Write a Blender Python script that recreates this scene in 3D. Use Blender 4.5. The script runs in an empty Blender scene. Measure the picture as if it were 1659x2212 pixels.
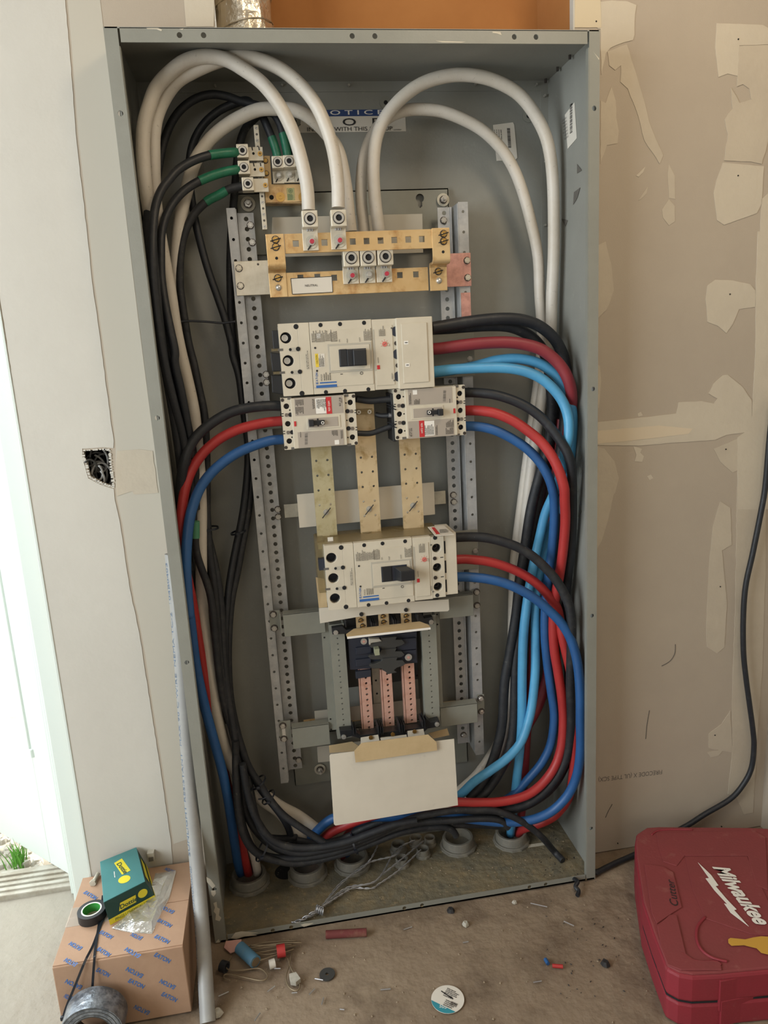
import bpy, math, random
from mathutils import Vector, Matrix
random.seed(7)
SC = bpy.context.scene
COL = SC.collection
# ------------------------------------------------------------------ camera
CX, CY, CZ = -0.23616, -1.74972, 1.29063
PITCH, ROLL, YAW, FPX = 0.2142333, 0.0571658, 0.1486797, 1596.658
IW, IH = 1659.0, 2212.0
def _cam_axes():
    ca, sa = math.cos(PITCH), math.sin(PITCH); cb, sb = math.cos(ROLL), math.sin(ROLL); cc, sc_ = math.cos(YAW), math.sin(YAW)
    f = Vector((sc_*ca, cc*ca, -sa)); r0 = Vector((cc, -sc_, 0)); d0 = f.cross(r0)
    return r0*cb + d0*sb, -r0*sb + d0*cb, f
RX, DX, FX = _cam_axes()
CAM = Vector((CX, CY, CZ))
cd = bpy.data.cameras.new('camera'); cam = bpy.data.objects.new('camera', cd); COL.objects.link(cam)
cd.sensor_fit = 'VERTICAL'; cd.sensor_height = 24.0; cd.lens = FPX/IH*24.0
cd.clip_start = 0.05
cam.matrix_world = Matrix(((RX.x, -DX.x, -FX.x, CX), (RX.y, -DX.y, -FX.y, CY), (RX.z, -DX.z, -FX.z, CZ), (0, 0, 0, 1)))
SC.camera = cam
# ------------------------------------------------------------------ world and light
w = bpy.data.worlds.new('world'); SC.world = w; w.use_nodes = True
w.node_tree.nodes['Background'].inputs[0].default_value = (0.86, 0.95, 1.0, 1)
w.node_tree.nodes['Background'].inputs[1].default_value = 2.4
def area(name, loc, target, sx, sy, power, col):
    l = bpy.data.lights.new(name, 'AREA'); l.shape = 'RECTANGLE'; l.size = sx; l.size_y = sy; l.energy = power; l.color = col
    o = bpy.data.objects.new(name, l); COL.objects.link(o); o.location = loc
    o.rotation_euler = (Vector(target)-Vector(loc)).to_track_quat('-Z', 'Y').to_euler()
    return o
area('daylight_from_side_opening', (-2.5, -1.6, 1.6), (0.1, -0.1, 1.2), 1.7, 1.5, 56, (0.90, 0.96, 1.0))
area('front_fill_light', (-0.9, -4.2, 1.8), (-0.1, 0.0, 1.2), 1.8, 1.2, 14, (1.0, 0.96, 0.90))  # added fill behind the camera; the front wall is closed
area('ceiling_lamp', (0.55, -1.15, 2.5), (0.35, -0.2, 1.7), 0.35, 0.35, 8, (1.0, 0.82, 0.60))
area('daylight_through_doorway', (-1.35, 0.35, 1.5), (-0.85, -0.6, 0.0), 0.8, 1.2, 22, (0.90, 0.97, 1.0))
sl_ = bpy.data.lights.new('sun', 'SUN'); sl_.energy = 7.0; sl_.angle = 0.12; sl_.color = (1.0, 0.97, 0.92)
so_ = bpy.data.objects.new('sun', sl_); COL.objects.link(so_); so_.rotation_euler = Vector((-0.25, -0.75, -1.0)).to_track_quat('-Z', 'Y').to_euler()
SC.view_settings.view_transform = 'Standard'; SC.view_settings.look = 'None'
SC.view_settings.gamma = 1.0; SC.view_settings.use_curve_mapping = False
SC.view_settings.exposure = 0.04
# ------------------------------------------------------------------ picture <-> room helpers
W, H, D = 0.914, 1.8667, 0.2631            # cabinet: width, height, depth (metres)
YW = -0.175                                # drywall face
def ray(px, py): return RX*((px-IW/2)/FPX) + DX*((py-IH/2)/FPX) + FX
def U(px, py, d):
    v = ray(px, py); return CAM + v*((-d-CY)/v.y)
def F(px, py, z=0.0):
    v = ray(px, py); return CAM + v*((z-CZ)/v.z)
def XP(px, py, x):
    v = ray(px, py); return CAM + v*((x-CX)/v.x)
def ppm(px, py, d): return 1.0/((U(px+1, py, d)-U(px, py, d)).length)
def crop(ox, oy, s): return lambda x, y: (ox+x/s, oy+y/s)
c1 = crop(200, 0, 2.9625); c2 = crop(740, 0, 2.9625); c3 = crop(460, 220, 5.53); c4 = crop(480, 420, 5.53); c5 = crop(740, 420, 5.184)
c6 = crop(560, 660, 4.1475); c7 = crop(820, 640, 3.7705); c8 = crop(560, 960, 3.318); c9 = crop(660, 1120, 4.1475)
c10 = crop(560, 1300, 3.1904); c11 = crop(400, 1600, 3.6065); c12 = crop(820, 1560, 3.4563); c13 = crop(80, 1780, 4.1475); c14 = crop(1250, 1700, 4.0562)
c15 = crop(400, 1900, 2.0738)
q1 = crop(1270, 0, 3.951); q2 = crop(1270, 500, 3.6864); q3 = crop(1270, 1050, 2.766); q4 = crop(0, 1250, 3.402)
q5 = crop(280, 180, 3.814); q6 = crop(340, 760, 3.814); q7 = crop(360, 1300, 3.6867); q8 = crop(1020, 960, 3.6885); q9 = crop(0, 500, 2.7646)
# ------------------------------------------------------------------ materials
def lin(c):
    return tuple(((x/255)/12.92 if x/255 <= 0.04045 else ((x/255+0.055)/1.055)**2.4) for x in c)
MATS = {}
def mat(name, rgb, rough=0.55, metal=0.0, mix=None, bump=None, trans=0.0, spec=0.5, emit=None, alpha=1.0, coat=0.0, detail=4.0):
    """mix = (rgb2, noise scale, contrast 0..1, threshold) ; bump = (scale, strength)"""
    m = bpy.data.materials.new(name); m.use_nodes = True; nt = m.node_tree; b = nt.nodes['Principled BSDF']
    b.inputs['Base Color'].default_value = (*lin(rgb), 1); b.inputs['Roughness'].default_value = rough
    b.inputs['Metallic'].default_value = metal; b.inputs['Specular IOR Level'].default_value = spec
    b.inputs['Transmission Weight'].default_value = trans; b.inputs['Alpha'].default_value = alpha; b.inputs['Coat Weight'].default_value = coat
    if mix or bump: tc = nt.nodes.new('ShaderNodeTexCoord')
    if mix:
        mixes = mix if isinstance(mix, list) else [mix]
        prev = None
        for (rgb2, sc_, con, th) in mixes:
            n = nt.nodes.new('ShaderNodeTexNoise'); n.inputs['Scale'].default_value = sc_; n.inputs['Detail'].default_value = detail; n.inputs['Roughness'].default_value = 0.65
            nt.links.new(tc.outputs['Object'], n.inputs['Vector'])
            r = nt.nodes.new('ShaderNodeMapRange'); hw = 0.5*(1-con)+0.01
            r.inputs['From Min'].default_value = th-hw*0.4; r.inputs['From Max'].default_value = th+hw*0.4
            nt.links.new(n.outputs['Fac'], r.inputs['Value'])
            x = nt.nodes.new('ShaderNodeMix'); x.data_type = 'RGBA'
            if prev: nt.links.new(prev, x.inputs[6])
            else: x.inputs[6].default_value = (*lin(rgb), 1)
            x.inputs[7].default_value = (*lin(rgb2), 1)
            nt.links.new(r.outputs['Result'], x.inputs[0]); prev = x.outputs[2]
        nt.links.new(prev, b.inputs['Base Color'])
    if bump:
        n2 = nt.nodes.new('ShaderNodeTexNoise'); n2.inputs['Scale'].default_value = bump[0]; n2.inputs['Detail'].default_value = 6
        nt.links.new(tc.outputs['Object'], n2.inputs['Vector'])
        bp = nt.nodes.new('ShaderNodeBump'); bp.inputs['Strength'].default_value = bump[1]; bp.inputs['Distance'].default_value = 0.01
        nt.links.new(n2.outputs['Fac'], bp.inputs['Height']); nt.links.new(bp.outputs['Normal'], b.inputs['Normal'])
    MATS[name] = m
    return m
m_box = mat('grey_enamel', (138, 138, 129), 0.42, mix=((130, 130, 121), 9, 0.1, 0.55), bump=(300, 0.04))
m_boxin = mat('grey_enamel_scuffed', (144, 144, 137), 0.45, mix=[((136, 136, 129), 7, 0.2, 0.5), ((158, 157, 148), 40, 0.5, 0.74)], bump=(200, 0.04))
m_chip = mat('chipped_primer', (196, 188, 170), 0.8)
m_dusty = mat('dusty_plate', (108, 102, 84), 0.85, mix=[((132, 116, 86), 8, 0.3, 0.55), ((84, 84, 74), 14, 0.4, 0.62), ((158, 138, 102), 70, 0.6, 0.66)], bump=(60, 0.5), detail=8)
m_pan = mat('grey_painted_bracket', (142, 142, 131), 0.5, mix=((132, 132, 122), 12, 0.1, 0.5))
m_galv = mat('galvanised_steel', (190, 191, 190), 0.42, 0.4, mix=((168, 170, 172), 30, 0.2, 0.5), bump=(80, 0.1))
m_galvd = mat('dull_galvanised_steel', (202, 196, 178), 0.5, 0.15, mix=((182, 177, 162), 40, 0.3, 0.5), bump=(80, 0.1))
m_pinkst = mat('pink_tinted_steel', (214, 160, 146), 0.5, 0.25, mix=((190, 140, 128), 60, 0.4, 0.5))
m_gold = mat('yellow_zinc_plated_steel', (206, 168, 112), 0.36, 0.5, mix=[((226, 198, 150), 7, 0.2, 0.5), ((176, 126, 72), 22, 0.45, 0.62)], bump=(60, 0.06))
m_bus = mat('tin_plated_busbar', (208, 182, 142), 0.38, 0.45, mix=[((232, 214, 176), 6, 0.2, 0.5), ((168, 138, 88), 16, 0.7, 0.6)], bump=(60, 0.06))
m_bus2 = mat('greenish_plated_busbar', (196, 184, 146), 0.38, 0.45, mix=[((214, 206, 170), 6, 0.2, 0.5), ((176, 160, 112), 20, 0.6, 0.58)], bump=(60, 0.06))
m_cu = mat('copper', (222, 176, 158), 0.42, 0.3, mix=((196, 136, 112), 30, 0.5, 0.6))
m_alu = mat('aluminium_lug', (224, 217, 200), 0.36, 0.4, mix=((205, 196, 176), 30, 0.2, 0.5))
m_screw = mat('bright_screw', (196, 193, 186), 0.3, 0.6)
m_screwd = mat('dark_socket_screw', (84, 78, 74), 0.4, 0.7)
m_brass = mat('brass_screw', (206, 166, 96), 0.35, 0.9)
m_dark = mat('dark_recess', (28, 28, 30), 0.9)
m_ink = mat('black_ink', (38, 36, 36), 0.7)
m_inkg = mat('grey_print', (96, 92, 86), 0.7)
m_inkb = mat('blue_ink', (52, 98, 160), 0.6)
m_red = mat('red_print', (190, 44, 48), 0.55)
m_redpaint = mat('red_torque_mark', (176, 46, 66), 0.5)
m_white = mat('white_label', (216, 210, 198), 0.6)
m_whiteink = mat('white_print', (232, 228, 220), 0.6)
m_yel = mat('yellow_label', (226, 196, 60), 0.55)
m_blueband = mat('blue_label_band', (34, 62, 116), 0.5)
m_silverlab = mat('silver_nameplate', (176, 166, 154), 0.45, 0.25)
m_beige = mat('beige_moulded_plastic', (206, 197, 178), 0.5, mix=((196, 187, 168), 12, 0.1, 0.5))
m_beige2 = mat('off_white_moulded_plastic', (200, 193, 174), 0.5)
m_beiged = mat('light_grey_slot_plastic', (176, 170, 156), 0.5)
m_card = mat('cream_fibre_card', (214, 206, 190), 0.6, mix=((204, 196, 180), 5, 0.1, 0.5))
m_carddirty = mat('smudged_fibre_card', (214, 206, 190), 0.6, mix=[((202, 194, 178), 5, 0.1, 0.5), ((176, 168, 156), 9, 0.6, 0.68)])
m_tan = mat('tan_fibre_card', (196, 172, 132), 0.6, mix=((186, 162, 122), 30, 0.1, 0.5))
m_blk = mat('black_cable_jacket', (32, 35, 40), 0.5, mix=((48, 50, 52), 45, 0.6, 0.64), bump=(120, 0.08))
m_blk2 = mat('scuffed_black_cable_jacket', (32, 34, 38), 0.6, mix=[((50, 50, 50), 50, 0.5, 0.6), ((96, 92, 84), 110, 0.7, 0.71)], bump=(120, 0.1))
m_blkp = mat('black_plastic', (34, 35, 38), 0.42)
m_insul = mat('dark_grey_insulator', (62, 62, 60), 0.5)
m_navy = mat('slate_black_insulator', (42, 46, 58), 0.5)
m_whc = mat('white_cable_jacket', (208, 202, 192), 0.45, mix=[((196, 188, 174), 10, 0.2, 0.5), ((150, 144, 134), 90, 0.75, 0.70)], bump=(120, 0.06))
m_redc = mat('red_cable_jacket', (176, 52, 50), 0.45, mix=((164, 46, 46), 14, 0.2, 0.5), bump=(120, 0.05))
m_redk = mat('crimson_cable_jacket', (136, 46, 54), 0.48, mix=((126, 42, 50), 14, 0.2, 0.5), bump=(120, 0.05))
m_blu = mat('blue_cable_jacket', (42, 92, 148), 0.45, mix=((38, 82, 134), 14, 0.2, 0.5), bump=(120, 0.05))
m_lbl = mat('light_blue_cable_jacket', (86, 164, 208), 0.42, mix=((78, 150, 194), 14, 0.2, 0.5), bump=(120, 0.05))
m_grn = mat('green_tape', (34, 112, 84), 0.4, mix=((28, 98, 72), 40, 0.3, 0.5), bump=(160, 0.1))
m_dry = mat('drywall_paper', (178, 166, 149), 0.9, mix=((171, 159, 143), 3, 0.1, 0.5), bump=(400, 0.05))
m_mud = mat('joint_compound', (198, 188, 169), 0.88, mix=((192, 182, 164), 8, 0.2, 0.5), bump=(60, 0.1))
m_mudl = mat('skimmed_drywall', (198, 194, 184), 0.88, mix=((192, 188, 178), 4, 0.1, 0.5), bump=(60, 0.06))
m_kraft = mat('brown_sheathing', (172, 116, 62), 0.85, mix=((162, 106, 54), 6, 0.2, 0.5))
m_conc = mat('dusty_concrete', (128, 110, 91), 0.92, mix=[((144, 127, 106), 4, 0.2, 0.5), ((96, 80, 64), 7, 0.4, 0.60), ((150, 134, 112), 40, 0.6, 0.70)], bump=(30, 0.6), detail=8)
m_foil = mat('foil_duct', (228, 224, 214), 0.25, 0.8, mix=((206, 196, 172), 9, 0.3, 0.5), bump=(55, 0.5))
m_pvc = mat('grey_plastic_conduit', (150, 150, 148), 0.45, mix=((160, 160, 156), 20, 0.4, 0.6))
m_pvcd = mat('grey_threaded_adapter', (118, 114, 104), 0.6, mix=((136, 130, 114), 40, 0.5, 0.6))
m_kbox = mat('kraft_cardboard', (172, 140, 114), 0.85, mix=((165, 133, 108), 14, 0.1, 0.5), bump=(90, 0.06))
m_kboxtape = mat('clear_packing_tape', (206, 190, 172), 0.25, alpha=0.55)
m_gsheen = mat('green_carton_sheen', (72, 132, 132), 0.3, mix=((64, 122, 124), 10, 0.1, 0.5))  # lid sheen put into a lighter tone than the carton's green
m_gbox2 = mat('dark_green_carton', (22, 66, 60), 0.5)
m_ybx = mat('yellow_carton_print', (222, 208, 50), 0.5)
m_duct = mat('silver_duct_tape', (150, 156, 162), 0.28, 0.5, mix=((92, 98, 106), 60, 0.4, 0.5), bump=(80, 0.2))
m_zip = mat('black_nylon_tie', (30, 34, 42), 0.3)
m_case = mat('red_moulded_case', (142, 40, 52), 0.6, mix=[((130, 44, 52), 4, 0.2, 0.5), ((142, 78, 76), 30, 0.7, 0.7)], bump=(200, 0.08))
m_casetop = mat('dusty_red_case_lid', (134, 58, 60), 0.75, mix=[((126, 58, 58), 4, 0.2, 0.5), ((144, 84, 78), 26, 0.6, 0.68)], bump=(200, 0.08))
m_mustard = mat('mustard_paint', (198, 152, 60), 0.6)
m_frame = mat('white_door_paint', (214, 222, 216), 0.45)
m_clearbag = mat('clear_plastic_bag', (220, 220, 214), 0.12, trans=0.7, alpha=0.7, bump=(40, 0.6))
m_smoke = mat('smoky_plastic_shield', (150, 132, 92), 0.25, trans=0.3, alpha=0.55)
m_wire = mat('aluminium_wire', (176, 176, 178), 0.35, 0.7)
m_thread = mat('bare_copper_strand', (142, 126, 102), 0.45, 0.5)
m_grass = mat('grass', (90, 150, 50), 0.7)
m_stone = mat('gravel_stone', (190, 186, 174), 0.9, mix=((150, 144, 130), 30, 0.2, 0.5))
m_glass = mat('door_glass', (240, 250, 250), 0.02, trans=1.0, alpha=0.35)
m_pink = mat('pink_paper', (196, 150, 140), 0.8)
def door_light_dust(m, rgb, x_edge):
    # door light painted into the floor colour, with some pale cement dust, ragged edge
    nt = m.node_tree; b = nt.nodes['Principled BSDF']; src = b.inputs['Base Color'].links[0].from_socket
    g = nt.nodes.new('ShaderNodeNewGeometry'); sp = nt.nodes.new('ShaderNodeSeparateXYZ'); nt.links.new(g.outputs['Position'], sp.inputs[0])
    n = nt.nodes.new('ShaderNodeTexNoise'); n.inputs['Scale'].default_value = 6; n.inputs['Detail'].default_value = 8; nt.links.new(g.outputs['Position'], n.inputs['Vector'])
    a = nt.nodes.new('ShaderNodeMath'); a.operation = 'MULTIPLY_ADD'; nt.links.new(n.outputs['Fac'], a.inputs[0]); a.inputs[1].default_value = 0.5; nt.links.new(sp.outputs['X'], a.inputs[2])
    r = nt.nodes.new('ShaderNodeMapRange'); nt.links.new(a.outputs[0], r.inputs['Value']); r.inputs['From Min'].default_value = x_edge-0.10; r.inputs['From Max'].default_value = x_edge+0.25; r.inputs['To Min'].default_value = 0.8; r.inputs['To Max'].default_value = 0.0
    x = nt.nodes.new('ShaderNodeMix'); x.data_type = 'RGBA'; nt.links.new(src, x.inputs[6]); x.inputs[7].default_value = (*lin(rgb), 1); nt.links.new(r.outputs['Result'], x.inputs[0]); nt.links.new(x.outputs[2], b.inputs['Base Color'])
door_light_dust(m_conc, (156, 151, 139), -0.45)
m_crumb = mat('pale_crumbs', (148, 132, 110), 0.9)
m_sill = mat('dusty_aluminium_sill', (178, 174, 162), 0.6, 0.2, mix=((158, 150, 134), 20, 0.5, 0.5))
# ------------------------------------------------------------------ mesh helpers
def V(*a): return Vector(a)
class MB:
    def __init__(s): s.v = []; s.f = []
    def add(s, vs, fs):
        n = len(s.v); s.v += [Vector(x) for x in vs]; s.f += [tuple(n+i for i in f) for f in fs]; return s
    def box(s, x0, x1, y0, y1, z0, z1):
        x0, x1 = sorted((x0, x1)); y0, y1 = sorted((y0, y1)); z0, z1 = sorted((z0, z1))
        return s.add([(x0,y0,z0),(x1,y0,z0),(x1,y1,z0),(x0,y1,z0),(x0,y0,z1),(x1,y0,z1),(x1,y1,z1),(x0,y1,z1)],
              [(3,2,1,0),(4,5,6,7),(0,1,5,4),(1,2,6,5),(2,3,7,6),(3,0,4,7)])
    def prism(s, poly, ext):
        """poly: list of 3D points counter-clockwise seen from outside front; ext: vector from front to back"""
        n = len(poly); e = Vector(ext); vs = [Vector(p) for p in poly] + [Vector(p)+e for p in poly]
        fs = [tuple(range(n)), tuple(range(2*n-1, n-1, -1))] + [(i, i+n, (i+1) % n+n, (i+1) % n) for i in range(n)]
        return s.add(vs, fs)
    def hexa(s, a, b):
        """a,b: two quads (4 points each)"""
        return s.add(list(a)+list(b), [(0,1,2,3),(7,6,5,4),(0,4,5,1),(1,5,6,2),(2,6,7,3),(3,7,4,0)])
    def cyl(s, p0, p1, r, n=16, r2=None, caps=True, rin=None):
        p0 = Vector(p0); p1 = Vector(p1); a = (p1-p0).normalized(); u = a.orthogonal().normalized(); w_ = a.cross(u); r2 = r if r2 is None else r2
        if rin is None:
            vs = []; fs = []
            for k in range(n):
                t = 2*math.pi*k/n; dr = u*math.cos(t)+w_*math.sin(t); vs += [p0+dr*r, p1+dr*r2]
            for k in range(n):
                j = (k+1) % n; fs.append((2*k, 2*j, 2*j+1, 2*k+1))
            if caps: fs += [tuple(2*k for k in range(n-1, -1, -1)), tuple(2*k+1 for k in range(n))]
            return s.add(vs, fs)
        vs = []; fs = []
        for k in range(n):
            t = 2*math.pi*k/n; dr = u*math.cos(t)+w_*math.sin(t); vs += [p0+dr*r, p1+dr*r2, p1+dr*rin, p0+dr*rin]
        for k in range(n):
            j = (k+1) % n
            for a_ in range(4):
                b_ = (a_+1) % 4; fs.append((4*k+a_, 4*j+a_, 4*j+b_, 4*k+b_))
        return s.add(vs, fs)
    def lathe(s, base, axis, prof, n=20):
        """prof: list of (r, h) along axis"""
        base = Vector(base); a = Vector(axis).normalized(); u = a.orthogonal().normalized(); w_ = a.cross(u); vs = []; fs = []; m = len(prof)
        for k in range(n):
            t = 2*math.pi*k/n; dr = u*math.cos(t)+w_*math.sin(t)
            for (r, h) in prof: vs.append(base+dr*r+a*h)
        for k in range(n):
            j = (k+1) % n
            for i in range(m-1): fs.append((k*m+i, j*m+i, j*m+i+1, k*m+i+1))
        return s.add(vs, fs)
    def tube(s, pts, r, n=12, caps=True, twist=0):
        P = [Vector(p) for p in pts]; m = len(P); rs = r if isinstance(r, list) else [r]*m
        T = [(P[min(i+1, m-1)]-P[max(i-1, 0)]).normalized() for i in range(m)]
        u = T[0].orthogonal().normalized(); vs = []
        for i in range(m):
            u = (u - T[i]*u.dot(T[i])).normalized(); w_ = T[i].cross(u)
            for k in range(n):
                t = 2*math.pi*k/n + twist*i; vs.append(P[i]+(u*math.cos(t)+w_*math.sin(t))*rs[i])
        fs = [(i*n+k, i*n+(k+1) % n, (i+1)*n+(k+1) % n, (i+1)*n+k) for i in range(m-1) for k in range(n)]
        if caps: fs += [tuple(range(n-1, -1, -1)), tuple((m-1)*n+k for k in range(n))]
        return s.add(vs, fs)
    def cell(s, O, eu, ev, en, T, u0, u1, v0, v1, inner=None):
        """rectangular piece of plate with an optional star-shaped hole given by its points (u,v); en points to the viewer"""
        P = lambda u, v, t=0: O + eu*u + ev*v - en*t
        if not inner:
            return s.add([P(u0,v0),P(u1,v0),P(u1,v1),P(u0,v1),P(u0,v0,T),P(u1,v0,T),P(u1,v1,T),P(u0,v1,T)], [(0,1,2,3),(7,6,5,4)])
        cu = sum(p[0] for p in inner)/len(inner); cv = sum(p[1] for p in inner)/len(inner)
        def outp(a):
            c, q = math.cos(a), math.sin(a); t = 1e9
            if c > 1e-9: t = min(t, (u1-cu)/c)
            if c < -1e-9: t = min(t, (u0-cu)/c)
            if q > 1e-9: t = min(t, (v1-cv)/q)
            if q < -1e-9: t = min(t, (v0-cv)/q)
            return (cu+c*t, cv+q*t)
        ang = [math.atan2(p[1]-cv, p[0]-cu) for p in inner]
        order = sorted(range(len(inner)), key=lambda i: ang[i]); inn = [inner[i] for i in order]; ang = [ang[i] for i in order]
        out = [outp(a) for a in ang]; n = len(inn)
        corners = [(u0,v0),(u1,v0),(u1,v1),(u0,v1)]; ca = [math.atan2(c[1]-cv, c[0]-cu) for c in corners]
        vs = []; fs = []
        for k in range(n):
            vs += [P(*inn[k]), P(*out[k]), P(*inn[k], T), P(*out[k], T)]
        base = 4*n
        for k in range(n):
            j = (k+1) % n; a0 = ang[k]; a1 = ang[j] if j else ang[0]+2*math.pi
            mid = []
            for c, a in zip(corners, ca):
                aa = a if a > a0 else a+2*math.pi
                if a0 < aa < a1: mid.append((aa, c))
            mid.sort(); idx = []
            for aa, c in mid: vs += [P(*c), P(*c, T)]; idx.append(len(vs)-2)
            fs.append(tuple([4*k, 4*k+1] + idx + [4*j+1, 4*j]))
            fs.append(tuple([4*j+2, 4*j+3] + [i+1 for i in reversed(idx)] + [4*k+3, 4*k+2]))
            fs.append((4*k, 4*j, 4*j+2, 4*k+2))
        return s.add(vs, fs)
    def plate(s, O, eu, ev, T, us, vs_, holes, n=12):
        """perforated plate; us, vs_ grid lines; holes {(i,j): (u,v,r[,square])}"""
        O = Vector(O); eu = Vector(eu).normalized(); ev = Vector(ev).normalized(); en = eu.cross(ev)
        for i in range(len(us)-1):
            for j in range(len(vs_)-1):
                h = holes.get((i, j)); inner = None
                if h:
                    if len(h) > 3 and h[3]: r = h[2]; inner = [(h[0]-r,h[1]-r),(h[0]+r,h[1]-r),(h[0]+r,h[1]+r),(h[0]-r,h[1]+r)]
                    else: inner = [(h[0]+h[2]*math.cos(2*math.pi*k/n+.1), h[1]+h[2]*math.sin(2*math.pi*k/n+.1)) for k in range(n)]
                s.cell(O, eu, ev, en, T, us[i], us[i+1], vs_[j], vs_[j+1], inner)
        a, b, c, d_ = us[0], us[-1], vs_[0], vs_[-1]
        q = [(a,c),(b,c),(b,d_),(a,d_)]; P = [O+eu*x+ev*y for x, y in q]; B = [p-en*T for p in P]
        s.add(P+B, [(i, i+4, (i+1) % 4+4, (i+1) % 4) for i in range(4)])
        return s
    def build(s, name, m, parent=None, smooth=False, bevel=0.0, label=None, origin=None, auto=False):
        me = bpy.data.meshes.new(name)
        if parent is not None: org = root_loc(parent)
        elif origin is not None: org = Vector(origin)
        else:
            xs = [p.x for p in s.v]; ys = [p.y for p in s.v]; zs = [p.z for p in s.v]
            org = V((min(xs)+max(xs))/2, (min(ys)+max(ys))/2, min(zs))
        me.from_pydata([p-org for p in s.v], [], s.f); me.materials.append(m); me.update()
        if smooth: me.polygons.foreach_set('use_smooth', [True]*len(me.polygons))
        o = bpy.data.objects.new(name, me); COL.objects.link(o)
        if parent is not None: o.parent = parent
        else: o.location = org
        if smooth and auto:
            md = o.modifiers.new('edge', 'EDGE_SPLIT'); md.split_angle = math.radians(40)
        if bevel:
            md = o.modifiers.new('bevel', 'BEVEL'); md.width = bevel; md.segments = 2; md.limit_method = 'ANGLE'; md.angle_limit = math.radians(50); md.harden_normals = False
        if label: o['label'] = label
        return o
def root_loc(o):
    while o.parent: o = o.parent
    return Vector(o.location)
def tag(o, label, cat, group=None, kind=None):
    o['label'] = label; o['category'] = cat
    if group: o['group'] = group
    if kind: o['kind'] = kind
    return o
def thing(name, label, cat, loc, group=None):
    o = bpy.data.objects.new(name, None); COL.objects.link(o); o.location = loc; o.empty_display_size = 0.02
    return tag(o, label, cat, group)
def struct(o): o['kind'] = 'structure'; return o
def frect(c, x, y, w_, h_, d):
    """rect on plane d from crop centre and crop size -> x0,x1,z0,z1"""
    px, py = c(x, y); s_ = c(1, 0)[0]-c(0, 0)[0]; p = U(px, py, d); k = s_/ppm(px, py, d)
    return p.x-w_*k/2, p.x+w_*k/2, p.z-h_*k/2, p.z+h_*k/2
_txt = {}
def text(body, A, B, h, m, parent, name='lettering', n=None, lift=0.0004, fit=True, label=None, bold=0.0, shear=0.0, thick=0.0):
    """flat print from point A to point B (baseline), letter height h, n = surface normal"""
    A = Vector(A); B = Vector(B); n = Vector(n).normalized() if n is not None else V(0, -1, 0)
    key = (body, bold, shear)
    if key not in _txt:
        cu = bpy.data.curves.new('lettering', 'FONT'); cu.body = body; cu.size = 1.0; cu.offset = bold; cu.shear = shear; cu.resolution_u = 3
        ob = bpy.data.objects.new('lettering', cu); COL.objects.link(ob); bpy.context.view_layer.update()
        me = bpy.data.meshes.new_from_object(ob.evaluated_get(bpy.context.evaluated_depsgraph_get()))
        vs = [v.co.copy() for v in me.vertices]; fs = [tuple(p.vertices) for p in me.polygons]
        bpy.data.objects.remove(ob); bpy.data.curves.remove(cu); bpy.data.meshes.remove(me); _txt[key] = (vs, fs)
    vs, fs = _txt[key]
    if not vs: return None
    x0 = min(v.x for v in vs); x1 = max(v.x for v in vs); L = (B-A).length; ex = (B-A).normalized(); ey = n.cross(ex).normalized()
    kx = L/(x1-x0) if fit else h/0.72; ky = h/0.72
    mb = MB(); mb.add([A+ex*((v.x-x0)*kx)+ey*(v.y*ky)+n*lift for v in vs], fs)
    return mb.build(name, m, parent, label=label)
def micro(mb, A, ex, ey, n, w_, h_, rows, fill=0.85, lift=0.0004, th=0.45):
    """illegible small print as short dashes"""
    A = Vector(A); ex = Vector(ex); ey = Vector(ey); n = Vector(n)
    for r in range(rows):
        y = h_*(r+0.5)/rows; t = h_/rows*th/2; x = 0; lim = w_*random.uniform(0.6, 1)
        while x < lim:
            l = w_*random.uniform(0.04, 0.14)
            l = min(l, lim-x)
            mb.add([A+ex*x-ey*(y+t)+n*lift, A+ex*(x+l)-ey*(y+t)+n*lift, A+ex*(x+l)-ey*(y-t)+n*lift, A+ex*x-ey*(y-t)+n*lift], [(0,1,2,3)])
            x += l + w_*0.025
    return mb
def flatrect(mb, x0, x1, z0, z1, d, t=0.0004):
    return mb.box(x0, x1, -d-t, -d+0.0002, z0, z1)
def catmull(P, seg=7):
    out = []; n = len(P)
    for i in range(n-1):
        p0 = P[max(i-1, 0)]; p1 = P[i]; p2 = P[i+1]; p3 = P[min(i+2, n-1)]
        for k in range(seg):
            t = k/seg
            out.append(0.5*((2*p1)+(p2-p0)*t+(2*p0-5*p1+4*p2-p3)*t*t+(3*p1-p0-3*p2+p3)*t**3))
    out.append(P[-1]); return out
def smooth_depth(P, it=2):
    return P
def place(px, py, d, r):
    p = U(px, py, d); lim = W/2-0.003-r
    if d < D+0.02:
        ll = lim-.009
        if p.x < -ll:
            q = XP(px, py, -ll)
            if -D+r < q.y < 0 : p = q
            else: p.x = -ll
        if p.x > lim:
            q = XP(px, py, lim)
            if -D+r < q.y < 0: p = q
            else: p.x = lim
        p.y = min(p.y, -r-0.002)
    return p
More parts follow.
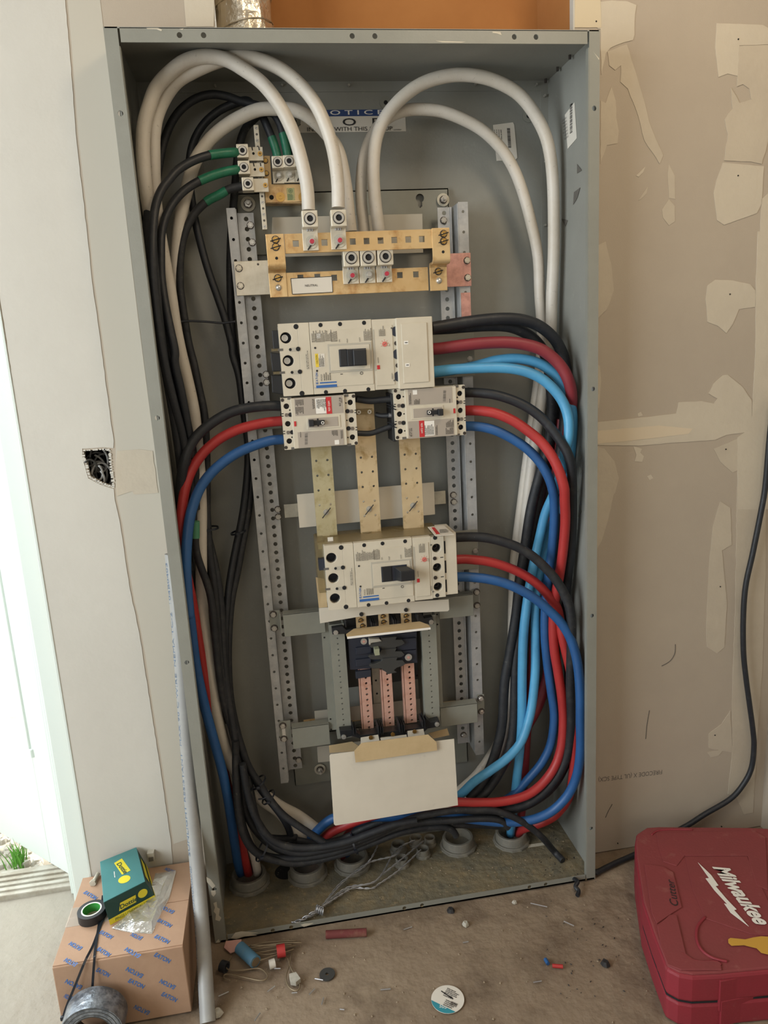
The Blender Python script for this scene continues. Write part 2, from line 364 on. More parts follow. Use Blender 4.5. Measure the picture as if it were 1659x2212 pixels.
def cable(name, label, pts, r, m, group=None, cat='cable', tape=None, seg=7, raw=False):
    P = [(p if isinstance(p, Vector) else place(p[0], p[1], p[2], r)) for p in pts]
    # relax the distance from the back panel so that the run stays smooth
    ys = [p.y for p in P]
    for _ in range(3):
        ys = [ys[0]]+[(ys[i-1]+2*ys[i]+ys[i+1])/4 for i in range(1, len(ys)-1)]+[ys[-1]]
    for i, p in enumerate(pts):
        if not isinstance(p, Vector):
            q = U(p[0], p[1], -ys[i]); lim = W/2-.002-r
            q.x = max(-lim+.006, min(lim, q.x)); q.y = min(q.y, -r-.002); P[i] = q
    C = catmull(P, seg)
    o = MB().tube(C, r, 14).build(name, m, smooth=True, auto=True)
    tag(o, label, cat, group)
    if tape:
        for (a, b) in tape:
            Q = C[int(a*(len(C)-1)):int(b*(len(C)-1))+1]
            MB().tube(Q, r+0.0008, 14).build('green_tape', m_grn, o, smooth=True, auto=True)
    return o, C
def hexbolt(p, n, r, m, parent, name='bolt', h=None, washer=0.0):
    """hex head bolt standing on point p along n"""
    p = Vector(p); n = Vector(n).normalized(); h = h or r*0.8; mb = MB()
    if washer: MB().cyl(p, p+n*0.0008, washer*1.12, 18).build('bolt_washer', m_screwd, parent)
    mb.cyl(p, p+n*h, r, 6); mb.cyl(p+n*h, p+n*(h+r*0.12), r*0.72, 12, r2=r*0.6)
    return mb.build(name, m, parent)
NV = V(0, -1, 0)
# ================================================================== THE SETTING
# ---- floor inside, ground outside
fl = MB()
nx, ny = 90, 110
fx0, fx1, fy0, fy1 = -2.6, 0.99, -4.4, 0.06
vs = []
for j in range(ny+1):
    for i in range(nx+1):
        x = fx0+(fx1-fx0)*i/nx; y = fy0+(fy1-fy0)*j/ny
        vs.append((x, y, -0.003+0.0022*math.sin(7*x+3*y)*math.sin(5*y-2*x)))
fl.add(vs, [(j*(nx+1)+i, j*(nx+1)+i+1, (j+1)*(nx+1)+i+1, (j+1)*(nx+1)+i) for j in range(ny) for i in range(nx)])
fl.add([(fx0,fy0,-.01),(fx1,fy0,-.01),(fx1,fy1,-.01),(fx0,fy1,-.01),(fx0,fy0,-.12),(fx1,fy0,-.12),(fx1,fy1,-.12),(fx0,fy1,-.12)], [(0,1,5,4),(1,2,6,5),(2,3,7,6),(3,0,4,7),(7,6,5,4)])
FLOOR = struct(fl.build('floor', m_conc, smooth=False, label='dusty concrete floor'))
m_gnd = mat('pale_gravelly_soil', (176, 170, 154), 0.95, mix=((140, 132, 116), 18, 0.4, 0.55), bump=(25, 0.8))
GROUND = struct(MB().box(-6, 2.5, 0.06, 7, -0.14, -0.045).build('ground', m_gnd))
sill = struct(MB().box(-1.7, -0.735, 0.0, 0.10, -0.05, 0.012).build('trim_1', m_sill, bevel=0.003, label='metal door sill'))
for k in range(4):
    MB().box(-1.69, -0.74, 0.012+k*0.02, 0.022+k*0.02, 0.012, 0.017).build('sill_ridge', m_sill, sill)
# ---- wall with the cabinet recess, the door opening and the electrical box cut-out
TW = 0.0159
O = V(0, YW, 0)
def wallpart(u0, u1, v0, v1, inner=None):
    MBW.cell(O, V(1,0,0), V(0,0,1), NV, TW, u0, u1, v0, v1, inner)
MBW = MB()
hole = [(-5.2,0,0)]
hp = [(180,973),(200,972),(222,970),(237,972),(238,985),(239,1000),(241,1018),(244,1036),(245,1052),(232,1048),(218,1043),(205,1036),(194,1030),(190,1018),(187,1002),(181,990)]
hole = [(U(x, y, -YW).x, U(x, y, -YW).z) for x, y in hp]
WX0 = -0.728
wallpart(WX0, -0.459, 0, 0.78)
wallpart(WX0, -0.459, 0.78, 1.35, hole)
wallpart(WX0, -0.459, 1.35, 1.872)
ox0, ox1 = U(462, 30, -YW).x, U(1241, 40, -YW).x
wallpart(WX0, ox0, 1.872, 2.6); wallpart(ox1, 0.975, 1.872, 2.6); wallpart(ox0, ox1, 2.35, 2.6)
wallpart(0.459, 0.975, 0, 1.872)
wallpart(-1.68, WX0, 2.06, 2.6); wallpart(-2.6, -1.68, 0, 2.6)
# sheathing framing behind: closes the cavity
WB = struct(MBW.build('wall_back', m_dry, label='drywall with joint compound'))
MB().box(WX0, WX0+0.03, YW+TW, 0.03, 0, 2.6).build('corner_stud', m_kraft, WB)
MB().box(WX0-0.0015, WX0+0.004, YW-0.0025, YW+0.05, 0, 2.06).build('corner_bead', m_frame, WB, bevel=0.001)
BACKB = MB().box(WX0, 0.98, 0.03, 0.045, 0, 2.6).build('brown_sheathing', m_kraft, WB, label='brown sheathing board seen above the cabinet')
MB().box(ox0-0.02, ox0-0.004, YW+TW, 0.03, 1.87, 2.35).build('opening_reveal', m_mud, WB)
MB().box(ox1, ox1+0.02, YW+TW, 0.03, 1.87, 2.35).build('opening_reveal', m_kraft, WB)
MB().box(ox1-.003, ox1, YW-.0005, YW+TW+.001, 1.872, 2.35).build('gypsum_edge', m_mudl, WB); MB().box(ox0, ox0+.003, YW-.0005, YW+TW+.001, 1.872, 2.35).build('gypsum_edge', m_mudl, WB)
for x0_ in (-0.4605, 0.4585): MB().box(x0_, x0_+.002, YW+.0002, YW+TW, 0, 1.872).build('gypsum_edge', m_mudl, WB)
struct(MB().box(0.966, 1.02, -4.4, 0.045, -0.02, 2.6).build('wall_right', m_dry))
struct(MB().box(-2.6, 0.98, -4.4, 0.03, 2.6, 2.64).build('ceiling', m_dry))
WLf = struct(MB().box(-2.62, -2.6, -4.4, -2.9, 0, 2.6).box(-2.62, -2.6, -0.6, 0.03, 0, 2.6).box(-2.62, -2.6, -2.9, -0.6, 0, 0.35).box(-2.62, -2.6, -2.9, -0.6, 2.3, 2.6).build('wall_left', m_mud))
struct(MB().box(-2.6, -2.0, -4.42, -4.4, 0, 2.6).box(0.2, 0.98, -4.42, -4.4, 0, 2.6).box(-2.0, 0.2, -4.42, -4.4, 0, 2.6).build('wall_front', m_mud))
# loops of wire visible inside the cut-out
hc = U(212, 1010, 0.14)
for k in range(10):
    C = []
    a0 = random.uniform(0, 6); rr = 0.012+0.006*k/3
    cxh = hc.x+random.uniform(-.012, .012); czh = hc.z+random.uniform(-.02, .02)
    for i in range(22):
        a = a0+i*0.32; C.append(V(cxh+rr*0.9*math.cos(a), -0.135+0.004*k-0.002*i, czh+rr*1.3*math.sin(a)))
    o = MB().tube(C, 0.0022, 8).build('coiled_wire', m_pvc if k % 3 else m_insul, smooth=True)
    tag(o, 'thin wires coiled inside the ragged hole in the drywall', 'wire', 'wires coiled in the wall cut-out')
MB().box(hc.x-.05, hc.x+.05, -0.10, -0.098, hc.z-.06, hc.z+.06).build('dark_junction_box', m_dark, WB)
# ragged paper lip of the cut-out
lip = MB()
for i in range(len(hole)):
    a = hole[i]; b = hole[(i+1) % len(hole)]
    for k in range(3):
        t = (k+random.random()*.6)/3; x = a[0]+(b[0]-a[0])*t; z = a[1]+(b[1]-a[1])*t; s_ = random.uniform(.0015, .0035)
        lip.box(x-s_, x+s_, YW-0.0016, YW+0.001, z-s_*.6, z+s_*.6)
lip.build('torn_paper_lip', m_mudl, WB)
# ---- joint compound patches (proud of the paper)
def patch(pts, c, t, m=m_mud, name='joint_compound', jag=0.0):
    P = []
    Q = [U(*(c(x, y) if c else (x, y)), -YW) for x, y in pts]
    for i in range(len(Q)):
        a = Q[i]; b = Q[(i+1) % len(Q)]; P.append(a)
        L = (b-a).length; n = int(L/0.012)
        if jag and n > 1:
            for k in range(1, n):
                q = a+(b-a)*(k/n); q.x += random.uniform(-jag, jag); q.z += random.uniform(-jag, jag)*.6; P.append(q)
    # orientation: counter-clockwise seen from the room
    ar = sum(P[i].x*P[(i+1) % len(P)].z-P[(i+1) % len(P)].x*P[i].z for i in range(len(P)))
    if ar < 0: P.reverse()
    return MB().prism([V(p.x, YW-t, p.z) for p in P], (0, t-0.0001, 0)).build(name, m, WB)
m_mud2 = mat('thin_joint_compound', (190, 179, 160), 0.88, mix=((184, 173, 155), 12, 0.3, 0.5), bump=(60, 0.1))
patch([(80,20),(200,5),(330,12),(412,45),(400,120),(395,300),(380,345),(300,365),(190,410),(150,460),(112,640),(106,250),(80,245)], q1, .0012, jag=.0007)
patch([(165,440),(330,380),(400,600),(460,800),(520,1040),(640,1330),(610,1400),(480,1200),(430,1000),(340,760),(275,700),(280,560),(230,600),(180,560)], q1, .0011, m_mud2, jag=.0009)
patch([(108,860),(150,880),(200,740),(235,860),(240,1000),(262,1120),(250,1225),(160,1240),(104,1400)], q1, .0009, m_mud2, jag=.0009)
patch([(1095,200),(1340,208),(1490,215),(1537,240),(1537,380),(1290,390),(1290,600),(1275,650),(1190,630),(1112,660),(1085,410)], q1, .0011, jag=.0005)
patch([(1290,395),(1537,385),(1537,1200),(1480,1400),(1390,1380),(1160,1370),(1190,1150),(1165,1020),(1230,930),(1215,750),(1260,820),(1290,880),(1390,850),(1375,760),(1320,720),(1270,740)], q1, .0016, m_mud2, jag=.0012)
patch([(1150,1390),(1500,1420),(1480,1740),(1440,1820),(1160,1920),(1100,1880),(1070,1650),(1095,1540)], q1, .0012, jag=.0006)
patch([(640,1860),(630,1790),(690,1700),(740,1760),(742,1890),(690,1925)], q1, .0008, m_mud2, jag=.0005)
patch([(690,1400),(740,1500),(745,1700),(690,1690),(680,1480)], q1, .0006, m_mud2, jag=.0006)
patch([(410,1500),(490,1420),(470,1470),(430,1510)], q1, .0009)
patch([(430,1710),(510,1590),(500,1650),(450,1700)], q1, .0007, m_mud2)
patch([(80,110),(140,80),(190,300),(205,470),(175,560),(150,620),(78,690)], q2, .0011, m_mud2, jag=.0007)
patch([(70,1055),(95,1070),(104,1190),(88,1400),(62,1420)], q2, .0008, m_mud2)
patch([(60,1520),(350,1490),(700,1450),(720,1360),(900,1350),(1000,1370),(1030,1330),(960,1290),(1000,1210),(1075,1145),(1110,1140),(1230,1240),(1300,1340),(1310,1590),(1100,1620),(1010,1660),(700,1680),(400,1705),(60,1700)], q2, .0013, m_mud, jag=.0008)
patch([(60,1590),(560,1545),(830,1570),(800,1610),(300,1670),(60,1690)], q2, .0018, mat('fresh_joint_compound', (208, 193, 168), .88), jag=.0006)
patch([(950,430),(1010,385),(1150,390),(1290,420),(1330,470),(1330,600),(1200,620),(1150,740),(1100,810),(1030,750),(950,720),(935,540)], q2, .0011, m_mud, jag=.0006)
patch([(60,1710),(130,1730),(210,1830),(245,1960),(215,2080),(165,2130),(150,2212),(45,2212)], q2, .0010, m_mud2, jag=.0007)
patch([(1000,1730),(1190,1650),(1190,1900),(1150,1920),(1050,1830)], q2, .0009, m_mud2, jag=.0006)
patch([(360,1710),(430,1730),(415,1760),(445,1790),(430,1835),(370,1830),(385,1780)], q2, .0008)
patch([(470,1950),(500,1935),(520,1965),(490,1980)], q2, .0006)
patch([(395,1450),(420,1435),(435,1465),(400,1475)], q2, .0007)
# vertical corner band on the right
patch([(1480,1700),(1537,1650),(1600,2212),(1455,2212)], q1, .0012, m_mud, jag=.0006)
patch([(1350,0),(1440,0),(1500,1200),(1520,2212),(1190,2212),(1190,1640),(1300,1560),(1330,1000),(1335,420)], q2, .0014, m_mud, jag=.0008)
patch([(890,0),(1060,0),(1060,500),(1040,1100),(1010,1500),(985,1950),(930,1960),(880,1850),(835,1840),(860,1600),(860,1300),(880,700)], q3, .0012, m_mud2, jag=.0009)
patch([(745,240),(790,90),(850,130),(858,350),(800,385),(830,700),(815,960),(770,1000),(710,960),(705,850),(720,500)], q3, .0010, m_mud2, jag=.0007)
patch([(45,0),(165,0),(120,200),(80,330),(50,380)], q3, .0009, m_mud2, jag=.0007)
patch([(720,1480),(800,1420),(850,1340),(860,1550),(905,1550),(860,1590),(720,1565)], q3, .0011, m_mud2, jag=.0009)
patch([(710,1590),(810,1570),(780,1610),(730,1620)], q3, .0008, m_mud2)
for (c, x, y) in ((q1,1280,337),(q1,1278,1500),(q2,1128,500),(q2,1096,1734),(q3,789,600),(q3,757,1487),(q1,68,185),(q3,177,2133),(q3,797,2033)):
    p = U(*c(x, y), -YW); MB().cyl(V(p.x, YW-.0022, p.z), V(p.x, YW, p.z), .0016, 8).build('screw_dimple', m_dark, WB)
# left field of the wall: skimmed area with its jagged edge and the taped seam
patch([(60,-30),(140,-30),(141,0),(150,100),(165,300),(188,500),(199,608),(217,735),(231,844),(240,916),(246,952),(245,968),(237,967),(222,966),(200,968),(178,969),(178,990),(184,1008),(187,1020),(191,1033),(204,1040),(218,1047),(232,1052),(246,1056),(248,1079),(260,1133),(273,1223),(286,1300),(294,1332),(307,1403),(326,1529),(347,1661),(370,1823),(376,1900),(225,1990),(197,1898),(92,1250),(0,640),(-70,200),(-110,-30)], None, .0010, m_mudl, jag=.0006)
patch([(146,0),(155,100),(170,300),(193,500),(204,608),(222,735),(236,844),(245,916),(250,960),(250,1050),(253,1079),(265,1133),(278,1223),(291,1300),(299,1332),(312,1403),(331,1529),(352,1661),(375,1823),(440,1800),(300,700),(214,-20),(146,-20)], None, .0005, mat('drywall_paper_lit', (186, 180, 166), .9), 'lit_paper')  # same drywall paper in a paler tone, painting the nearer light
patch([(700,1310),(830,1300),(912,1310),(945,1560),(800,1570),(790,1550),(700,1580),(690,1420)], q9, .0014, m_mud2, jag=.0009)
patch([(395,-30),(462,-30),(462,58),(402,58)], None, .0014, m_mud, jag=.0004)
patch([(1241,-20),(1296,-20),(1298,60),(1241,60)], None, .0016, mat('paper_tape_seam', (204, 190, 162), .88), jag=.0003)
pa, pb = U(*q3(443, 1695), -YW), U(*q3(63, 1742), -YW)
text('FIRECODE X (UL TYPE SCX)', pa, pb, 0.0125, m_inkg, WB, 'printed_lettering', label='upside-down grey lettering')
for (c, pts) in ((q3, ((522,945),(518,1000),(490,1045),(440,1075))), (q3, ((367,1340),(352,1430),(345,1510))), (q3, ((145,1900),(120,1945),(105,1980)))):
    Q = [V(U(*c(*p), -YW).x, YW-.0004, U(*c(*p), -YW).z) for p in pts]; MB().tube(catmull(Q, 5), .0009, 6).build('scuff_mark', m_inkg, WB)
# ---- door frame (outer face of the wall) and the open door
DF = -0.03
def fx(px, py, d): return U(px, py, d).x
fr = thing('door_1', 'white painted door frame and open glazed door at the left edge', 'door', (-0.8, 0.02, 0)); fr['kind'] = 'structure'
del fr['category']
xe = fx(56, 1250, DF)
MB().box(xe, -0.722, -0.02, 0.05, 0.0, 2.1).build('door_jamb', m_frame, fr, bevel=0.003)
MB().box(xe+0.018, -0.722, -0.06, -0.02, 0.0, 2.08).build('door_stop', m_frame, fr, bevel=0.003)
MB().box(xe+0.036, -0.722, -0.10, -0.06, 0.0, 2.07).build('frame_return', m_frame, fr, bevel=0.003)
MB().box(-1.68, -0.73, -0.06, 0.05, 2.06, 2.12).build('door_head', m_frame, fr)
hx, hy = xe-0.002, 0.055
dv = V(-0.724, 0.690, 0).normalized(); dn = V(-dv.y, dv.x, 0)*1.0    # dn points to the left/back
if dn.y > 0: dn = -dn
def leaf(u0, u1, z0, z1, t0=-0.022, t1=0.022):
    a = []
    for t in (t1, t0):
        a.append([V(hx, hy, 0)+dv*u0+dn*t+V(0,0,z0), V(hx, hy, 0)+dv*u1+dn*t+V(0,0,z0), V(hx, hy, 0)+dv*u1+dn*t+V(0,0,z1), V(hx, hy, 0)+dv*u0+dn*t+V(0,0,z1)])
    return a
SW = 0.085
def lb(mb, *a, **k): q = leaf(*a, **k); return mb.hexa(q[0], q[1])
lb(MB(), 0, SW, 0.015, 2.04).build('door_stile', m_frame, fr, bevel=0.002)
lb(MB(), 0.88-SW, 0.88, 0.015, 2.04).build('door_stile', m_frame, fr, bevel=0.002)
lb(MB(), SW, 0.88-SW, 1.94, 2.04).build('top_rail', m_frame, fr, bevel=0.002)
lb(MB(), SW, 0.88-SW, 0.015, 0.34).build('bottom_panel', m_frame, fr, bevel=0.002)
lb(MB(), SW-.012, 0.88-SW+.012, 0.33, 0.352, -0.03, 0.03).build('glazing_bead', m_frame, fr, bevel=0.002)
lb(MB(), SW-.003, SW+.014, 0.34, 1.94, -0.028, 0.028).build('glazing_bead', m_frame, fr, bevel=0.002)
lb(MB(), SW, 0.88-SW, 0.34, 1.94, -0.003, 0.003).build('glass_pane', m_glass, fr)
v_ = ray(9, 1068); h0 = V(hx, hy, 0)+dn*(-.022); t_ = (h0-CAM).dot(dn)/v_.dot(dn); kp = CAM+v_*t_
MB().cyl(kp, kp-dn*0.03, .008, 14).cyl(kp-dn*0.03, kp-dn*0.045, .017, 18).build('door_knob', m_frame, fr, smooth=True, auto=True)
# gravel and grass outside
for k in range(170):
    u = random.random(); v = random.random()
    p = F(random.uniform(-40, 150), random.uniform(1780, 1925), -0.04)
    if p.y < 0.115: continue
    r = random.uniform(.006, .02); mb = MB()
    n = 7; ring = [V(p.x+r*random.uniform(.7,1.1)*math.cos(6.283*i/n), p.y+r*random.uniform(.7,1.1)*math.sin(6.283*i/n), -0.047) for i in range(n)]
    top = [V(p.x+(q.x-p.x)*.6, p.y+(q.y-p.y)*.6, -0.045+r*random.uniform(.5,.9)) for q in ring]
    mb.add(ring+top, [tuple(range(n, 2*n))]+[(i, (i+1) % n, (i+1) % n+n, i+n) for i in range(n)])
    tag(mb.build('gravel_stone', m_stone), 'pale stone lying in the gravel outside the door', 'stone', 'gravel outside the door')
gb = MB()
for k in range(46):
    p = F(38+random.gauss(0, 9), 1872+random.gauss(0, 8), -0.045); hgt = random.uniform(.03, .075); dx, dy = random.uniform(-.03,.03), random.uniform(-.03,.03); wd = .002
    gb.add([p+V(-wd,0,0), p+V(wd,0,0), p+V(dx*.5+wd*.7,dy*.5,hgt*.6), p+V(dx*.5-wd*.7,dy*.5,hgt*.6), p+V(dx,dy,hgt)], [(0,1,2,3),(3,2,4)])
tag(gb.build('grass_tuft', m_grass), 'small tuft of green grass growing in the gravel by the open door', 'grass', kind='stuff')
# ================================================================== DUCT
dc = U(523, 20, 0.075); dr = (U(587, 45, 0.075).x-U(460, 45, 0.075).x)/2
dk = thing('flexible_duct', 'crinkled silver foil duct rising behind the top of the grey cabinet', 'duct', (dc.x, -0.075, 1.872))
prof = []
z = 0.0
while z < 0.44:
    k = z/0.022; prof.append((dr*(1.0 if int(k) % 2 == 0 else 0.975), z)); z += 0.011
mb = MB().lathe((dc.x, -0.075, 1.872), (0,0,1), prof, 40)
for v in mb.v:
    a = math.atan2(v.y+.075, v.x-dc.x); k = 1+0.018*math.sin(9*a+v.z*60)+0.012*math.sin(5*a-v.z*90); v.x = dc.x+(v.x-dc.x)*k; v.y = -0.075+(v.y+.075)*k
mb.build('foil_sleeve', m_foil, dk, smooth=False)
for k in range(4):
    zz = 1.885+k*0.046; C = [V(dc.x+(dr+.001)*math.cos(2*math.pi*i/30), -0.075+(dr+.001)*math.sin(2*math.pi*i/30), zz+0.012*math.cos(2*math.pi*i/30)) for i in range(31)]
    MB().tube(C, .0014, 6).build('duct_seam', m_foil, dk)
# ================================================================== CABINET
cab = thing('electrical_cabinet', 'tall open grey steel electrical cabinet set into the drywall', 'cabinet', (0, -D, 0))
h = W/2; TS = 0.0022; FW = 0.0235
def cb(name, m, *a, bevel=0, label=None): return MB().box(*a).build(name, m, cab, bevel=bevel, label=label)
cb('back_panel', m_boxin, -h, h, 0.0, TS, 0, H)
cb('side_panel', m_boxin, -h+.012, -h+.012+TS, -D+TS+.0006, 0, 0, H); cb('side_panel', m_boxin, h-TS, h, -D+TS+.0002, 0, 0, H)
cb('top_panel', m_boxin, -h+TS, h-TS, -D, 0, H-TS, H)
cb('bottom_panel', m_dusty, -h+.012, h-TS, -D, 0, 0.0, 0.004, label='bottom plate covered with dried dirt')
# flanges with real screw holes
def flange(name, vertical, a0, a1, b0, b1, holes, m=m_box):
    hs = sorted(holes); mb = MB(); cuts = [a0]; cells = {}
    for i, q in enumerate(hs):
        if i: cuts.append((hs[i-1]+q)/2)
    cuts.append(a1)
    for i, q in enumerate(hs):
        r = .0048
        if vertical: cells[(0, i)] = ((b0+b1)/2, q, r)
        else: cells[(i, 0)] = (q, (b0+b1)/2, r)
    us, vs_ = ([b0, b1], cuts) if vertical else (cuts, [b0, b1])
    mb.plate(V(0, -D, 0), (1,0,0), (0,0,1), TS, us, vs_, cells, n=14)
    return mb.build(name, m, cab)
ux = lambda x, y: U(x, y, D)
flange('left_flange', True, 0.0, H, -h, -h+FW, [ux(260,245).z, ux(340,903).z, ux(403,1431).z, ux(463,1921).z])
flange('right_flange', True, 0.0, H, h-FW+.002, h, [ux(1281,234).z, ux(1272,841).z, ux(1273,1331).z, ux(1277,1790).z])
tx0 = ux(259, 70).x; tx1 = ux(1269, 80).x
flange('top_flange', False, tx0, tx1, ux(760, 93).z, H-.001, [ux(x, y).x for x, y in ((388,79),(440,79),(761,80),(810,80),(1111,81),(1158,82))])
flange('bottom_flange', False, ux(491,2020).x, tx1, 0.0, ux(878,1955).z, [ux(x, y).x for x, y in ((589,2007),(629,2002),(874,1966),(912,1960),(1144,1916),(1179,1909))])
# return lips on the flanges' inner edges
cb('flange_lip', m_box, -h+FW, -h+FW+.0015, -D+.001, -D+.012, 0.002, H-.03); cb('flange_lip', m_box, h-FW+.0005, h-FW+.002, -D+.001, -D+.012, 0.002, H-.03)
# folded joints at the back
zt = U(740, 199, 0).z; xr = U(1169, 400, 0).x
cb('folded_edge', m_boxin, -h+TS, h-TS, -0.0025, 0, zt, H-TS); cb('folded_edge', m_boxin, xr, h-TS, -0.002, 0, 0, zt); cb('folded_edge', m_boxin, -h+TS, -xr, -0.002, 0, 0, zt)
for (x, y) in ((465,187),(609,186),(753,186),(1026,183),(1157,184),(1175,208),(1177,350),(1176,487)):
    p = U(x, y, .003); MB().cyl(p, p+NV*.008, .0026, 8).build('rivet', m_screw, cab)
for (x, y) in ((1243,121),(1217,147),(1192,172)):
    p = F(x, y, H-.004); MB().cyl(V(h-.012, p.y, H-TS), V(h-.012, p.y, H-.010), .003, 8).build('rivet', m_screwd, cab)
# chipped paint and scratches on the flanges
def chip(pts, c, d=D, m=m_chip, name='paint_chip'):
    P = [U(*c(x, y), d) for x, y in pts]; ar = sum(P[i].x*P[(i+1) % len(P)].z-P[(i+1) % len(P)].x*P[i].z for i in range(len(P)))
    if ar < 0: P.reverse()
    MB().prism([V(p.x, -d-.0004, p.z) for p in P], (0, .0004, 0)).build(name, m, cab)
chip([(355,1540),(390,1495),(440,1485),(500,1490),(570,1497),(510,1505),(560,1515),(460,1525),(400,1545)], c11)
chip([(220,1265),(245,1255),(250,1300),(270,1310),(262,1360),(282,1380),(268,1405),(235,1395),(240,1350),(222,1330),(232,1300)], c11)
chip([(200,1170),(235,1165),(240,1190),(222,1215),(205,1200)], c11); chip([(165,1060),(200,1080),(235,1130),(215,1150),(195,1130),(170,1100)], c11)
chip([(900,1435),(930,1425),(1000,1420),(960,1440),(925,1450)], c11); chip([(245,1560),(262,1545),(270,1570),(240,1574)], c11)
chip([(345,180),(420,180),(445,190),(440,200),(410,188),(350,186)], c1); chip([(555,185),(582,182),(575,192)], c1)
chip([(958,202),(1010,205),(1018,226),(990,216),(960,212)], c2); chip([(1605,330),(1612,340),(1642,375),(1640,384)], c2); chip([(590,262),(700,265),(790,268),(760,274),(640,272)], c2)
# labels inside
def slab(name, m, pts, d, t=.0006, label=None, parent=None):
    P = [U(x, y, d) for x, y in pts]; ar = sum(P[i].x*P[(i+1) % len(P)].z-P[(i+1) % len(P)].x*P[i].z for i in range(len(P)))
    if ar < 0: P.reverse()
    return MB().prism([V(p.x, -d-t, p.z) for p in P], (0, t, 0)).build(name, m, parent or cab, label=label)
nl = U(640, 262, 0); 
x0, x1 = U(630, 260, .001).x, U(876, 260, .001).x; zb, zc, zt2 = U(770, 285, .001).z, U(770, 251, .001).z, U(770, 237, .001).z
NL = MB().box(x0, x1, -.0012, -.0004, zb, zt2).build('notice_label', m_white, cab, label='white notice label with a blue band')
MB().box(x0, x1-.016, -.0016, -.0012, zc, zt2).build('blue_band', m_blueband, NL)
yl = -.0018
text('N O T I C E', V(U(683,249,.0018).x, yl, zc+.003), V(U(828,249,.0018).x, yl, zc+.003), .0092, m_whiteink, NL, bold=.01)
text('S   T   O   P', V(U(634,272,.0018).x, yl, U(755,271,0.0018).z), V(U(822,272,.0018).x, yl, U(755,271,0.0018).z), .0148, m_ink, NL, bold=.01)
text('INSTALL WITH THIS SIDE UP', V(U(664,284,.0018).x, yl, zb+.002), V(U(848,284,.0018).x, yl, zb+.002), .0085, m_ink, NL)
mm = MB(); micro(mm, V(U(850,281,.0018).x, yl, zb+.0045), (1,0,0), (0,0,1), NV, .022, .003, 2); mm.build('small_print', m_ink, NL)
sl = slab('barcode_label', m_white, [c2(*p) for p in ((962,800),(1090,783),(1098,800),(1118,1010),(1105,1025),(985,1030))], .001, label='white barcode label on the back panel')
bc = MB(); zz = U(*c2(1060,825), .002)
for k in range(26):
    p = U(*c2(1062+.3*k, 822+4.9*k), .0022); bc.box(p.x-.0035, p.x+.0035, -.0026, -.0016, p.z-random.choice([.0003,.0006]), p.z+.0003)
bc.build('barcode', m_ink, sl)
mm = MB()
for k in range(4): micro(mm, U(*c2(975+14*k, 830), .0022), (0.05,0,-1), (1,0,0), NV, .03+.02*(k % 2), .003, 1)
mm.build('small_print', m_inkg, sl)
# label on the right side panel
def X3(x, y): return XP(*c2(x, y), h-.0035)
P = [X3(*p) for p in ((1422,735),(1483,655),(1498,885),(1440,953))]
o = MB().prism([P[0],P[3],P[2],P[1]], (.0006,0,0)).build('barcode_label', m_white, cab, label='white barcode label on the right side panel')
bc = MB()
for k in range(22):
    a = X3(1470, 665+8.6*k); l = .012; bc.box(h-.0045, h-.0036, a.y-.001, a.y-.001+l, a.z, a.z+random.choice([.0006,.0012]))
bc.build('barcode', m_ink, o)
mm = MB()
for k in range(7): micro(mm, X3(1434+2*k, 745+20*k), (0,1,0), (0,0,1), (-1,0,0), .03, .004, 2)
mm.build('small_print', m_inkg, o)
slab('faint_label', m_pan, [c1(*p) for p in ((358,388),(480,390),(560,470),(345,452))], .001)
# plaster smears on the right side panel
for pts in (((1480,1230),(1520,1200),(1500,1270),(1475,1310)), ((1500,1050),(1530,1090),(1500,1110)), ((1400,1400),(1440,1410),(1425,1450))):
    q = [X3(*p) for p in pts]; MB().prism(q, (.0004,0,0)).build('dried_smear', m_inkg, cab)
sm = [(855,20),(850,60),(870,110),(850,140),(830,90)]
for (ox, oy, k) in ((0,0,1),(-30,260,1.2),(-10,420,1.4),(-50,640,1.1),(5,120,.8),(-40,760,.9)):
    q = [XP(*q8(855+ox+(x-850)*k, 60+oy+(y-70)*k), h-.003) for x, y in sm]; MB().prism(q, (.0004,0,0)).build('dried_smear', m_pan, cab)
# holes / embossed discs on the back panel
for (x, y) in ((833,222),(1141,251),(636,262)):
    p = U(x, y, .001); MB().cyl(p, p+NV*.0015, .0135, 24).build('washer_plate', m_box, cab); MB().cyl(p+NV*.0015, p+NV*.0022, .0045, 14).build('bolt_hole', m_dark, cab)
# brackets behind the interior: top and bottom mounting plates with keyholes
def keyplate(pts, keyp, name='mounting_plate'):
    x0 = U(*pts[0], .014).x; x1 = U(*pts[1], .014).x; z1 = U(*pts[0], .014).z; z0 = U(*pts[2], .014).z
    kx, kz = U(*keyp, .014).x, U(*keyp, .014).z
    inner = [(kx+.0095*math.cos(a), kz+.0095*math.sin(a)) for a in [math.radians(t) for t in range(-60, 241, 25)]]+[(kx-.0048, kz-.017), (kx, kz-.021), (kx+.0048, kz-.017)]
    mb = MB(); Oo = V(0, -.014, 0)
    mb.cell(Oo, V(1,0,0), V(0,0,1), NV, .0025, x0, kx-.03, z0, z1); mb.cell(Oo, V(1,0,0), V(0,0,1), NV, .0025, kx-.03, kx+.03, z0, z1, inner); mb.cell(Oo, V(1,0,0), V(0,0,1), NV, .0025, kx+.03, x1, z0, z1)
    mb.box(x0, x1, -.014, 0, z1-.0025, z1-.0001); mb.box(x0, x0+.002, -.014, 0, z0, z1); mb.box(x1-.002, x1, -.014, 0, z0, z1)
    return mb.build(name, m_pan, cab)
keyplate([(508,418),(968,407),(700,545)], (907,428)); 
kp2 = keyplate([(628,1590),(1008,1560),(650,1695)], (900,1640))
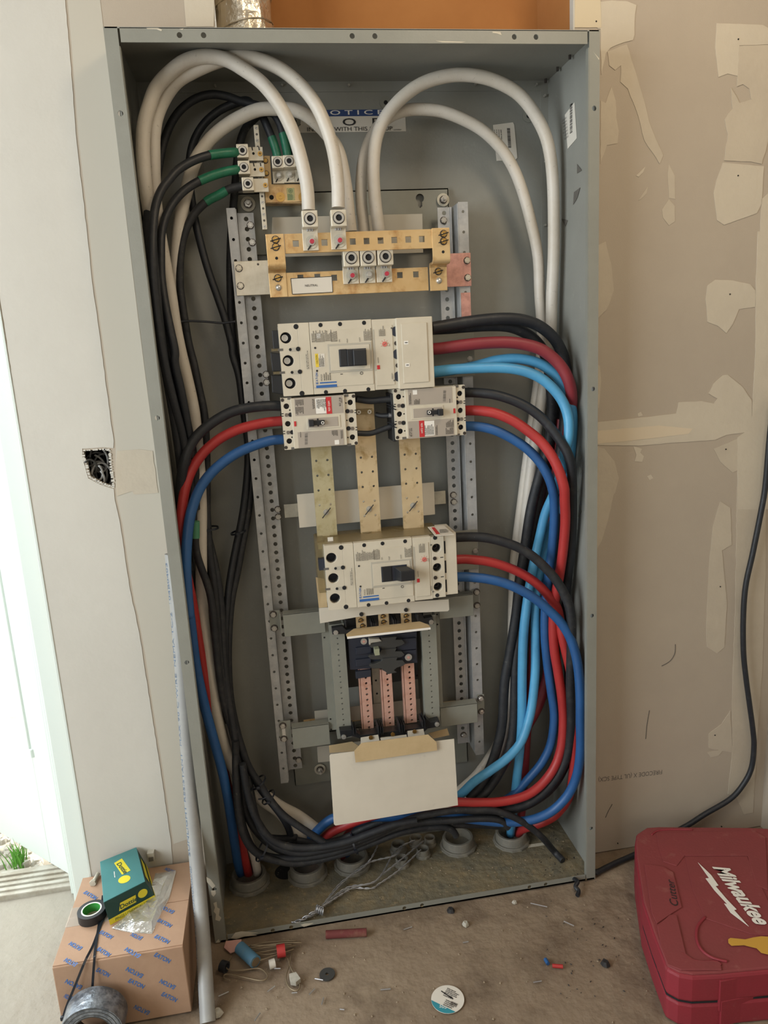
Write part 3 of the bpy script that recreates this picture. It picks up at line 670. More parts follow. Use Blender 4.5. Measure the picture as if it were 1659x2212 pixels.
# ================================================================== RAILS
def rail(name, label, side, xo0, xo1, xi0, xi1, zt_o, zb_o, zt_i, zb_i, do=.075, di=.045, m=m_galv):
    t = thing(name, label, 'rail', ((xo0+xi1)/2, -di, min(zb_o, zb_i)), 'perforated side rails of the panel interior')
    def strip(nm, x0, x1, z0, z1, d, step, r, off):
        n = int((z1-z0)/step); vs_ = [z0]; holes = {}; z = z1-off; L = []
        while z > z0+.006: L.append(z); z -= step
        L.sort(); 
        for i in range(1, len(L)): vs_.append((L[i-1]+L[i])/2)
        vs_.append(z1); cx = (x0+x1)/2
        for i, zz in enumerate(L): holes[(0, i)] = (cx, zz, r)
        MB().plate(V(0, -d, 0), (1,0,0), (0,0,1), .002, [x0, x1], vs_, holes, n=10).build(nm, m, t)
    strip('outer_strip', xo0, xo1, zb_o, zt_o, do, .0427, .0032, .02)
    strip('inner_strip', xi0, xi1, zb_i, zt_i, di, .0206, .0049, .012)
    xw = xo1 if side < 0 else xo0
    wx = (xw, xw+.002) if side < 0 else (xw-.002, xw)
    MB().box(wx[0], wx[1], -do+.0005, -.016, zb_o+.004, zt_o-.002).build('web', m, t, bevel=.0006)
    xl = xi0 if side < 0 else xi1
    MB().box(xl-.0015, xl+.0015, -di-.003, -di+.001, zb_i, zt_i).build('folded_lip', m, t)
    return t
LO = (U(499,560,.075).x, U(518,560,.075).x); LI = (U(523,560,.045).x, U(556,560,.045).x)
RO = (U(993,560,.075).x, U(1014,560,.075).x); RI = (U(946,480,.045).x, U(974,480,.045).x)
zto = U(507,449,.075).z; zti = U(537,460,.045).z
RL = rail('perforated_rail', 'left perforated galvanised rail beside the black ground cables', -1, LO[0], LO[1], LI[0], LI[1], zto, U(625,1690,.075).z, zti, U(645,1660,.045).z)
RR = rail('perforated_rail', 'right perforated galvanised rail with a pinkish upper end', 1, RO[0], RO[1], RI[0], RI[1], U(1003,436,.075).z, U(1037,1630,.075).z, U(960,448,.045).z, U(1000,1605,.045).z)
MB().box(RO[0], RO[1], -.0756, -.0752, U(1010,700,.075).z, U(1010,632,.075).z).build('pinkish_zone', m_pinkst, RR)  # pinkish strip on the outer rail, below the tie plate
# bolts on the rails
for (x, y, d, par) in ((541,487,.045,RL),(545,524,.045,RL),(958,476,.045,RR),(575,809,.045,RL),(576,826,.045,RL),(600,1100,.045,RL),(601,1116,.045,RL),(979,1069,.045,RR),(980,1084,.045,RR),(1014,775,.075,RR),(645,1641,.045,RL),(1001,1587,.045,RR),(1026,1189,.075,RR)):
    hexbolt(U(x, y, d), NV, .0066, m_screw, par, washer=.0072)
# studs with washers that hold the interior
def stud(x, y, R_=.0155, d=.018, lab=''):
    p = U(x, y, d); t = thing('mounting_stud', lab, 'bolt', (p.x, -.002, p.z-R_), 'studs holding the panel interior')
    b = V(p.x, -d, p.z)
    MB().cyl(V(p.x, -.0165, p.z), b, .004, 10).build('stud_shank', m_screw, t)
    MB().cyl(b, b+NV*.002, R_, 28).build('washer', m_galvd, t); MB().cyl(b+NV*.002, b+NV*.004, R_*.62, 20).build('lock_washer', m_screwd, t)
    MB().cyl(b+NV*.004, b+NV*.011, R_*.52, 6).build('nut', m_screw, t); MB().cyl(b+NV*.011, b+NV*.022, .0042, 12, r2=.0036).build('stud_tip', m_screw, t)
stud(536, 441, lab='washered stud above the left perforated rail'); stud(957, 432, .014, lab='washered stud above the right perforated rail'); stud(691, 1661, .0145, lab='washered stud below the left perforated rail')
# ================================================================== CROSS BRACKETS
def xbracket(name, label, pts, d, m=m_pan, extra=None, cat='bracket', t=.002, group=None):
    P = [U(*p, d) for p in pts]; x0 = (P[0].x+P[3].x)/2; x1 = (P[1].x+P[2].x)/2; z1 = (P[0].z+P[1].z)/2; z0 = (P[2].z+P[3].z)/2
    T_ = thing(name, label, cat, ((x0+x1)/2, -d, z0), group)
    MB().box(x0, x1, -d, -d+t, z0, z1).build('face', m, T_, bevel=.0008)
    return T_, (x0, x1, z0, z1)
g = 'grey sheet steel cross brackets'
B1, r = xbracket('cross_bracket', 'grey painted cross bracket left of the lower large breaker', [c8(170,1215),c8(470,1190),c8(470,1350),c8(180,1378)], .105, group=g)
MB().box(r[0], r[1], -.105, -.08, r[3]-.002, r[3]).build('top_fold', m_pan, B1)
x0,x1,z0,z1 = frect(c8,116,1262,80,148,.079); MB().box(x0, x1, -.079, -.077, z0, z1).build('foot', m_pan, B1); MB().box(x1-.002, x1, -.105, -.077, z0, z1).build('offset_fold', m_pan, B1)
for p in ((100,1218),(108,1316)): hexbolt(U(*c8(*p), .079), NV, .0066, m_screw, B1, washer=.0078)
B2, r = xbracket('cross_bracket', 'grey painted cross bracket right of the lower large breaker', [c8(1290,1100),c8(1532,1068),c8(1538,1228),c8(1290,1252)], .105, group=g)
MB().box(r[0], r[1], -.105, -.08, r[3]-.002, r[3]).build('top_fold', m_pan, B2)
x0,x1,z0,z1 = frect(c8,1550,1105,48,130,.079); MB().box(x0, x1, -.079, -.077, z0, z1).build('foot', m_pan, B2)
for p in ((1557,1057),(1560,1153)): hexbolt(U(*c8(*p), .079), NV, .0066, m_screw, B2, washer=.0078)
B3, r = xbracket('cross_bracket', 'grey painted cross bracket at the lower left of the branch panel', [c10(225,870),c10(480,840),c10(490,985),c10(235,1012)], .105, group=g)
MB().box(r[0], r[1], -.105, -.08, r[3]-.002, r[3]).build('top_fold', m_pan, B3)
x0,x1,z0,z1 = frect(c10,180,888,78,145,.079); MB().box(x0, x1, -.079, -.077, z0, z1).build('foot', m_pan, B3)
MB().box((x0+x1)/2-.004-.004, (x0+x1)/2+.004-.004, -.0796, -.079, z0+.008, z1-.010).build('slot', m_white, B3)
for p in ((162,853),(170,943)): hexbolt(U(*c10(*p), .079), NV, .0066, m_screw, B3, washer=.0078)
B4, r = xbracket('cross_bracket', 'grey painted cross bracket at the lower right of the branch panel', [c10(1250,730),c10(1500,695),c10(1508,832),c10(1250,862)], .105, group=g)
MB().box(r[0], r[1], -.105, -.08, r[3]-.002, r[3]).build('top_fold', m_pan, B4)
x0,x1,z0,z1 = frect(c10,1527,705,46,135,.079); MB().box(x0, x1, -.079, -.077, z0, z1).build('foot', m_pan, B4)
for p in ((1525,663),(1530,755)): hexbolt(U(*c10(*p), .079), NV, .0066, m_screw, B4, washer=.0078)
B5, r = xbracket('cross_bracket', 'grey cross plate behind the cables right of the lower breaker', [(960,1150),(1030,1143),(1034,1228),(960,1236)], .078, group=g)
hexbolt(U(1026,1189,.079), NV, .0066, m_screw, B5)
# grey panel visible behind the feeders right of the upper breakers
B6, r = xbracket('cross_bracket', 'grey cross plate behind the black and red feeders right of the top breaker', [(900,720),(1024,712),(1026,812),(900,820)], .078, group=g)
B7, r = xbracket('cross_bracket', 'grey cross plate behind the red and black feeders left of the small breaker', [(535,885),(606,880),(608,925),(538,930)], .078, group=g)
# horizontal galvanised channels
Z1, r = xbracket('support_channel', 'galvanised channel crossing behind the middle cream card', [(612,1088),(962,1062),(964,1090),(616,1117)], .038, m_galvd)
Z2, r = xbracket('support_channel', 'galvanised channel crossing behind the copper bars', [(655,1555),(985,1514),(987,1530),(657,1572)], .038, m_gold)
# tie plates left and right of the neutral bars
TP1, r = xbracket('tie_plate', 'plain galvanised tie plate bolted left of the neutral bars', [c4(137,795),c4(555,790),c4(575,1200),c4(172,1205)], .080, m_alu)
for p in ((200,884),(219,1093)): hexbolt(U(*c4(*p), .080), NV, .0066, m_alu, TP1, washer=.0070)
p = U(*c4(428,835), .080); MB().cyl(p, p+NV*.0006, .0024, 10).build('small_hole', m_screwd, TP1)
TP2, r = xbracket('tie_plate', 'steel tie plate with a painted pink reflection, bolted right of the neutral bars', [c5(1160,660),c5(1437,655),c5(1442,1028),c5(1165,1034)], .080, m_pinkst)  # pink tint puts a reflection into the plate's colour
for p in ((1393,740),(1400,932)): hexbolt(U(*c5(*p), .080), NV, .0066, m_alu, TP2, washer=.0070)
# ================================================================== CREAM CARDS
def card(name, label, pts, d, m=m_card, t=.0012, cat='insulating card', holes=()):
    P = [U(*p, d) for p in pts]; ar = sum(P[i].x*P[(i+1) % len(P)].z-P[(i+1) % len(P)].x*P[i].z for i in range(len(P)))
    if ar < 0: P.reverse()
    o = MB().prism([V(p.x, -d-t, p.z) for p in P], (0, t, 0)).build(name, m, bevel=.0003)
    return tag(o, label, cat)
card('insulating_card', 'grey cream card behind the upper neutral bar', [c4(597,276),c4(1290,258),(912,462),(914,546),(585,556)], .052, m_beiged)
card('insulating_card', 'cream card across the three busbars above the lower breaker', [(641,1068),(937,1041.5),(939.5,1111),(647,1140)], .085)
card('insulating_card', 'beige card end sticking out left of the copper bars', [c10(380,752),c10(1200,655),c10(1200,760),c10(385,845)], .060, m_beiged)
card('insulating_card', 'pale card corner below the left cross bracket', [c10(398,998),c10(700,960),c10(700,1075),c10(405,1106)], .060, m_beiged)
BC = card('insulating_card', 'large smudged cream card hanging over the bottom of the branch panel', [c10(484,1060),c10(492,1050),c10(1342,943),c10(1369,1400),c10(525,1540),c10(514,1530)], .235, m_carddirty, t=.0016)
# ================================================================== NEUTRAL BARS
DU, DL_ = .150, .115
nb = thing('neutral_bar_assembly', 'gold zinc plated neutral bars with square holes across the top', 'busbar', U(775,600,DL_))
def bar(name, pts, d, holes, m=m_gold, t=.006):
    P = [U(*p, d) for p in pts]; x0 = (P[0].x+P[3].x)/2; x1 = (P[1].x+P[2].x)/2; z1 = (P[0].z+P[1].z)/2; z0 = (P[2].z+P[3].z)/2
    hs = sorted([(U(*q, d).x, U(*q, d).z) for q in holes]); us = [x0]
    for i in range(1, len(hs)): us.append((hs[i-1][0]+hs[i][0])/2)
    us.append(x1); cells = {(i, 0): (q[0], q[1], .0062, True) for i, q in enumerate(hs)}
    MB().plate(V(0, -d, 0), (1,0,0), (0,0,1), t, us, [z0, z1], cells).build(name, m, nb)
    return x0, x1, z0, z1
bar('upper_bar', [c4(740,470),(935,495),(935,536),c4(755,705)], DU, [c4(880,587),c4(1222,575),c4(1560,563)]+[c5(x, y) for x, y in ((270,522),(427,517),(580,511),(736,505),(889,500))])
bar('lower_bar', [c4(765,930),c5(955,820),c5(962,1072),c4(785,1225)], DL_, [c4(935,995),c4(1138,985),c4(1338,995)]+[c5(642,903),c5(822,895)])
def zbracket(pts_u, pts_l, m=m_gold):
    a = [U(*p, DU+.003) for p in pts_u]; b = [U(*p, DL_+.003) for p in pts_l]
    x0 = (a[0].x+a[2].x)/2; x1 = (a[1].x+a[3].x)/2; z1 = a[0].z; z0 = a[2].z
    X0 = (b[0].x+b[2].x)/2; X1 = (b[1].x+b[3].x)/2; Z1 = b[0].z; Z0 = b[2].z; t = .005
    xs0, xs1 = (x0+X0)/2, (x1+X1)/2
    prof = []; yu = -DU-.003; yl = -DL_-.003; rr = .010
    outer = [(yu, z1)] + [(yu+rr-rr*math.cos(k*math.pi/10), z0+rr-rr*math.sin(k*math.pi/10)) for k in range(6)] + [(yl-.004, z0), (yl, z0-.004), (yl, Z0)]
    inner = [(yl+t, Z0), (yl+t, z0+.002), (yl+t-.003, z0+t), (yu+rr+.002, z0+t), (yu+t, z0+rr+.001), (yu+t, z1)]
    poly = outer+inner; n = len(poly)
    mb = MB(); mb.prism([V(xs0, y, z) for y, z in poly], (xs1-xs0, 0, 0))
    return mb.build('offset_bracket', m, nb, bevel=.0006)
zbracket([c4(515,475),c4(735,460),c4(550,895),c4(762,890)], [c4(553,930),c4(765,910),c4(575,1232),c4(778,1225)])
zbracket([c5(1015,378),c5(1208,370),c5(1025,775),c5(1215,765)], [c5(965,805),c5(1160,790),c5(972,1082),c5(1163,1075)])
for (c, x, y, d) in ((c4,637,541,DU),(c4,640,628,DU),(c5,1130,442,DU),(c5,1130,525,DU),(c4,664,1000,DL_),(c5,1071,864,DL_)):
    hexbolt(U(*c(x, y), d+.003), NV, .0062, m_brass, nb, washer=.0072); p = U(*c(x, y), d+.0085)
    k = MB(); ex = V(1,0,.25).normalized(); k.tube([p-ex*.011+NV*.0003, p+ex*.011+NV*.0003], .0011, 6); k.build('torque_stripe', m_ink, nb)
for (c, x, y, d) in ((c4,673,1113,DL_),(c5,1080,966,DL_)):
    p = U(*c(x, y), d+.003); MB().lathe(p, NV, [(.0068,0),(.006,.003),(.0035,.005),(.0001,.0056)], 16).build('pan_head_screw', m_screw, nb, smooth=True)
for (c, x, y) in ((c4,650,762),(c5,1126,643)):
    p = U(*c(x, y), DU+.0032); MB().cyl(p, p+NV*.0005, .003, 12).build('small_hole', m_dark, nb)
P = [U(*c4(*p), DL_+.001) for p in ((818,1005),(1310,980),(1320,1168),(838,1193))]
cen = sum(P, V(0,0,0))/4
nlab = MB().prism([P[3], P[2], P[1], P[0]], (0, .0008, 0)); 
for v in nlab.v: v.y -= .0006
NLB = nlab.build('neutral_label', m_white, nb, label='white label reading neutral')
for i in range(4):
    a = P[i]+NV*.0009; b = P[(i+1) % 4]+NV*.0009; MB().tube([a, b], .0006, 6).build('label_border', m_ink, NLB)
text('NEUTRAL', U(*c4(990,1103), DL_+.0022), U(*c4(1143,1096), DL_+.0022), .0046, m_ink, NLB)
# ================================================================== LUGS
def lug(c, sx, sy, bx, by, d, lab, s=.0315, tang=True, red=True, bar_d=None, group='aluminium lugs on the neutral bars', turn=0.0, h_box=.028, tangw=None):
    """box lug: socket screw centre (sx,sy), bolt centre (bx,by), bar face at depth bar_d"""
    bd = bar_d+.004; face = bd+h_box
    p = U(*c(sx, sy), face); q = U(*c(bx, by), bd)
    if not tang: q = V(p.x, -bd, p.z-.03)
    t = thing('wire_lug', lab, 'lug', (p.x, -bd, min(p.z, q.z)-.02), group)
    MB().box(p.x-s/2, p.x+s/2, -face, -bd-.0012, p.z-s/2, p.z+s/2).build('lug_block', m_alu, t, bevel=.0012)
    b = V(p.x, -face, p.z)
    MB().cyl(b+NV*-.001, b+NV*.004, s*.33, 24, rin=s*.20).build('set_screw', m_screw, t, smooth=True, auto=True)
    MB().cyl(b, b+NV*.0003, s*.385, 26).build('screw_bore', m_screwd, t)
    MB().cyl(b+NV*.0003, b+NV*.0012, s*.24, 16).build('hex_socket', m_dark, t)
    tw = tangw or s
    MB().box(min(p.x,q.x)-tw/2 if False else p.x-tw/2, p.x+tw/2, -bd-.0018, -bd+.0035, q.z-.0165, p.z).build('tang', m_alu, t, bevel=.0006)
    q2 = V(q.x, -bd-.0018, q.z)
    MB().cyl(q2, q2+NV*.002, .0128, 26).build('washer', m_galvd, t)
    MB().cyl(q2+NV*.002, q2+NV*.007, .0078, 18, r2=.007).build('nut', m_screw, t)
    MB().cyl(q2+NV*.007, q2+NV*.0125, .0045, 14).build('bolt_end', m_redpaint if red else m_screw, t)
    a = q2+NV*.0028; MB().tube([a+V(-.002,0,-.006), a+V(-.009,-.0004,-.0155)], .0015, 6).build('torque_stripe', m_ink, t)
    for k in (-1, 0, 1): MB().cyl(V(p.x+k*.005, -bd-.004, p.z-s/2+.001), V(p.x+k*.005, -bd-.004, p.z-s/2-.004), .0018, 6).build('strand_end', m_wire, t)
    return t
lug(c4, 1048, 290, 1068, 570, None, 'left lug of the upper neutral bar, below the outermost white cable arch', bar_d=DU)
lug(c4, 1392, 280, 1400, 556, None, 'right lug of the upper neutral bar, below the inner white cable arch', bar_d=DU)
lug(c5, 98, 711, 104, 912, None, 'leftmost of the three lugs on the lower neutral bar', bar_d=DL_, s=.0335)
lug(c5, 288, 706, 293, 903, None, 'middle of the three lugs on the lower neutral bar', bar_d=DL_, s=.0335, red=False)
lug(c5, 480, 695, 486, 893, None, 'rightmost of the three lugs on the lower neutral bar', bar_d=DL_, s=.0335)
# ================================================================== GROUND BAR
gd = .06
gb_ = thing('ground_plate', 'gold plated ground plate with green mark beside the three green taped cables', 'plate', U(612,400,gd))
Pg = [U(*c3(*p), gd) for p in ((590,645),(680,645),(700,985),(1120,985),(1120,1210),(630,1210))]
MB().prism([V(p.x, -gd, p.z) for p in reversed(Pg)], (0, .003, 0)).build('plate_face', m_gold, gb_)
p0 = U(*c3(630,1210), gd); p1 = U(*c3(1120,1210), gd); MB().box(p0.x, p1.x, -gd, -gd+.03, p0.z-.001, p0.z+.002).build('bottom_fold', m_gold, gb_, bevel=.001)
p = U(*c3(700,1141), gd); MB().cyl(p, p+NV*.0005, .0048, 16).build('plate_hole', m_dark, gb_)
for x in (806, 1075):
    p = U(*c3(x,1138), gd); MB().cyl(p, p+NV*.0018, .0096, 24).build('brass_screw', m_brass, gb_); MB().cyl(p+NV*.0018, p+NV*.0032, .0045, 14, rin=.0026).build('screw_rim', m_brass, gb_)
gx = frect(c3, 930, 1102, 92, 140, gd+.0006); o = MB().box(gx[0], gx[1], -gd-.0006, -gd, gx[2], gx[3]).build('ground_mark', mat('pale_green_label', (176,172,122), .6), gb_)
cp = V((gx[0]+gx[1])/2, -gd-.0008, gx[3]-.006); MB().cyl(cp, cp+NV*.0002, .0044, 20, rin=.0037).box(cp.x-.0028, cp.x+.0028, cp.y-.0003, cp.y, cp.z-.0004, cp.z+.0004).box(cp.x-.0003, cp.x+.0003, cp.y-.0003, cp.y, cp.z-.003, cp.z+.003).build('earth_symbol', m_grn, o)
mm = MB(); micro(mm, V(gx[0]+.001, -gd-.0008, gx[3]-.012), (1,0,0), (0,0,1), NV, gx[1]-gx[0]-.002, .012, 5); mm.build('small_print', m_grn, o)
for (x, y) in ((627,705),(638,855)):
    p = U(*c3(x, y), gd); hexbolt(p, NV, .0046, m_brass, gb_, washer=.0052)
# narrow terminal strip
gs = thing('terminal_strip', 'narrow slanted aluminium terminal strip full of small screws', 'terminal strip', U(*c3(610,1525), .085))
a = U(*c3(513,275), .085); b = U(*c3(622,1525), .085); ax = (a-b).normalized(); ex = V(ax.z, 0, -ax.x)
wd = .0050
MB().prism([b-ex*wd, b+ex*wd, a+ex*wd, a-ex*wd], (0, .010, 0)).build('strip_body', m_alu, gs, bevel=.0006)
n = 17
for k in range(n):
    q = b+(a-b)*((k+.5)/n)+NV*.0002
    if k % 2 == 0: MB().cyl(q, q+NV*.0014, .0032, 12, rin=.0024).cyl(q, q+NV*.0008, .0024, 12).build('slot_screw', m_screw, gs); MB().tube([q+NV*.001-ex*.002-ax*.001, q+NV*.001+ex*.002+ax*.001], .0004, 4).build('screw_slot', m_ink, gs)
    else: MB().cyl(q, q+NV*.0003, .0024, 10).build('wire_hole', m_inkg, gs)
# three side lugs (green taped cables) and top lugs
for i, (sx, sy, tx, ty, lab) in enumerate(((352,583,507,620,'top'), (370,781,525,810,'middle'), (417,979,572,995,'bottom'))):
    p = U(*c3(sx, sy), .115); q = U(*c3(tx, ty), .096); s = .0235
    t = thing('wire_lug', '%s of the three lugs fed from the left by green taped black cables' % lab, 'lug', (p.x, -.09, p.z-.014), 'side lugs on the terminal strip')
    MB().box(p.x-s/2, p.x+s/2, -.115, -.090, p.z-s/2-.001, p.z+s/2+.001).build('lug_block', m_alu, t, bevel=.001)
    b = V(p.x, -.115, p.z); MB().cyl(b, b+NV*.003, s*.34, 22, rin=s*.2).build('set_screw', m_screw, t, smooth=True, auto=True); MB().cyl(b, b+NV*.0003, s*.40, 22).build('screw_bore', m_screwd, t); MB().cyl(b+NV*.0003, b+NV*.0012, s*.23, 14).build('hex_socket', m_dark, t)
    MB().box(p.x+s/2-.002, q.x+.0155, -.098, -.094, q.z-.0135, q.z+.0125).build('tang', m_alu, t, bevel=.0006)
    k = V(q.x+.009, -.098, q.z-.001); MB().cyl(k, k+NV*.003, .0046, 14).build('phillips_screw', m_brass, t); MB().box(k.x-.0025, k.x+.0025, -.1013, -.101, k.z-.0005, k.z+.0005).box(k.x-.0005, k.x+.0005, -.1013, -.101, k.z-.0025, k.z+.0025).build('cross_recess', m_ink, t)
    if i < 2:
        MB().cyl(V(q.x-.004, -.098, q.z), V(q.x-.004, -.0986, q.z), .0026, 12).build('small_hole', m_dark, t)
        MB().tube([V(q.x-.006, -.0985, q.z+.012), V(q.x-.005, -.0985, q.z+.006)], .0011, 6).build('ink_tick', m_ink, t); MB().tube([V(q.x+.008, -.0985, q.z+.012), V(q.x+.0085, -.0985, q.z+.006)], .0011, 6).build('ink_tick', m_ink, t)
    for k in range(5): MB().tube([V(p.x-s/2, -.103+.002*(k-2), p.z-.004+.002*k), V(p.x-s/2-.005, -.103+.002*(k-2), p.z-.0045+.002*k)], .0009, 5).build('bare_strand', m_wire, t)
for i, (sx, sy, bx, by, lab) in enumerate(((773,718,786,890,'left'),(909,708,918,880,'middle'),(1035,700,1040,878,'right'))):
    p = U(*c3(sx, sy), .092); q = U(*c3(bx, by), .064); s = .0235
    t = thing('wire_lug', '%s of the three lugs on the ground plate under the downward green taped cables' % lab, 'lug', (p.x, -.066, q.z-.014), 'lugs on the ground plate')
    MB().box(p.x-s/2, p.x+s/2, -.092, -.0665, p.z-s/2, p.z+s/2).build('lug_block', m_alu, t, bevel=.001)
    b = V(p.x, -.092, p.z); MB().cyl(b, b+NV*.003, s*.36, 22, rin=s*.22).build('set_screw', m_screw, t, smooth=True, auto=True); MB().cyl(b, b+NV*.0003, s*.42, 22).build('screw_bore', m_screwd, t); MB().cyl(b+NV*.0003, b+NV*.0012, s*.24, 14).build('hex_socket', m_dark, t)
    MB().box(p.x-s/2, p.x+s/2, -.0665, -.0632, q.z-.0145, p.z).build('tang', m_alu, t, bevel=.0005)
    k = V(q.x, -.0665, q.z); MB().cyl(k, k+NV*.0018, .0096, 22).build('washer', m_galvd, t); MB().cyl(k+NV*.0018, k+NV*.006, .0055, 6).build('nut', m_screw, t); MB().cyl(k+NV*.006, k+NV*.011, .0036, 10).build('bolt_end', m_screw, t)
    MB().tube([k+NV*.002+V(-.003,0,-.006), k+NV*.0022+V(-.007,0,-.012)], .0012, 6).build('torque_stripe', m_ink, t)
# ================================================================== MAIN BUSBARS
def busbar(label, cx, ytop, ybot, pairs, bolt, m, wpx=147, d=.120):
    cxs = sum(p[0][0]+p[1][0] for p in pairs)/(2*len(pairs)); cys = sum(p[0][1] for p in pairs)/len(pairs)
    xc = U(*c8(cxs, cys), d).x; wd = frect(c8, cxs, cys, wpx, 10, d); hw = (wd[1]-wd[0])/2
    z1 = U(*ytop, d).z; z0 = U(*ybot, d).z
    t = thing('main_busbar', label, 'busbar', (xc, -d, z0), 'vertical busbars between the breakers')
    zs = sorted((U(*c8(*p[0]), d).z+U(*c8(*p[1]), d).z)/2 for p in pairs); vs_ = [z0]+[(zs[i-1]+zs[i])/2 for i in range(1, len(zs))]+[z1]
    cells = {}
    for i, z in enumerate(zs):
        for k in (0, 1): cells[(k, i)] = (xc-hw*.54 if k == 0 else xc+hw*.54, z, .0027)
    MB().plate(V(0, -d, 0), (1,0,0), (0,0,1), .0065, [xc-hw, xc, xc+hw], vs_, cells, n=10).build('bar', m, t)
    p = U(*c8(*bolt), d); MB().cyl(p, p+NV*.002, .0066, 16).cyl(p+NV*.002, p+NV*.005, .004, 6).build('bar_bolt', m_screw, t)
    a = V(-.010, -.0056, -.012); MB().tube([p+a, p+V(.010, -.0056, .010)], .0011, 6).build('torque_stripe', m_ink, t)
    return t, xc, hw
bs = [((409,118),(488,112)), ((417,225),(496,219)), ((426,331),(504,324)), ((434,436),(512,429))]
bmid = [((730,95),(806,89)), ((737,201),(813,194)), ((743,305),(820,299)), ((751,410),(826,403)), ((758,513),(833,507))]
bR = [((1044,73),(1119,68)), ((1050,178),(1125,172)), ((1055,282),(1130,276)), ((1061,385),(1136,378)), ((1068,488),(1142,480))]
busbar('left of the three vertical plated busbars above the lower breaker', 0, (690,900), (705,1185), bs, (480,485), m_bus2)
busbar('middle vertical plated busbar running up between the two small breakers', 0, (786,868), (800,1185), bmid, (787,462), m_bus)
busbar('right of the three vertical plated busbars above the lower breaker', 0, (880,900), (892,1175), bR, (1101,437), m_bus)
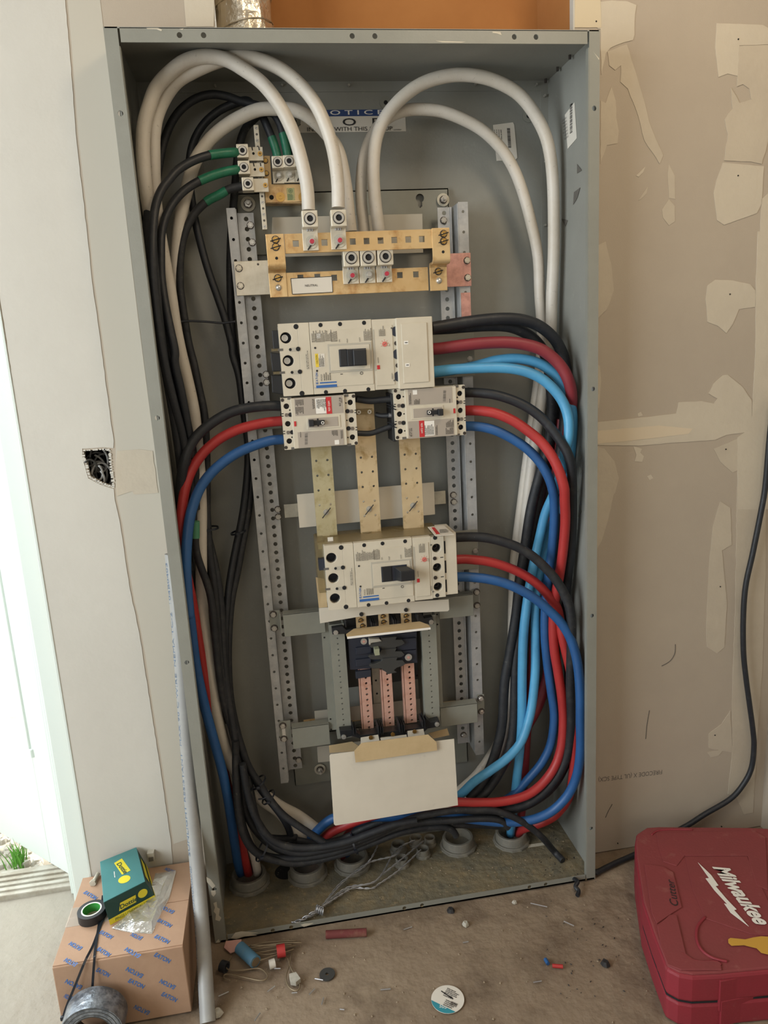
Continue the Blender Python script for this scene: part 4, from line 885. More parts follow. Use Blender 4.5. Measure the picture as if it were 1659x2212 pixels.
# ================================================================== LARGE BREAKERS
DU3 = .175
O3 = U(*c6(165, 165), DU3)
k6 = 1/4.1475/ppm(750, 770, DU3)           # metres per crop pixel
def S(x, y): p = U(*c6(x, y), DU3)-O3; return p.x, p.z
def pd3(O, d, lab, lower=False):
    t = thing('large_circuit_breaker', lab, 'circuit breaker', (O.x, -d+.1, O.z-.14), 'large beige circuit breakers')
    def P(x, y, l=0.0): a, b = S(x, y); return V(O.x+a, -d-l, O.z+b)
    def R(mb, cx, cy, w_, h_, l0, l1):
        p = P(cx, cy); return mb.box(p.x-w_*k6/2, p.x+w_*k6/2, -d-l1, -d-l0, p.z-h_*k6/2, p.z+h_*k6/2)
    x_l = O.x; z_t = O.z; z_b = P(215, 815).z; xm0 = P(470, 480).x; xm1 = P(1022, 480).x; xr = P(1238, 480).x
    body = MB().box(x_l+.0006, xr+(.028 if lower else .0), -d+.028, -d+.098, z_b+.002, z_t-.002).build('case_body', m_beige2, t, bevel=.0015)
    # left terminal section with three screw wells
    holesL = [(238,290),(260,495),(278,698)]
    pts = sorted([(P(*q).x, P(*q).z) for q in holesL], key=lambda q: q[1]); vz = [z_b, (pts[0][1]+pts[1][1])/2, (pts[1][1]+pts[2][1])/2, z_t]
    xw = P(360, 480).x
    mb = MB().plate(V(0, -d, 0), (1,0,0), (0,0,1), .028, [x_l, xw], vz, {(0, i): (q[0], q[1], .0112) for i, q in enumerate(pts)}, n=22)
    mb.box(xw, xm0-.0006, -d, -d+.028, z_b, z_t)
    mb.build('terminal_cover', m_beige, t, bevel=.0012)
    for i, q in enumerate(pts):
        cc = V(q[0], -d+.026, q[1])
        MB().cyl(cc, cc+V(0,.001,0), .0112, 22).cyl(V(q[0], -d+.006, q[1]), cc, .01115, 22, caps=False).build('well_shade', m_navy, t)  # dark disc and lining paint the shade down the well
        if not lower:
            cq = V(q[0]-.002, -d+.012, q[1]); MB().cyl(cq, cq+NV*.0035, .0068, 18, rin=.0045).cyl(cq, cq+NV*.001, .0045, 12).build('well_screw', m_screw, t)
    # middle cover with rails of holes top and bottom, trip unit section
    MB().box(xm0, xm1, -d-.0012, -d+.028, z_b, z_t).build('front_cover', m_beige, t, bevel=.0008)
    xc = xr if not lower else U(*c9(1181, 440), d).x-.0127
    MB().box(xm1+.0006, xc, -d-.0006, -d+.028, z_b+.001, z_t-.001).build('trip_unit_cover', m_beige, t, bevel=.0008)
    R(MB(), 742, 470, 540, 490, .0012, .0024).build('face_panel', m_beige, t, bevel=.0004)
    R(MB(), 1120 if not lower else 1106, 448, 165 if not lower else 136, 525, .0006, .0020).build('trip_unit_face', m_beige, t, bevel=.0004)
    R(MB(), 1034, 400, 14, 360, .0006, .0022).build('trip_unit_edge', m_beiged, t)
    for (x, y) in ((548,175),(723,166),(938,155),(597,776),(768,765),(977,750),(329,189),(383,787)):
        p = P(x, y, .0012); r = .0043 if x < 940 and x not in (329, 383) else .0043
        if x in (329, 383): p = P(x, y, 0); r = .0052
        MB().cyl(p, p+NV*.0004, r, 16).build('cover_screw_hole', m_dark, t)
    for (x, y) in ((320,393),(336,597)):
        p = P(x, y); R(MB(), x, y, 92, 34, 0, .0008).build('slotted_insert', m_beiged, t, bevel=.0003)
        a = P(x-42, y+2, .0008); MB().cyl(a, a+NV*.0004, .0030, 14).build('insert_hole', m_dark, t)
        a = P(x+28, y-4, .0008); MB().cyl(a, a+NV*.0004, .0046, 16).build('insert_hole', m_dark, t)
        R(MB(), x-130, y+4, 46, 20, .0, .0006).build('side_slot', m_inkg, t)
    # handle window
    R(MB(), 815, 466, 392, 250, .0024, .0034).build('window_frame', m_beiged, t, bevel=.0006)
    R(MB(), 812, 466, 356, 214, .0034, .0044).build('window_inset', m_beige, t, bevel=.0004)
    R(MB(), 836, 466, 244, 150, .0044, .0050).build('handle_slot', m_navy, t)
    if not lower:
        R(MB(), 752, 466, 66, 146, .005, .0075).build('toggle_shroud', m_blkp, t, bevel=.001)
        R(MB(), 810, 466, 50, 140, .005, .0095).build('toggle_shroud', m_blkp, t, bevel=.001)
        R(MB(), 893, 464, 120, 142, .005, .018).build('toggle_handle', m_blkp, t, bevel=.002)
    else:
        R(MB(), 765, 466, 90, 146, .005, .0075).build('toggle_shroud', m_blkp, t, bevel=.001)
        a = P(830, 400, .005); b = P(955, 530, .005); x0, x1, z1_, z0_ = a.x, b.x, a.z, b.z
        f = -d-.032
        MB().hexa([V(x0+.010,f,z0_+.004), V(x1+.014,f,z0_+.004), V(x1+.014,f,z1_-.004), V(x0+.010,f,z1_-.004)], [V(x0,-d-.005,z0_), V(x1,-d-.005,z0_), V(x1,-d-.005,z1_), V(x0,-d-.005,z1_)]).build('toggle_handle', m_blkp, t, bevel=.0015)
    # markings
    mk = lambda x, y: P(x, y, .0028)
    up = V(0,0,1)
    for body_, x, y, w_, hh in (('ON',724,322,20,.0036),('TRIP',795,330,32,.0036),('OFF',906,318,32,.0036)):
        a = mk(x, y+6); text(body_, a, a+up*(w_*k6*1.2), hh*.8, m_inkg, t, 'printed_lettering')
    R(MB(), 737, 614, 22, 6, .0024, .0028).build('on_symbol', m_ink, t)
    a = mk(915, 606); MB().cyl(a, a+NV*.0003, .0031, 20, rin=.0023).build('off_symbol', m_ink, t)
    for k, (x, y) in enumerate(((500,380),(517,585))): 
        a = mk(x, y); MB().cyl(a, a+NV*.0003, .0022, 12).build('indicator_dot', m_ink, t)
    a = mk(527, 703); text('E', a, a+up*.0045, .0045, m_inkb, t, 'printed_lettering', bold=.02)
    a = mk(525, 678); text('A T', a, a+up*.0075, .0045, m_inkb, t, 'printed_lettering', bold=.02)
    a = mk(524, 643); MB().cyl(a+V(-.0022,0,0), a+V(-.0022,0,0)+NV*.0003, .0007, 8).build('print_dot', m_inkb, t)
    a = mk(524, 636); text('ON', a, a+up*.0082, .0045, m_inkb, t, 'printed_lettering', bold=.02)
    R(MB(), 618, 689, 150, 12, .0024, .0028).build('blue_stripe', m_inkb, t); R(MB(), 603, 722, 186, 24, .0024, .0028).build('blue_stripe', m_inkb, t)
    a = mk(565, 674); text('PDG3', a, a+up*.013, .0032, m_inkg, t, 'printed_lettering')
    mm = MB()
    for (x, y, w_, h_, rows) in ((470,330,40,100,3),(508,330,80,105,7),(590,320,60,100,5),(640,325,60,110,5),(935,315,75,115,6),(588,672,60,75,4),(1070,275,60,90,5),(424,570,24,170,2),(1060,515,10,60,1),(1185,660,18,70,2),(1160,365,10,30,1)):
        micro(mm, mk(x, y), (0,0,1), (-1,0,0), NV, h_*k6, w_*k6*.0+w_*k6, rows)
    # rows grow to the right: shift by flipping the row axis
    mm2 = MB()
    for (x, y, w_, h_, rows) in ((470,330,40,100,3),(508,330,80,105,7),(590,320,60,100,5),(640,325,60,110,5),(935,315,75,115,6),(575,672,70,75,4),(1070,275,60,90,5),(424,570,24,170,2),(1060,515,10,60,1),(1185,660,18,70,2),(1160,365,10,30,1)):
        micro(mm2, mk(x, y), (0,0,1), (-1,0,0), NV, h_*k6, w_*k6, rows)
    mm2.build('small_print', m_inkg, t)
    if not lower:
        R(MB(), 516, 492, 28, 116, .0024, .0030).build('caution_label', m_yel, t); a = P(524, 522, .0034); text('CAUTION', a, a+up*(76*k6), .0034, m_ink, t, 'printed_lettering')
        q = R(MB(), 560, 492, 56, 116, .0024, .0029).build('caution_label', m_white, t); mm = MB(); micro(mm, P(536, 548, .0031), (0,0,1), (-1,0,0), NV, 110*k6, 48*k6, 5); mm.build('small_print', m_ink, t)
        R(MB(), 532, 272, 36, 40, .0024, .0029).build('white_square_label', m_whiteink, t)
    a = P(1122, 345, .0020); MB().cyl(a, a+NV*.0012, .0053, 20).build('adjustment_dial', mat('dial_red', (206, 110, 100), .5) if 'dial_red' not in MATS else MATS['dial_red'], t)
    MB().tube([a+V(-.003,-.0014,-.002), a+V(.003,-.0014,.002)], .0004, 5).build('dial_slot', m_inkg, t)
    tk = MB()
    for k in range(7):
        an = math.radians(-30+k*40); e = V(math.cos(an), 0, math.sin(an)); tk.tube([a+e*.0066+NV*.0002, a+e*.0092+NV*.0002], .0003, 4)
    tk.build('dial_ticks', m_red, t)
    R(MB(), 1067, 553, 26, 36, .0020, .0030).build('push_to_trip_button', m_red, t, bevel=.0003)
    for (x, y) in ((1184,203),(1209,671)): R(MB(), x, y, 14, 14, .0020, .0023).build('print_mark', m_inkg, t)
    # side wings of black barriers at the left
    return t, P, R, (x_l, xr, z_b, z_t)
T3, P3, R3, E3 = pd3(O3, DU3, 'upper large beige breaker with a plain cover over its right end')
# terminal cover on the upper breaker's right
dC = .186
pa = U(*c6(1238, 428), dC); pb = U(*c6(1562, 418), dC); zt_ = (U(*c6(1232,112), dC).z+U(*c6(1548,95), dC).z)/2; zb_ = (U(*c6(1268,752), dC).z+U(*c6(1575,728), dC).z)/2
MB().box(pa.x, pb.x, -dC, -dC+.085, zb_, zt_).build('load_end_cover', m_beige, T3, bevel=.0015)
xs = U(*c6(1510, 420), dC).x; MB().box(pa.x+.010, xs, -dC-.0022, -dC, zb_+.012, zt_-.012).build('cover_face', m_beige, T3, bevel=.001)
for (x, y) in ((1316,332),(1328,533)):
    r = frect(c6, x, y, 40, 30, dC+.0022); MB().box(r[0], r[1], -dC-.0028, -dC-.0022, r[2], r[3]).build('latch_window', m_whiteink, T3); MB().box(r[0]+.002, r[1]-.002, -dC-.0032, -dC-.0028, (r[2]+r[3])/2-.0008, (r[2]+r[3])/2+.0008).build('latch_slot', m_ink, T3)
for (x, y) in ((1235,232),(1246,436),(1256,635)):
    p = U(*c6(x-8, y), DU3+.001); MB().cyl(p, p+NV*.0006, .0105, 20).build('well_shade', m_navy, T3)  # flat dark disc drawn for the shaded well
for (x, y) in ((1231,338),(1243,537)):
    p = U(*c6(x-4, y), DU3+.001); MB().cyl(p, p+NV*.0015, .0045, 16, rin=.0028).cyl(p, p+NV*.0008, .0028, 10).build('set_screw', m_screwd, T3)
# black phase barriers left of the upper breaker
for (pts) in (((112,222),(180,222),(190,395),(128,395)), ((100,420),(185,430),(205,590),(118,590)), ((108,625),(205,625),(215,800),(118,780))):
    P = [U(*c6(*p), .12) for p in pts]; MB().prism([P[3],P[2],P[1],P[0]], (0,.03,0)).build('phase_barrier', m_blkp, T3, bevel=.001)
for (x, y) in ((165,397),(182,602)): r = frect(c6, x, y, 112, 22, .13); MB().box(r[0], r[1], -.135, -.12, r[2], r[3]).build('smoky_tab', m_smoke, T3)
# ---- lower large breaker
DL3 = .200
OL = U(*c9(165, 246), DL3)
T4, P4, R4, E4 = pd3(OL, DL3, 'lower large beige breaker with its toggle thrown right, on a cream card', lower=True)
def r9(mb, x, y, w_, h_, d, l0, l1): r = frect(c9, x, y, w_, h_, d); return mb.box(r[0], r[1], -d-l1, -d-l0, r[2], r[3])
xr0 = P4(1238, 480).x+.0006; xr1 = U(*c9(1360, 420), DL3).x
hs = sorted([(U(*c9(*q), DL3).x, U(*c9(*q), DL3).z) for q in ((1175,265),(1181,440),(1187,612))], key=lambda q: q[1])
zb4, zt4 = E4[2], E4[3]; xh = (hs[0][0]+hs[1][0]+hs[2][0])/3; xq = xh+.0165
xr0 = min(xr0, xh-.0125)
mb = MB().plate(V(0, -DL3-.0008, 0), (1,0,0), (0,0,1), .028, [xr0, xq], [zb4+.003, (hs[0][1]+hs[1][1])/2, (hs[1][1]+hs[2][1])/2, zt4-.003], {(0, i): (xh, q[1], .0100) for i, q in enumerate(hs)}, n=22)
mb.box(xq, xr1, -DL3+.002, -DL3+.09, zb4+.006, zt4+.002)
mb.build('load_end_cover', m_beige, T4, bevel=.001)
for q in hs:
    cc = V(xh, -DL3+.026, q[1]); MB().cyl(cc, cc+V(0,.001,0), .0100, 22).cyl(V(xh, -DL3+.008, q[1]), cc, .00995, 22, caps=False).build('well_shade', m_navy, T4)  # shade of the load end well, painted as dark lining
    MB().cyl(V(xh-.001, -DL3+.024, q[1]), V(xh-.001, -DL3+.018, q[1]), .006, 16, rin=.004).build('well_screw', m_screwd, T4)
for (x, y) in ((1157,357),(1163,530)):
    p = U(*c9(x, y), DL3+.001); MB().cyl(p, p+NV*.0015, .0042, 16, rin=.0028).cyl(p, p+NV*.0008, .0028, 10).build('set_screw', m_screwd, T4)
for (x, y) in ((1245,258),(1253,432),(1258,603)): r9(MB(), x, y, 16, 112, DL3-.002, 0, .0006).build('vent_slot', m_dark, T4)
for (x, y) in ((1160,173),(1180,688)):
    p = U(*c9(x, y), DL3+.001); MB().cyl(p, p+NV*.0006, .0046, 16).build('cover_screw_hole', m_dark, T4)
for (x, y) in ((1220,348),(1225,522)): r9(MB(), x, y, 26, 7, DL3+.0008, 0, .0004).build('vent_slot', m_dark, T4)
# top smoky shield and tilted warning label
zt5 = zt4+.002
qs = [F(*c9(150, 180), zt5), F(*c9(835, 120), zt5), F(*c9(1100, 118), zt5)]
MB().box(E4[0]-.012, xr1-.03, -DL3+.012, -.085, zt4+.0005, zt4+.002).build('smoky_top_shield', m_smoke, T4)
for k in range(3):
    xx = E4[0]+.03+k*.075; MB().cyl(V(xx, -.12, zt4+.002), V(xx, -.12, zt4+.003), .011, 20).build('shield_boss', m_smoke, T4)
q = [F(*c9(*p), zt4+.006) for p in ((1165,155),(1330,140),(1240,62),(1095,76))]
MB().prism(q, (0,0,-.0012)).build('warning_label', m_white, T4, label='white warning label with a red band folded over the top')
q2 = [F(*c9(*p), zt4+.0064) for p in ((1172,140),(1205,137),(1155,78),(1128,80))]; MB().prism(q2, (0,0,-.0006)).build('red_band', m_red, T4)
mm = MB(); q0 = F(*c9(1205, 132), zt4+.0066); e = (F(*c9(1300, 124), zt4+.0066)-q0); nrm = V(0,0,1)
micro(mm, q0, e.normalized(), V(-.2,-1,0).normalized()*-1, nrm, e.length, -.035, 6); mm.build('small_print', m_inkg, T4)
r = frect(c9, 222, 184, 48, 36, .17); MB().box(r[0], r[1], -.172, -.17, r[2], r[3]).build('small_side_label', m_white, T4)
MB().box(E4[0]-.016, E4[0]+.004, -.165, -.10, zb4+.03, zt4+.004).build('side_terminal_block', m_smoke, T4, bevel=.001)
MB().box(E4[0]-.013, E4[0]+.002, -.18, -.16, zt4-.06, zt4-.035).build('phase_barrier', m_navy, T4)
# cream card under the lower breaker
cp_ = [U(*c8(*p), .150) for p in ((427,1173),(1358,1110),(1362,1185),(1352,1196),(1100,1208),(900,1214),(700,1238),(436,1283))]
CB = MB().prism([V(p.x, -.150, p.z) for p in reversed(cp_)], (0, .0014, 0)).build('insulating_card', m_card, bevel=.0003)
tag(CB, 'cream card with two black buttons sticking out below the lower large breaker', 'insulating card')
for (x, y) in ((732,1217),(1052,1186)):
    p = U(*c8(x, y), .1504); MB().cyl(p, p+NV*.003, .0050, 18, r2=.0042).build('push_rivet', m_blkp, CB, smooth=True, auto=True)
fp = [U(*c8(427,1172), .151), U(*c8(490,1166), .151), U(*c8(466,965), .125), U(*c8(405,953), .125)]
o = MB().prism(fp, (0, .0014, 0)).build('insulating_card', m_tan); tag(o, 'narrow beige card flap left of the lower large breaker', 'insulating card')
# ================================================================== SMALL BREAKERS
DS = .175
OA = U(*c6(190, 832), DS)
kf = 1/4.1475/ppm(690, 910, DS)
def fd(O, flip, lab):
    sg = -1 if flip else 1
    t = thing('small_circuit_breaker', lab, 'circuit breaker', (O.x, -DS+.07, O.z), 'small beige circuit breakers')
    def P(x, y, l=0.0): p = U(*c6(x, y), DS)-OA; return V(O.x+sg*p.x, -DS-l, O.z+sg*p.z)
    def R(mb, cx, cy, w_, h_, l0, l1): p = P(cx, cy); return mb.box(p.x-w_*kf/2, p.x+w_*kf/2, -DS-l1, -DS-l0, p.z-h_*kf/2, p.z+h_*kf/2)
    up = V(0,0,-1*sg); rt = V(sg,0,0)
    tl, br = P(190, 832), P(885, 1245); x0, x1 = sorted((tl.x, br.x)); z0, z1 = sorted((tl.z, br.z)); 
    MB().box(x0+.0006, x1-.0006, -DS+.020, -DS+.085, z0+.001, z1-.001).build('case_body', m_beiged, t, bevel=.001)
    # face with wells
    L = [P(243,903), P(257,1060), P(270,1215)]; Rr = [P(817,868), P(826,1025), P(835,1180)]
    xl = sum(p.x for p in L)/3; xr_ = sum(p.x for p in Rr)/3
    bl, brr = P(295,1050).x, P(775,1050).x
    for (lst, xx, e0, e1) in ((L, xl, tl.x, bl), (Rr, xr_, brr, br.x)):
        zz = sorted(p.z for p in lst); u = sorted((e0, e1))
        MB().plate(V(0, -DS, 0), (1,0,0), (0,0,1), .020, u, [z0, (zz[0]+zz[1])/2, (zz[1]+zz[2])/2, z1], {(0, i): (xx, z, .0058) for i, z in enumerate(zz)}, n=18).build('terminal_end', m_beige, t, bevel=.0006)
        for z in zz:
            cc = V(xx, -DS+.018, z); MB().cyl(cc, cc+V(0,-.0005,0), .0057, 16).cyl(V(xx, -DS+.005, z), cc, .00575, 16, caps=False).build('well_shade', m_navy, t); MB().cyl(cc+V(0,-.0005,0), cc+V(0,-.002,0), .0042, 14, rin=.0026).build('well_screw', m_screwd, t)  # dark bottom and lining stand for shade in the well
    u = sorted((bl, brr)); MB().box(u[0], u[1], -DS-.0045, -DS+.020, z0+.0015, z1-.0015).build('raised_cover', m_beige, t, bevel=.0012)
    for (x, y) in ((207,848),(843,812),(240,1272),(868,1232)):
        p = P(x, y); MB().cyl(p, p+NV*.0006, .0036, 14, rin=.0028).cyl(p, p+NV*.0003, .0028, 12).box(p.x-.002, p.x+.002, p.y-.0008, p.y, p.z-.0003, p.z+.0003).box(p.x-.0003, p.x+.0003, p.y-.0008, p.y, p.z-.002, p.z+.002).build('corner_screw', m_screwd, t)
    for (x, y, s_) in ((262,980,1),(277,1137,1),(808,948,-1),(817,1102,-1)):
        R(MB(), x, y, 62, 34, 0, .0006).build('screw_insert', m_silverlab, t, bevel=.0002)
        p = P(x+18*s_, y-2, .0006); MB().cyl(p, p+NV*.0004, .0046, 16).build('insert_hole', m_dark, t)
        p = P(x-18*s_, y, .0006); MB().cyl(p, p+NV*.0006, .0034, 14, rin=.0026).box(p.x-.0018, p.x+.0018, p.y-.0006, p.y, p.z-.0003, p.z+.0003).box(p.x-.0003, p.x+.0003, p.y-.0006, p.y, p.z-.0018, p.z+.0018).build('corner_screw', m_screwd, t)
        for dy in (-11, 11): R(MB(), x-54*s_, y+dy, 18, 7, 0, .0008).build('side_notch', m_dark, t)
    for (x, y) in ((273,937),(293,1180),(777,873),(786,1028),(795,1182)):
        p = P(x, y); MB().cyl(p, p+NV*.0003, .0016, 10).build('pin_hole', m_dark, t)
    for (x, y) in ((270,832),(780,806),(305,1280),(805,1247)): R(MB(), x, y, 36, 22, 0, .0007).build('case_notch', m_inkg, t)
    # nameplates
    R(MB(), 533, 895, 430, 158, .0045, .0050).build('nameplate', m_silverlab, t); R(MB(), 552, 1190, 410, 142, .0045, .0050).build('nameplate', m_silverlab, t)
    R(MB(), 550, 897, 92, 135, .0050, .0054).build('white_label', m_whiteink, t); R(MB(), 622, 893, 48, 150, .0050, .0055).build('red_label', m_red, t)
    a = P(612, 855, .0058); text('HFD 65k', a, a+up*(92*kf), .0042, m_whiteink, t, 'printed_lettering', fit=True)
    for (bd, x, y, w_, hh) in (('E', 712, 825, 12, .0038), ('A T', 712, 842, 22, .0038), ('O N', 712, 872, 26, .0038)):
        a = P(x, y, .0054); text(bd, a, a+up*(w_*kf), hh, m_ink, t, 'printed_lettering', bold=.02)
    mm = MB()
    for (x, y, w_, h_, rows, l) in ((395,840,75,60,6,.0052),(395,905,75,70,6,.0052),(490,835,20,110,2,.0052),(595,835,88,110,7,.0056),(738,830,8,70,1,.0052),(700,1115,55,52,5,.0052),(372,1130,10,60,1,.0052),(745,1115,22,100,2,.0052)):
        micro(mm, P(x, y, l), up, rt, NV, h_*kf, w_*kf, rows)
    mm.build('small_print', m_ink, t)
    bc = MB()
    for k in range(18): R(bc, 420, 1145+k*5.8, 26, random.choice([1.5, 3]), .0050, .0053)
    bc.build('barcode', m_ink, t)
    R(MB(), 694, 1222, 40, 40, .0050, .0054).build('white_square_label', m_whiteink, t)
    # toggle
    R(MB(), 575, 1043, 302, 112, .0045, .0056).build('handle_surround', m_beige, t, bevel=.0006)
    R(MB(), 572, 1043, 268, 84, .0056, .0062).build('handle_window', m_silverlab, t, bevel=.0003)
    R(MB(), 524, 1045, 14, 70, .0062, .0066).build('handle_slot', m_blkp, t)
    R(MB(), 462, 1048, 46, 60, .0062, .020).build('toggle_handle', m_blkp, t, bevel=.0012)
    R(MB(), 532, 1045, 100, 42, .0062, .013).build('toggle_handle', m_blkp, t, bevel=.0012)
    p = P(564, 1046, .0134); MB().cyl(p, p+NV*.0003, .0034, 18, rin=.0020).build('off_symbol', m_whiteink, t)
    R(MB(), 321, 1058, 18, 44, .0045, .0060).build('push_to_trip_button', m_red, t, bevel=.0003)
    return t, P
TA, PA = fd(OA, False, 'left small breaker with black, red and blue cables leaving to its left')
OB = U(*c7(705, 1128), DS)
TB, PB = fd(OB, True, 'right small breaker with black, red and blue cables leaving to its right')
# black comb ribs on the right breaker's left side
rb = [(c7, x, y) for x, y in ((82,892),(88,915),(85,1040),(92,1062))]
for (c, x, y) in rb:
    a = U(*c(x-22, y-14), .15); b = U(*c(x+45, y+8), .178); MB().tube([a, (a+b)/2+NV*.004, b], .0014, 6).build('barrier_rib', m_blkp, TB)
r = frect(c7, 105, 985, 30, 380, .15); MB().box(r[0], r[1], -.165, -.10, r[2], r[3]).build('line_side_barrier', m_blkp, TB, bevel=.001)
# jumpers between the small breakers and the middle bar
j = 'black jumper links between the small breakers'
for (pts, r_, lab) in ((((770,862,.155),(800,866,.150),(822,864,.150),(846,862,.155)), .0072, 'top black jumper between the two small breakers'),
                       (((812,895,.135),(822,898,.140),(834,898,.145),(848,896,.150)), .0055, 'middle black jumper ending at the right small breaker'),
                       (((772,936,.150),(800,936,.150),(825,928,.150),(848,920,.155)), .0062, 'bottom black jumper between the two small breakers')):
    cable('jumper_link', lab, pts, r_, m_blk, cat='jumper', group=j)
for (x, y) in ((838,861),(840,897)): 
    p = U(x, y, .155); tag(MB().cyl(p, p+V(.009,0,-.001), .005, 10).build('bare_lug_end', m_wire, origin=p), ('upper' if y < 880 else 'lower')+' bare wire end entering the right small breaker', 'wire end')
r = frect(c6, 945, 952, 150, 44, .150); o = MB().box(r[0], r[1], -.150, -.13, r[2], r[3]).build('bar_clamp', m_smoke, bevel=.0006); tag(o, 'clear clamp block with two screws on the middle busbar between the small breakers', 'clamp')
for (x, y) in ((892,955),(987,952)): 
    p = U(*c6(x, y), .1502); MB().cyl(p, p+NV*.002, .0045, 14, rin=.002).build('clamp_screw', m_screw, o)
# ================================================================== BRANCH PANEL
g = thing('branch_panel_frame', 'grey perforated uprights framing the copper branch bars below the lower breaker', 'frame', U(*c10(870, 950), .12))
def upright(ptsT, ptsB, d, holes_n, hr=.0020, wdt=None, name='upright'):
    x0 = (U(*c10(*ptsT[0]), d).x+U(*c10(*ptsB[0]), d).x)/2; x1 = (U(*c10(*ptsT[1]), d).x+U(*c10(*ptsB[1]), d).x)/2
    z1 = U(*c10(*ptsT[0]), d).z; z0 = U(*c10(*ptsB[0]), d).z
    st = (z1-z0)/holes_n; vs_ = [z0+st*i for i in range(holes_n+1)]; cx = (x0+x1)/2
    MB().plate(V(0, -d, 0), (1,0,0), (0,0,1), .002, [x0, x1], vs_, {(0, i): (cx, z0+st*(i+.5), hr) for i in range(holes_n)}, n=8).build(name, m_pan, g)
    return x0, x1, z0, z1
a = upright([(487,160),(583,150)], [(545,945),(628,935)], .125, 21)
MB().box(a[0]-.002, a[0], -.125, -.095, a[2], a[3]).build('upright_side', m_pan, g); MB().box(a[1], a[1]+.002, -.125, -.05, a[2], a[3]).build('upright_side', m_pan, g)
b = upright([(1118,100),(1210,90)], [(1155,830),(1240,820)], .125, 19)
MB().box(b[0]-.002, b[0], -.125, -.05, b[2], b[3]).build('upright_side', m_pan, g); MB().box(b[1], b[1]+.002, -.125, -.095, b[2], b[3]).build('upright_side', m_pan, g)
xo = U(*c10(435, 300), .096).x; MB().box(xo, a[0], -.097, -.095, a[2]+.01, a[3]+.004).build('mounting_flange', m_pan, g)
xo2 = U(*c10(1243, 300), .096).x; MB().box(b[1], xo2+.002, -.097, -.095, b[2]+.01, b[3]+.004).build('mounting_flange', m_pan, g)
for (x, y) in ((443,176),(449,246),(491,808),(496,880),(1225,87),(1228,156),(1260,772)):
    p = U(*c10(x, y), .0972); MB().cyl(p, p+NV*.0005, .0022, 10).build('small_hole', m_dark, g)
zb_ = U(*c10(900, 520), .03).z
MB().box(U(*c10(600,500), .045).x, U(*c10(1135,470), .045).x, -.045, -.043, U(*c10(870,560), .045).z, U(*c10(870,180), .045).z).build('back_pan', m_dark if False else m_insul, g)
MB().box(U(*c10(780,560), .052).x, U(*c10(845,560), .052).x, -.054, -.050, U(*c10(810,780), .052).z, U(*c10(810,440), .052).z).build('centre_strip', m_galvd, g)
for (x, y) in ((804,542),(811,632),(815,720),(1087,508)):
    p = U(*c10(x, y), .0545); MB().cyl(p, p+NV*.0005, .0026, 10).build('small_hole', m_dark, g)
def cubar(lab, xt0, xt1, yt, xb0, xb1, yb, n, d=.115):
    x0 = (U(*c10(xt0, yt), d).x+U(*c10(xb0, yb), d).x)/2; x1 = (U(*c10(xt1, yt), d).x+U(*c10(xb1, yb), d).x)/2; z1 = U(*c10(xt0, yt), d).z; z0 = U(*c10(xb0, yb), d).z
    t = thing('copper_bar', lab, 'busbar', ((x0+x1)/2, -d, z0), 'copper branch bars'); st = (z1-z0-.004)/n
    MB().plate(V(0, -d, 0), (1,0,0), (0,0,1), .006, [x0, x1], [z0]+[z0+st*(i+1) for i in range(n-1)]+[z1], {(0, i): ((x0+x1)/2+.001, z0+st*(i+.45), .0030) for i in range(n)}, n=10).build('bar', m_cu, t, bevel=.0004)
    MB().box(x0-.004, x0-.0015, -d+.001, -d+.02, z0, z1).build('bar_edge', m_cu, t)
    return t
cubar('left copper bar of the branch panel', 692, 765, 458, 722, 790, 888, 11); cubar('middle copper bar of the branch panel', 843, 910, 470, 870, 935, 860, 10); cubar('right copper bar of the branch panel', 992, 1068, 424, 1018, 1086, 838, 11)
# plated stub bars above
for (x, y, bx, lab) in ((702,137,((700,128),(712,165)),'left'), (857,122,((853,100),(858,138)),'middle'), (1012,112,((1012,96),(1016,132)),'right')):
    r = frect(c10, x, y-20, 72, 130, .135); t = MB().box(r[0], r[1], -.135, -.13, r[2], r[3]).build('stub_bar', m_bus, bevel=.0004); tag(t, lab+' plated stub bar below the cream card of the lower breaker', 'busbar', 'plated stub bars')
    for (qx, qy) in bx:
        p = U(*c10(qx, qy), .1352); hexbolt(p, NV, .0046, m_brass, t, washer=.0052); p = p+NV*.0042; MB().tube([p-V(.007,0,.002), p+V(.007,0,.002)], .0010, 6).build('torque_stripe', m_ink, t)
# black end supports
def blk(pts, d, t_=.02, par=None, m=m_blkp, name='support_block'):
    P = [U(*c10(*p), d) for p in pts]; ar = sum(P[i].x*P[(i+1) % len(P)].z-P[(i+1) % len(P)].x*P[i].z for i in range(len(P)))
    if ar < 0: P.reverse()
    return MB().prism([V(p.x, -d, p.z) for p in P], (0, t_, 0)).build(name, m, par, bevel=.0008)
S1 = thing('bar_support', 'black moulded support across the top of the branch panel behind the tan shield', 'support', U(*c10(870, 200), .13))
blk([(500,182),(575,170),(600,195),(690,185),(690,215),(505,226)], .14, par=S1); blk([(1075,75),(1120,85),(1135,115),(1195,105),(1205,152),(1100,150)], .14, par=S1); blk([(585,120),(1130,60),(1130,150),(590,200)], .112, .02, par=S1)
S2 = thing('bar_support', 'black moulded support across the foot of the copper bars', 'support', U(*c10(900, 930), .13))
blk([(555,888),(640,880),(700,920),(1130,866),(1150,800),(1180,830),(1240,815),(1245,860),(1160,875),(1130,905),(700,945),(640,925),(565,948)], .150, par=S2)
blk([(690,895),(1130,845),(1140,870),(695,925)], .125, .02, par=S2, m=m_insul)
